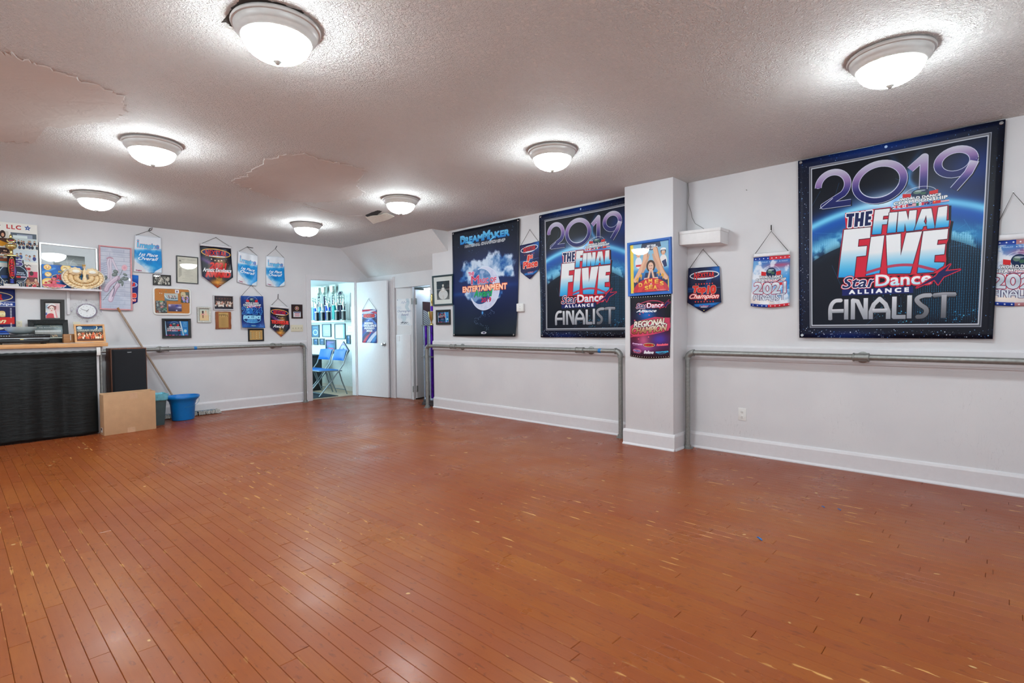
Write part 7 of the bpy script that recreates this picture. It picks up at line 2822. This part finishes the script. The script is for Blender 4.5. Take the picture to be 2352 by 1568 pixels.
MB().box((5.09, 6.42, .755), (5.29, 6.70, .770)).build('middle_deck', mat('deck_grey', (96, 98, 100), .4), t, bev=.002)
MB().box((5.08, 6.41, 1.245), (5.29, 6.69, 1.258)).build('upper_deck', mat('deck_grey', (0, 0, 0)), t, bev=.002)
MB().lathe([(.032, 0), (.030, .012), (.012, .024), (.010, .045), (.018, .065), (.036, .11), (.046, .16), (.050, .20), (.046, .205), (.044, .20), (.038, .16)], (5.13, 6.492, 1.258), 28).build('cup', GOLDM, t, smooth=True)
MB().lathe([(.026, 0), (.026, .075)], (5.13, 6.475, 1.47), 20).build('collar', PUR, t, smooth=True)
MB().lathe([(.016, 0), (.012, .03), (.020, .06), (.024, .10), (.016, .13), (.020, .16), (.006, .19)], (5.13, 6.475, 1.545), 18).build('figure', GOLDM, t, smooth=True)
MB().lathe([(.012, 0), (.012, .22), (.004, .24)], (5.2, 6.50, 1.50), 14).build('rod', SLV, t, smooth=True)

# ------------------------------------------------------------------ side room
GBLU = mat('trophy_blue', (20, 74, 190), .2, .3, var=.3)
GCYA = mat('trophy_cyan', (110, 190, 226), .2, .3, var=.2)
GNAV = mat('trophy_navy', (24, 26, 60), .2, .2, var=.2)
GTEA = mat('trophy_teal', (30, 150, 150), .25, .2)
SILV_M = mat('silver_plate', (200, 214, 206), .2, .85, var=.2, scale=30)
BASEM = mat('white_marble', (206, 222, 226), .3, var=.06)
t = thing('trophy_shelf', 'pale wall shelf crowded with trophies in the side room', 'shelf', (5.25, 9.9, 1.34))
MB().box((5.12, 9.10, 1.338), (5.35, 11.3, 1.372)).build('board', mat('shelf_teal', (196, 214, 208), .5), t, bev=.004)
TZ = 1.372


def figure_trophy(x, y, h, r, m_, label, group, wing=True):
    t = thing('trophy', label, 'trophy', (x, y, TZ), group)
    MB().box((x - .045, y - .045, TZ), (x + .045, y + .045, TZ + .022)).build('base', BASEM, t, bev=.002)
    MB().lathe([(r, .022), (r, h)], (x, y, TZ), 14).build('column', m_, t, smooth=True)
    MB().lathe([(r + .012, h), (r + .012, h + .012), (.012, h + .02)], (x, y, TZ), 14).build('plate', SILV_M, t, smooth=True)
    mb = MB().lathe([(.010, .02), (.018, .05), (.010, .085), (.022, .12), (.008, .15), (.016, .165), (.014, .18), (.001, .192)], (x, y, TZ + h), 12)
    for sg in (-1, 1):
        mb.tube([(x, y, TZ + h + .125), (x - .01, y + sg * .03, TZ + h + .16), (x, y + sg * .022, TZ + h + .20)], [.007, .006, .004], 6)
    mb.build('figure', SILV_M, t, smooth=True)
    return t


G1, G2, G3, G4 = 'blue column trophies on the side room shelf', 'dark column trophies at the shelf end', 'short black-based trophies on the side room shelf', 'big silver bowls above the trophy row'
ORD = ('first', 'second', 'third', 'fourth', 'fifth', 'sixth', 'seventh')
for k, (y, m_, h) in enumerate(((10.68, GBLU, .30), (10.56, GCYA, .29), (10.46, GBLU, .27), (10.27, GCYA, .28), (9.99, GBLU, .30), (9.87, GBLU, .27))):
    figure_trophy(5.235, y, h, .026, m_, '%s column trophy with silver figure, %s from the door frame' % (('blue', 'pale blue')[m_ is GCYA], ORD[k]), G1)
for k, y in enumerate((9.51, 9.41, 9.31)):
    figure_trophy(5.235, y, .30, .027, GNAV, 'dark navy column trophy with silver figure, %s of three at the shelf end' % ORD[k], G2)
figure_trophy(5.235, 9.68, .30, .042, GTEA, 'wide teal column trophy in the middle of the side room shelf', None)
for k, y in enumerate((10.23, 9.99, 9.76, 9.42, 9.17)):
    t = thing('trophy', 'short trophy with black block and silver cup, %s from the door frame' % ORD[k], 'trophy', (5.15, y, TZ), G3)
    MB().box((5.127, y - .038, TZ), (5.175, y + .038, TZ + .17)).build('block', BLACK, t, bev=.003)
    MB().box((5.124, y - .042, TZ + .17), (5.178, y + .042, TZ + .19)).build('cap', BASEM, t, bev=.002)
    MB().lathe([(.020, 0), (.008, .02), (.010, .05), (.022, .09), (.027, .15), (.024, .152), (.006, .06)], (5.15, y, TZ + .19), 16).build('cup', SILV_M, t, smooth=True)
for k, y in enumerate((10.365, 10.13, 9.775)):
    t = thing('trophy', 'tall trophy topped by a big silver bowl, %s of three from the door frame' % ORD[k], 'trophy', (5.27, y, TZ), G4)
    MB().lathe([(.022, 0), (.022, .50)], (5.272, y, TZ), 14).build('column', GNAV, t, smooth=True)
    MB().lathe([(.03, .50), (.018, .52), (.042, .545), (.062, .60), (.068, .66), (.074, .68), (.068, .68), (.050, .58)], (5.272, y, TZ), 24).build('bowl', SILV_M, t, smooth=True)
t = thing('trophy', 'trophy with an upright black hoop on the side room shelf', 'trophy', (5.31, 9.58, TZ))
MB().lathe([(.028, 0), (.018, .02), (.012, .44)], (5.315, 9.59, TZ), 12).build('stem', GNAV, t, smooth=True)
MB().tube([(5.315, 9.59 + .042 * math.cos(a), TZ + .50 + .06 * math.sin(a)) for a in np.linspace(0, 2 * PI, 24, endpoint=False)], .014, 8, closed=True).build('hoop', GNAV, t, smooth=True)

TEALF = mat('teal_black_frame', (20, 50, 66), .35)
PQ = 'plaques on the side room wall'
for c4, i, lab in ((qd(10.86, 1.297, 10.515, 1.032), 0, 'dark teal plaque with round wreath under the trophy shelf'), (qd(10.38, 1.311, 10.015, 1.044), 1, 'plain light blue plaque under the trophy shelf'),
                   (qd(9.865, 1.314, 9.456, 1.004), 2, 'largest pale plaque with wavy blue print under the shelf'), (qd(9.389, 1.269, 9.185, 1.144), 5, 'small white framed card right of the plaques'),
                   (qd(9.41, 1.088, 9.272, .911), 4, 'slim upright plaque beside the diamond plaque'), (qd(10.975, 1.007, 10.852, .869), 4, 'small blue plaque nearest the door frame, lower row'),
                   (qd(10.775, 1.009, 10.575, .873), 4, 'small blue plaque in the middle of the lower row'), (qd(10.505, 1.011, 10.308, .877), 4, 'small blue plaque beside the large purple print'),
                   (qd(10.24, .992, 9.832, .704), 3, 'large dark plaque with purple print left of the diamond'), (qd(9.225, 1.902, 9.02, 1.631), 3, 'framed print high on the wall by the door edge')):
    framed(lab, PW2, c4, .018 if i != 5 else .012, .02, TEALF if i != 5 else WHITEP, PR_PLQ[i], cat='plaque', name='award_plaque', glass=False, group=PQ)
for cy, cz, w, h, pm, em, lab in ((9.527, .786, .205, .178, PR_DIA, TEALF, 'diamond shaped lilac plaque above the folding chairs'), (9.0, 1.413, .095, .105, PR_DIA, mat('maroon_edge', (110, 40, 56), .4), 'maroon edged diamond plaque by the door edge'),
                                   (9.10, 1.025, .15, .105, PR_PLQ[5], WHITEP, 'white paper diamond on the wall by the door edge')):
    t = thing('diamond_plaque', lab, 'plaque', PW2(cy, cz - h, 0), PQ)
    cr = [(cy, cz + h), (cy - w, cz), (cy, cz - h), (cy + w, cz)]
    MB().prism([PW2(a, z, .016) for a, z in cr], [PW2(a, z, .001) for a, z in cr]).build('board', em, t)
    mb = MB()
    k = .9
    mb.v = [tuple(PW2(cy + (a - cy) * k, cz + (z - cz) * k, .0172)) for a, z in cr]
    mb.f = [(0, 1, 2, 3)]
    mb.uv[0] = [(.5, 1), (1, .5), (.5, 0), (0, .5)]
    mb.build('print', pm, t, recalc=False)

t = thing('cabinet', 'low black cabinet behind the folding chairs', 'cabinet', (4.8, 10.2, 0))
NVY = mat('black_laminate', (20, 26, 32), .4)
MB().box((4.3, 9.90, 0), (5.07, 10.5, .67)).build('body', NVY, t, bev=.004)
MB().box((4.28, 9.87, .67), (5.10, 10.52, .70)).build('top', NVY, t, bev=.004)
MB().box((4.32, 9.885, .05), (4.68, 9.90, .64)).build('door', NVY, t, bev=.002)
MB().box((4.70, 9.885, .05), (5.05, 9.90, .64)).build('door', NVY, t, bev=.002)
tag(MB().box((4.44, 10.0, .70), (4.62, 10.15, .86)).build('black_case', BLACK, None, bev=.01, origin=(4.53, 10.07, .70)), 'black boxy case on the low cabinet', 'box')
t = thing('glass_award', 'blue glass award with white card on the low cabinet', 'award', (4.83, 10.05, .70))
MB().box((4.78, 10.0, .70), (4.93, 10.1, .715)).build('base', BLACK, t, bev=.002)
MB().prism([(4.80, 10.03, .715), (4.90, 10.03, .715), (4.885, 10.03, .90), (4.78, 10.03, .90)], [(4.80, 10.055, .715), (4.90, 10.055, .715), (4.885, 10.055, .90), (4.78, 10.055, .90)]).build('block', GCYA, t, bev=.003)
MB().prism([(4.76, 10.06, .90), (4.95, 10.06, .90), (4.86, 10.06, 1.01)], [(4.76, 10.07, .90), (4.95, 10.07, .90), (4.86, 10.07, 1.01)]).build('card', WHITEP, t)
tag(MB().box((3.95, 8.78, -.001), (4.80, 9.86, .008)).build('dark_floor_sheet', mat('navy_sheet', (20, 34, 46), .9), None, bev=.003, origin=(4.4, 9.3, 0)), 'dark flat sheet on the floor under the folding chairs', 'mat')  # flat dark sheet lying under the chairs

CHF, CHP = mat('chair_steel', (120, 132, 138), .4, .5), mat('chair_vinyl', (6, 92, 168), .45, var=.06)


def folding_chair():
    """faces +x locally; origin on the floor under the seat middle"""
    t = thing('folding_chair', 'blue padded folding chair nearer the doorway', 'chair', (0, 0, 0), 'blue folding chairs in the side room')
    hw = .215
    mb = MB()

    def seat(u, v):
        return (-.20 + .42 * u, -.20 + .40 * v, .445 + .022 * (1 - abs(2 * u - 1) ** 4) * (1 - abs(2 * v - 1) ** 4) + .012 * u)
    mb.grid(12, 10, seat)
    mb.grid(12, 10, lambda u, v: (-.20 + .42 * (1 - u), -.20 + .40 * v, .435 + .012 * (1 - u)))
    mb.build('seat', CHP, t, smooth=True, recalc=False)
    MB().tube([(-.20, -.205, .436), (.21, -.205, .448), (.225, -.19, .449), (.225, .19, .449), (.21, .205, .448), (-.20, .205, .436)], .009, 8).build('seat_rim', CHF, t, smooth=True)

    def back(u, v):
        th = .016 * (1 - abs(2 * u - 1) ** 4) * (1 - abs(2 * v - 1) ** 4)
        return (-.255 - .055 * (1 - v) + .02 + th - .022 * math.sin(PI * u), -.205 + .41 * u, .615 + .195 * (1 - v) + .01 * math.sin(PI * u) * (1 - v))
    mb = MB().grid(12, 8, back)
    mb.grid(12, 8, lambda u, v: Vector(back(1 - u, v)) + Vector((-.03, 0, 0)))
    mb.build('backrest', CHP, t, smooth=True, recalc=False)
    for sg in (-1, 1):
        MB().tube([(-.315, sg * hw, .80), (-.225, sg * hw, .55), (.03, sg * hw, .24), (.255, sg * hw, .0)], .0115, 8).build('front_leg', CHF, t, smooth=True)
        MB().tube([(-.14, sg * (hw - .02), .45), (-.20, sg * (hw - .02), .25), (-.30, sg * (hw - .02), .0)], .0115, 8).build('rear_leg', CHF, t, smooth=True)
        MB().tube([(.03, sg * hw, .24), (.10, sg * (hw - .01), .435)], .007, 6).build('brace', CHF, t, smooth=True)
    MB().tube([(.21, -hw, .055), (.21, hw, .055)], .008, 8).build('cross_bar', CHF, t, smooth=True)
    MB().tube([(-.275, -hw + .02, .08), (-.275, hw - .02, .08)], .008, 8).build('cross_bar', CHF, t, smooth=True)
    return t


ch = folding_chair()
ch.location = (4.72, 9.06, 0.0085)
ch.rotation_euler = (0, 0, PI)
c2 = copy_tree(ch)
c2.location = (4.70, 9.55, 0.0085)
c2.rotation_euler = (0, 0, PI + .05)
c2['label'] = 'blue padded folding chair behind the other, against the black cabinet'

# ------------------------------------------------------------------ scraps on the floor
SB = mat('blue_scrap', (10, 110, 190), .5)
for (x, y), lab in (((3.09, .985), 'curled blue plastic scrap on the open floor'), ((3.92, .86), 'tiny blue scrap near the skirting, upper one'), ((3.93, .77), 'tiny blue scrap near the skirting, lower one')):
    s = 1.0 if 'curled' in lab else .6
    tag(MB().tube([(x, y, .003), (x + .008 * s, y + .01 * s, .006), (x + .006 * s, y + .022 * s, .012 * s), (x - .004 * s, y + .026 * s, .016 * s)], [.003, .005 * s, .004 * s, .002], 6).build('scrap', SB, None, smooth=True, origin=(x, y, 0)), lab, 'scrap', group='blue scraps on the floor')
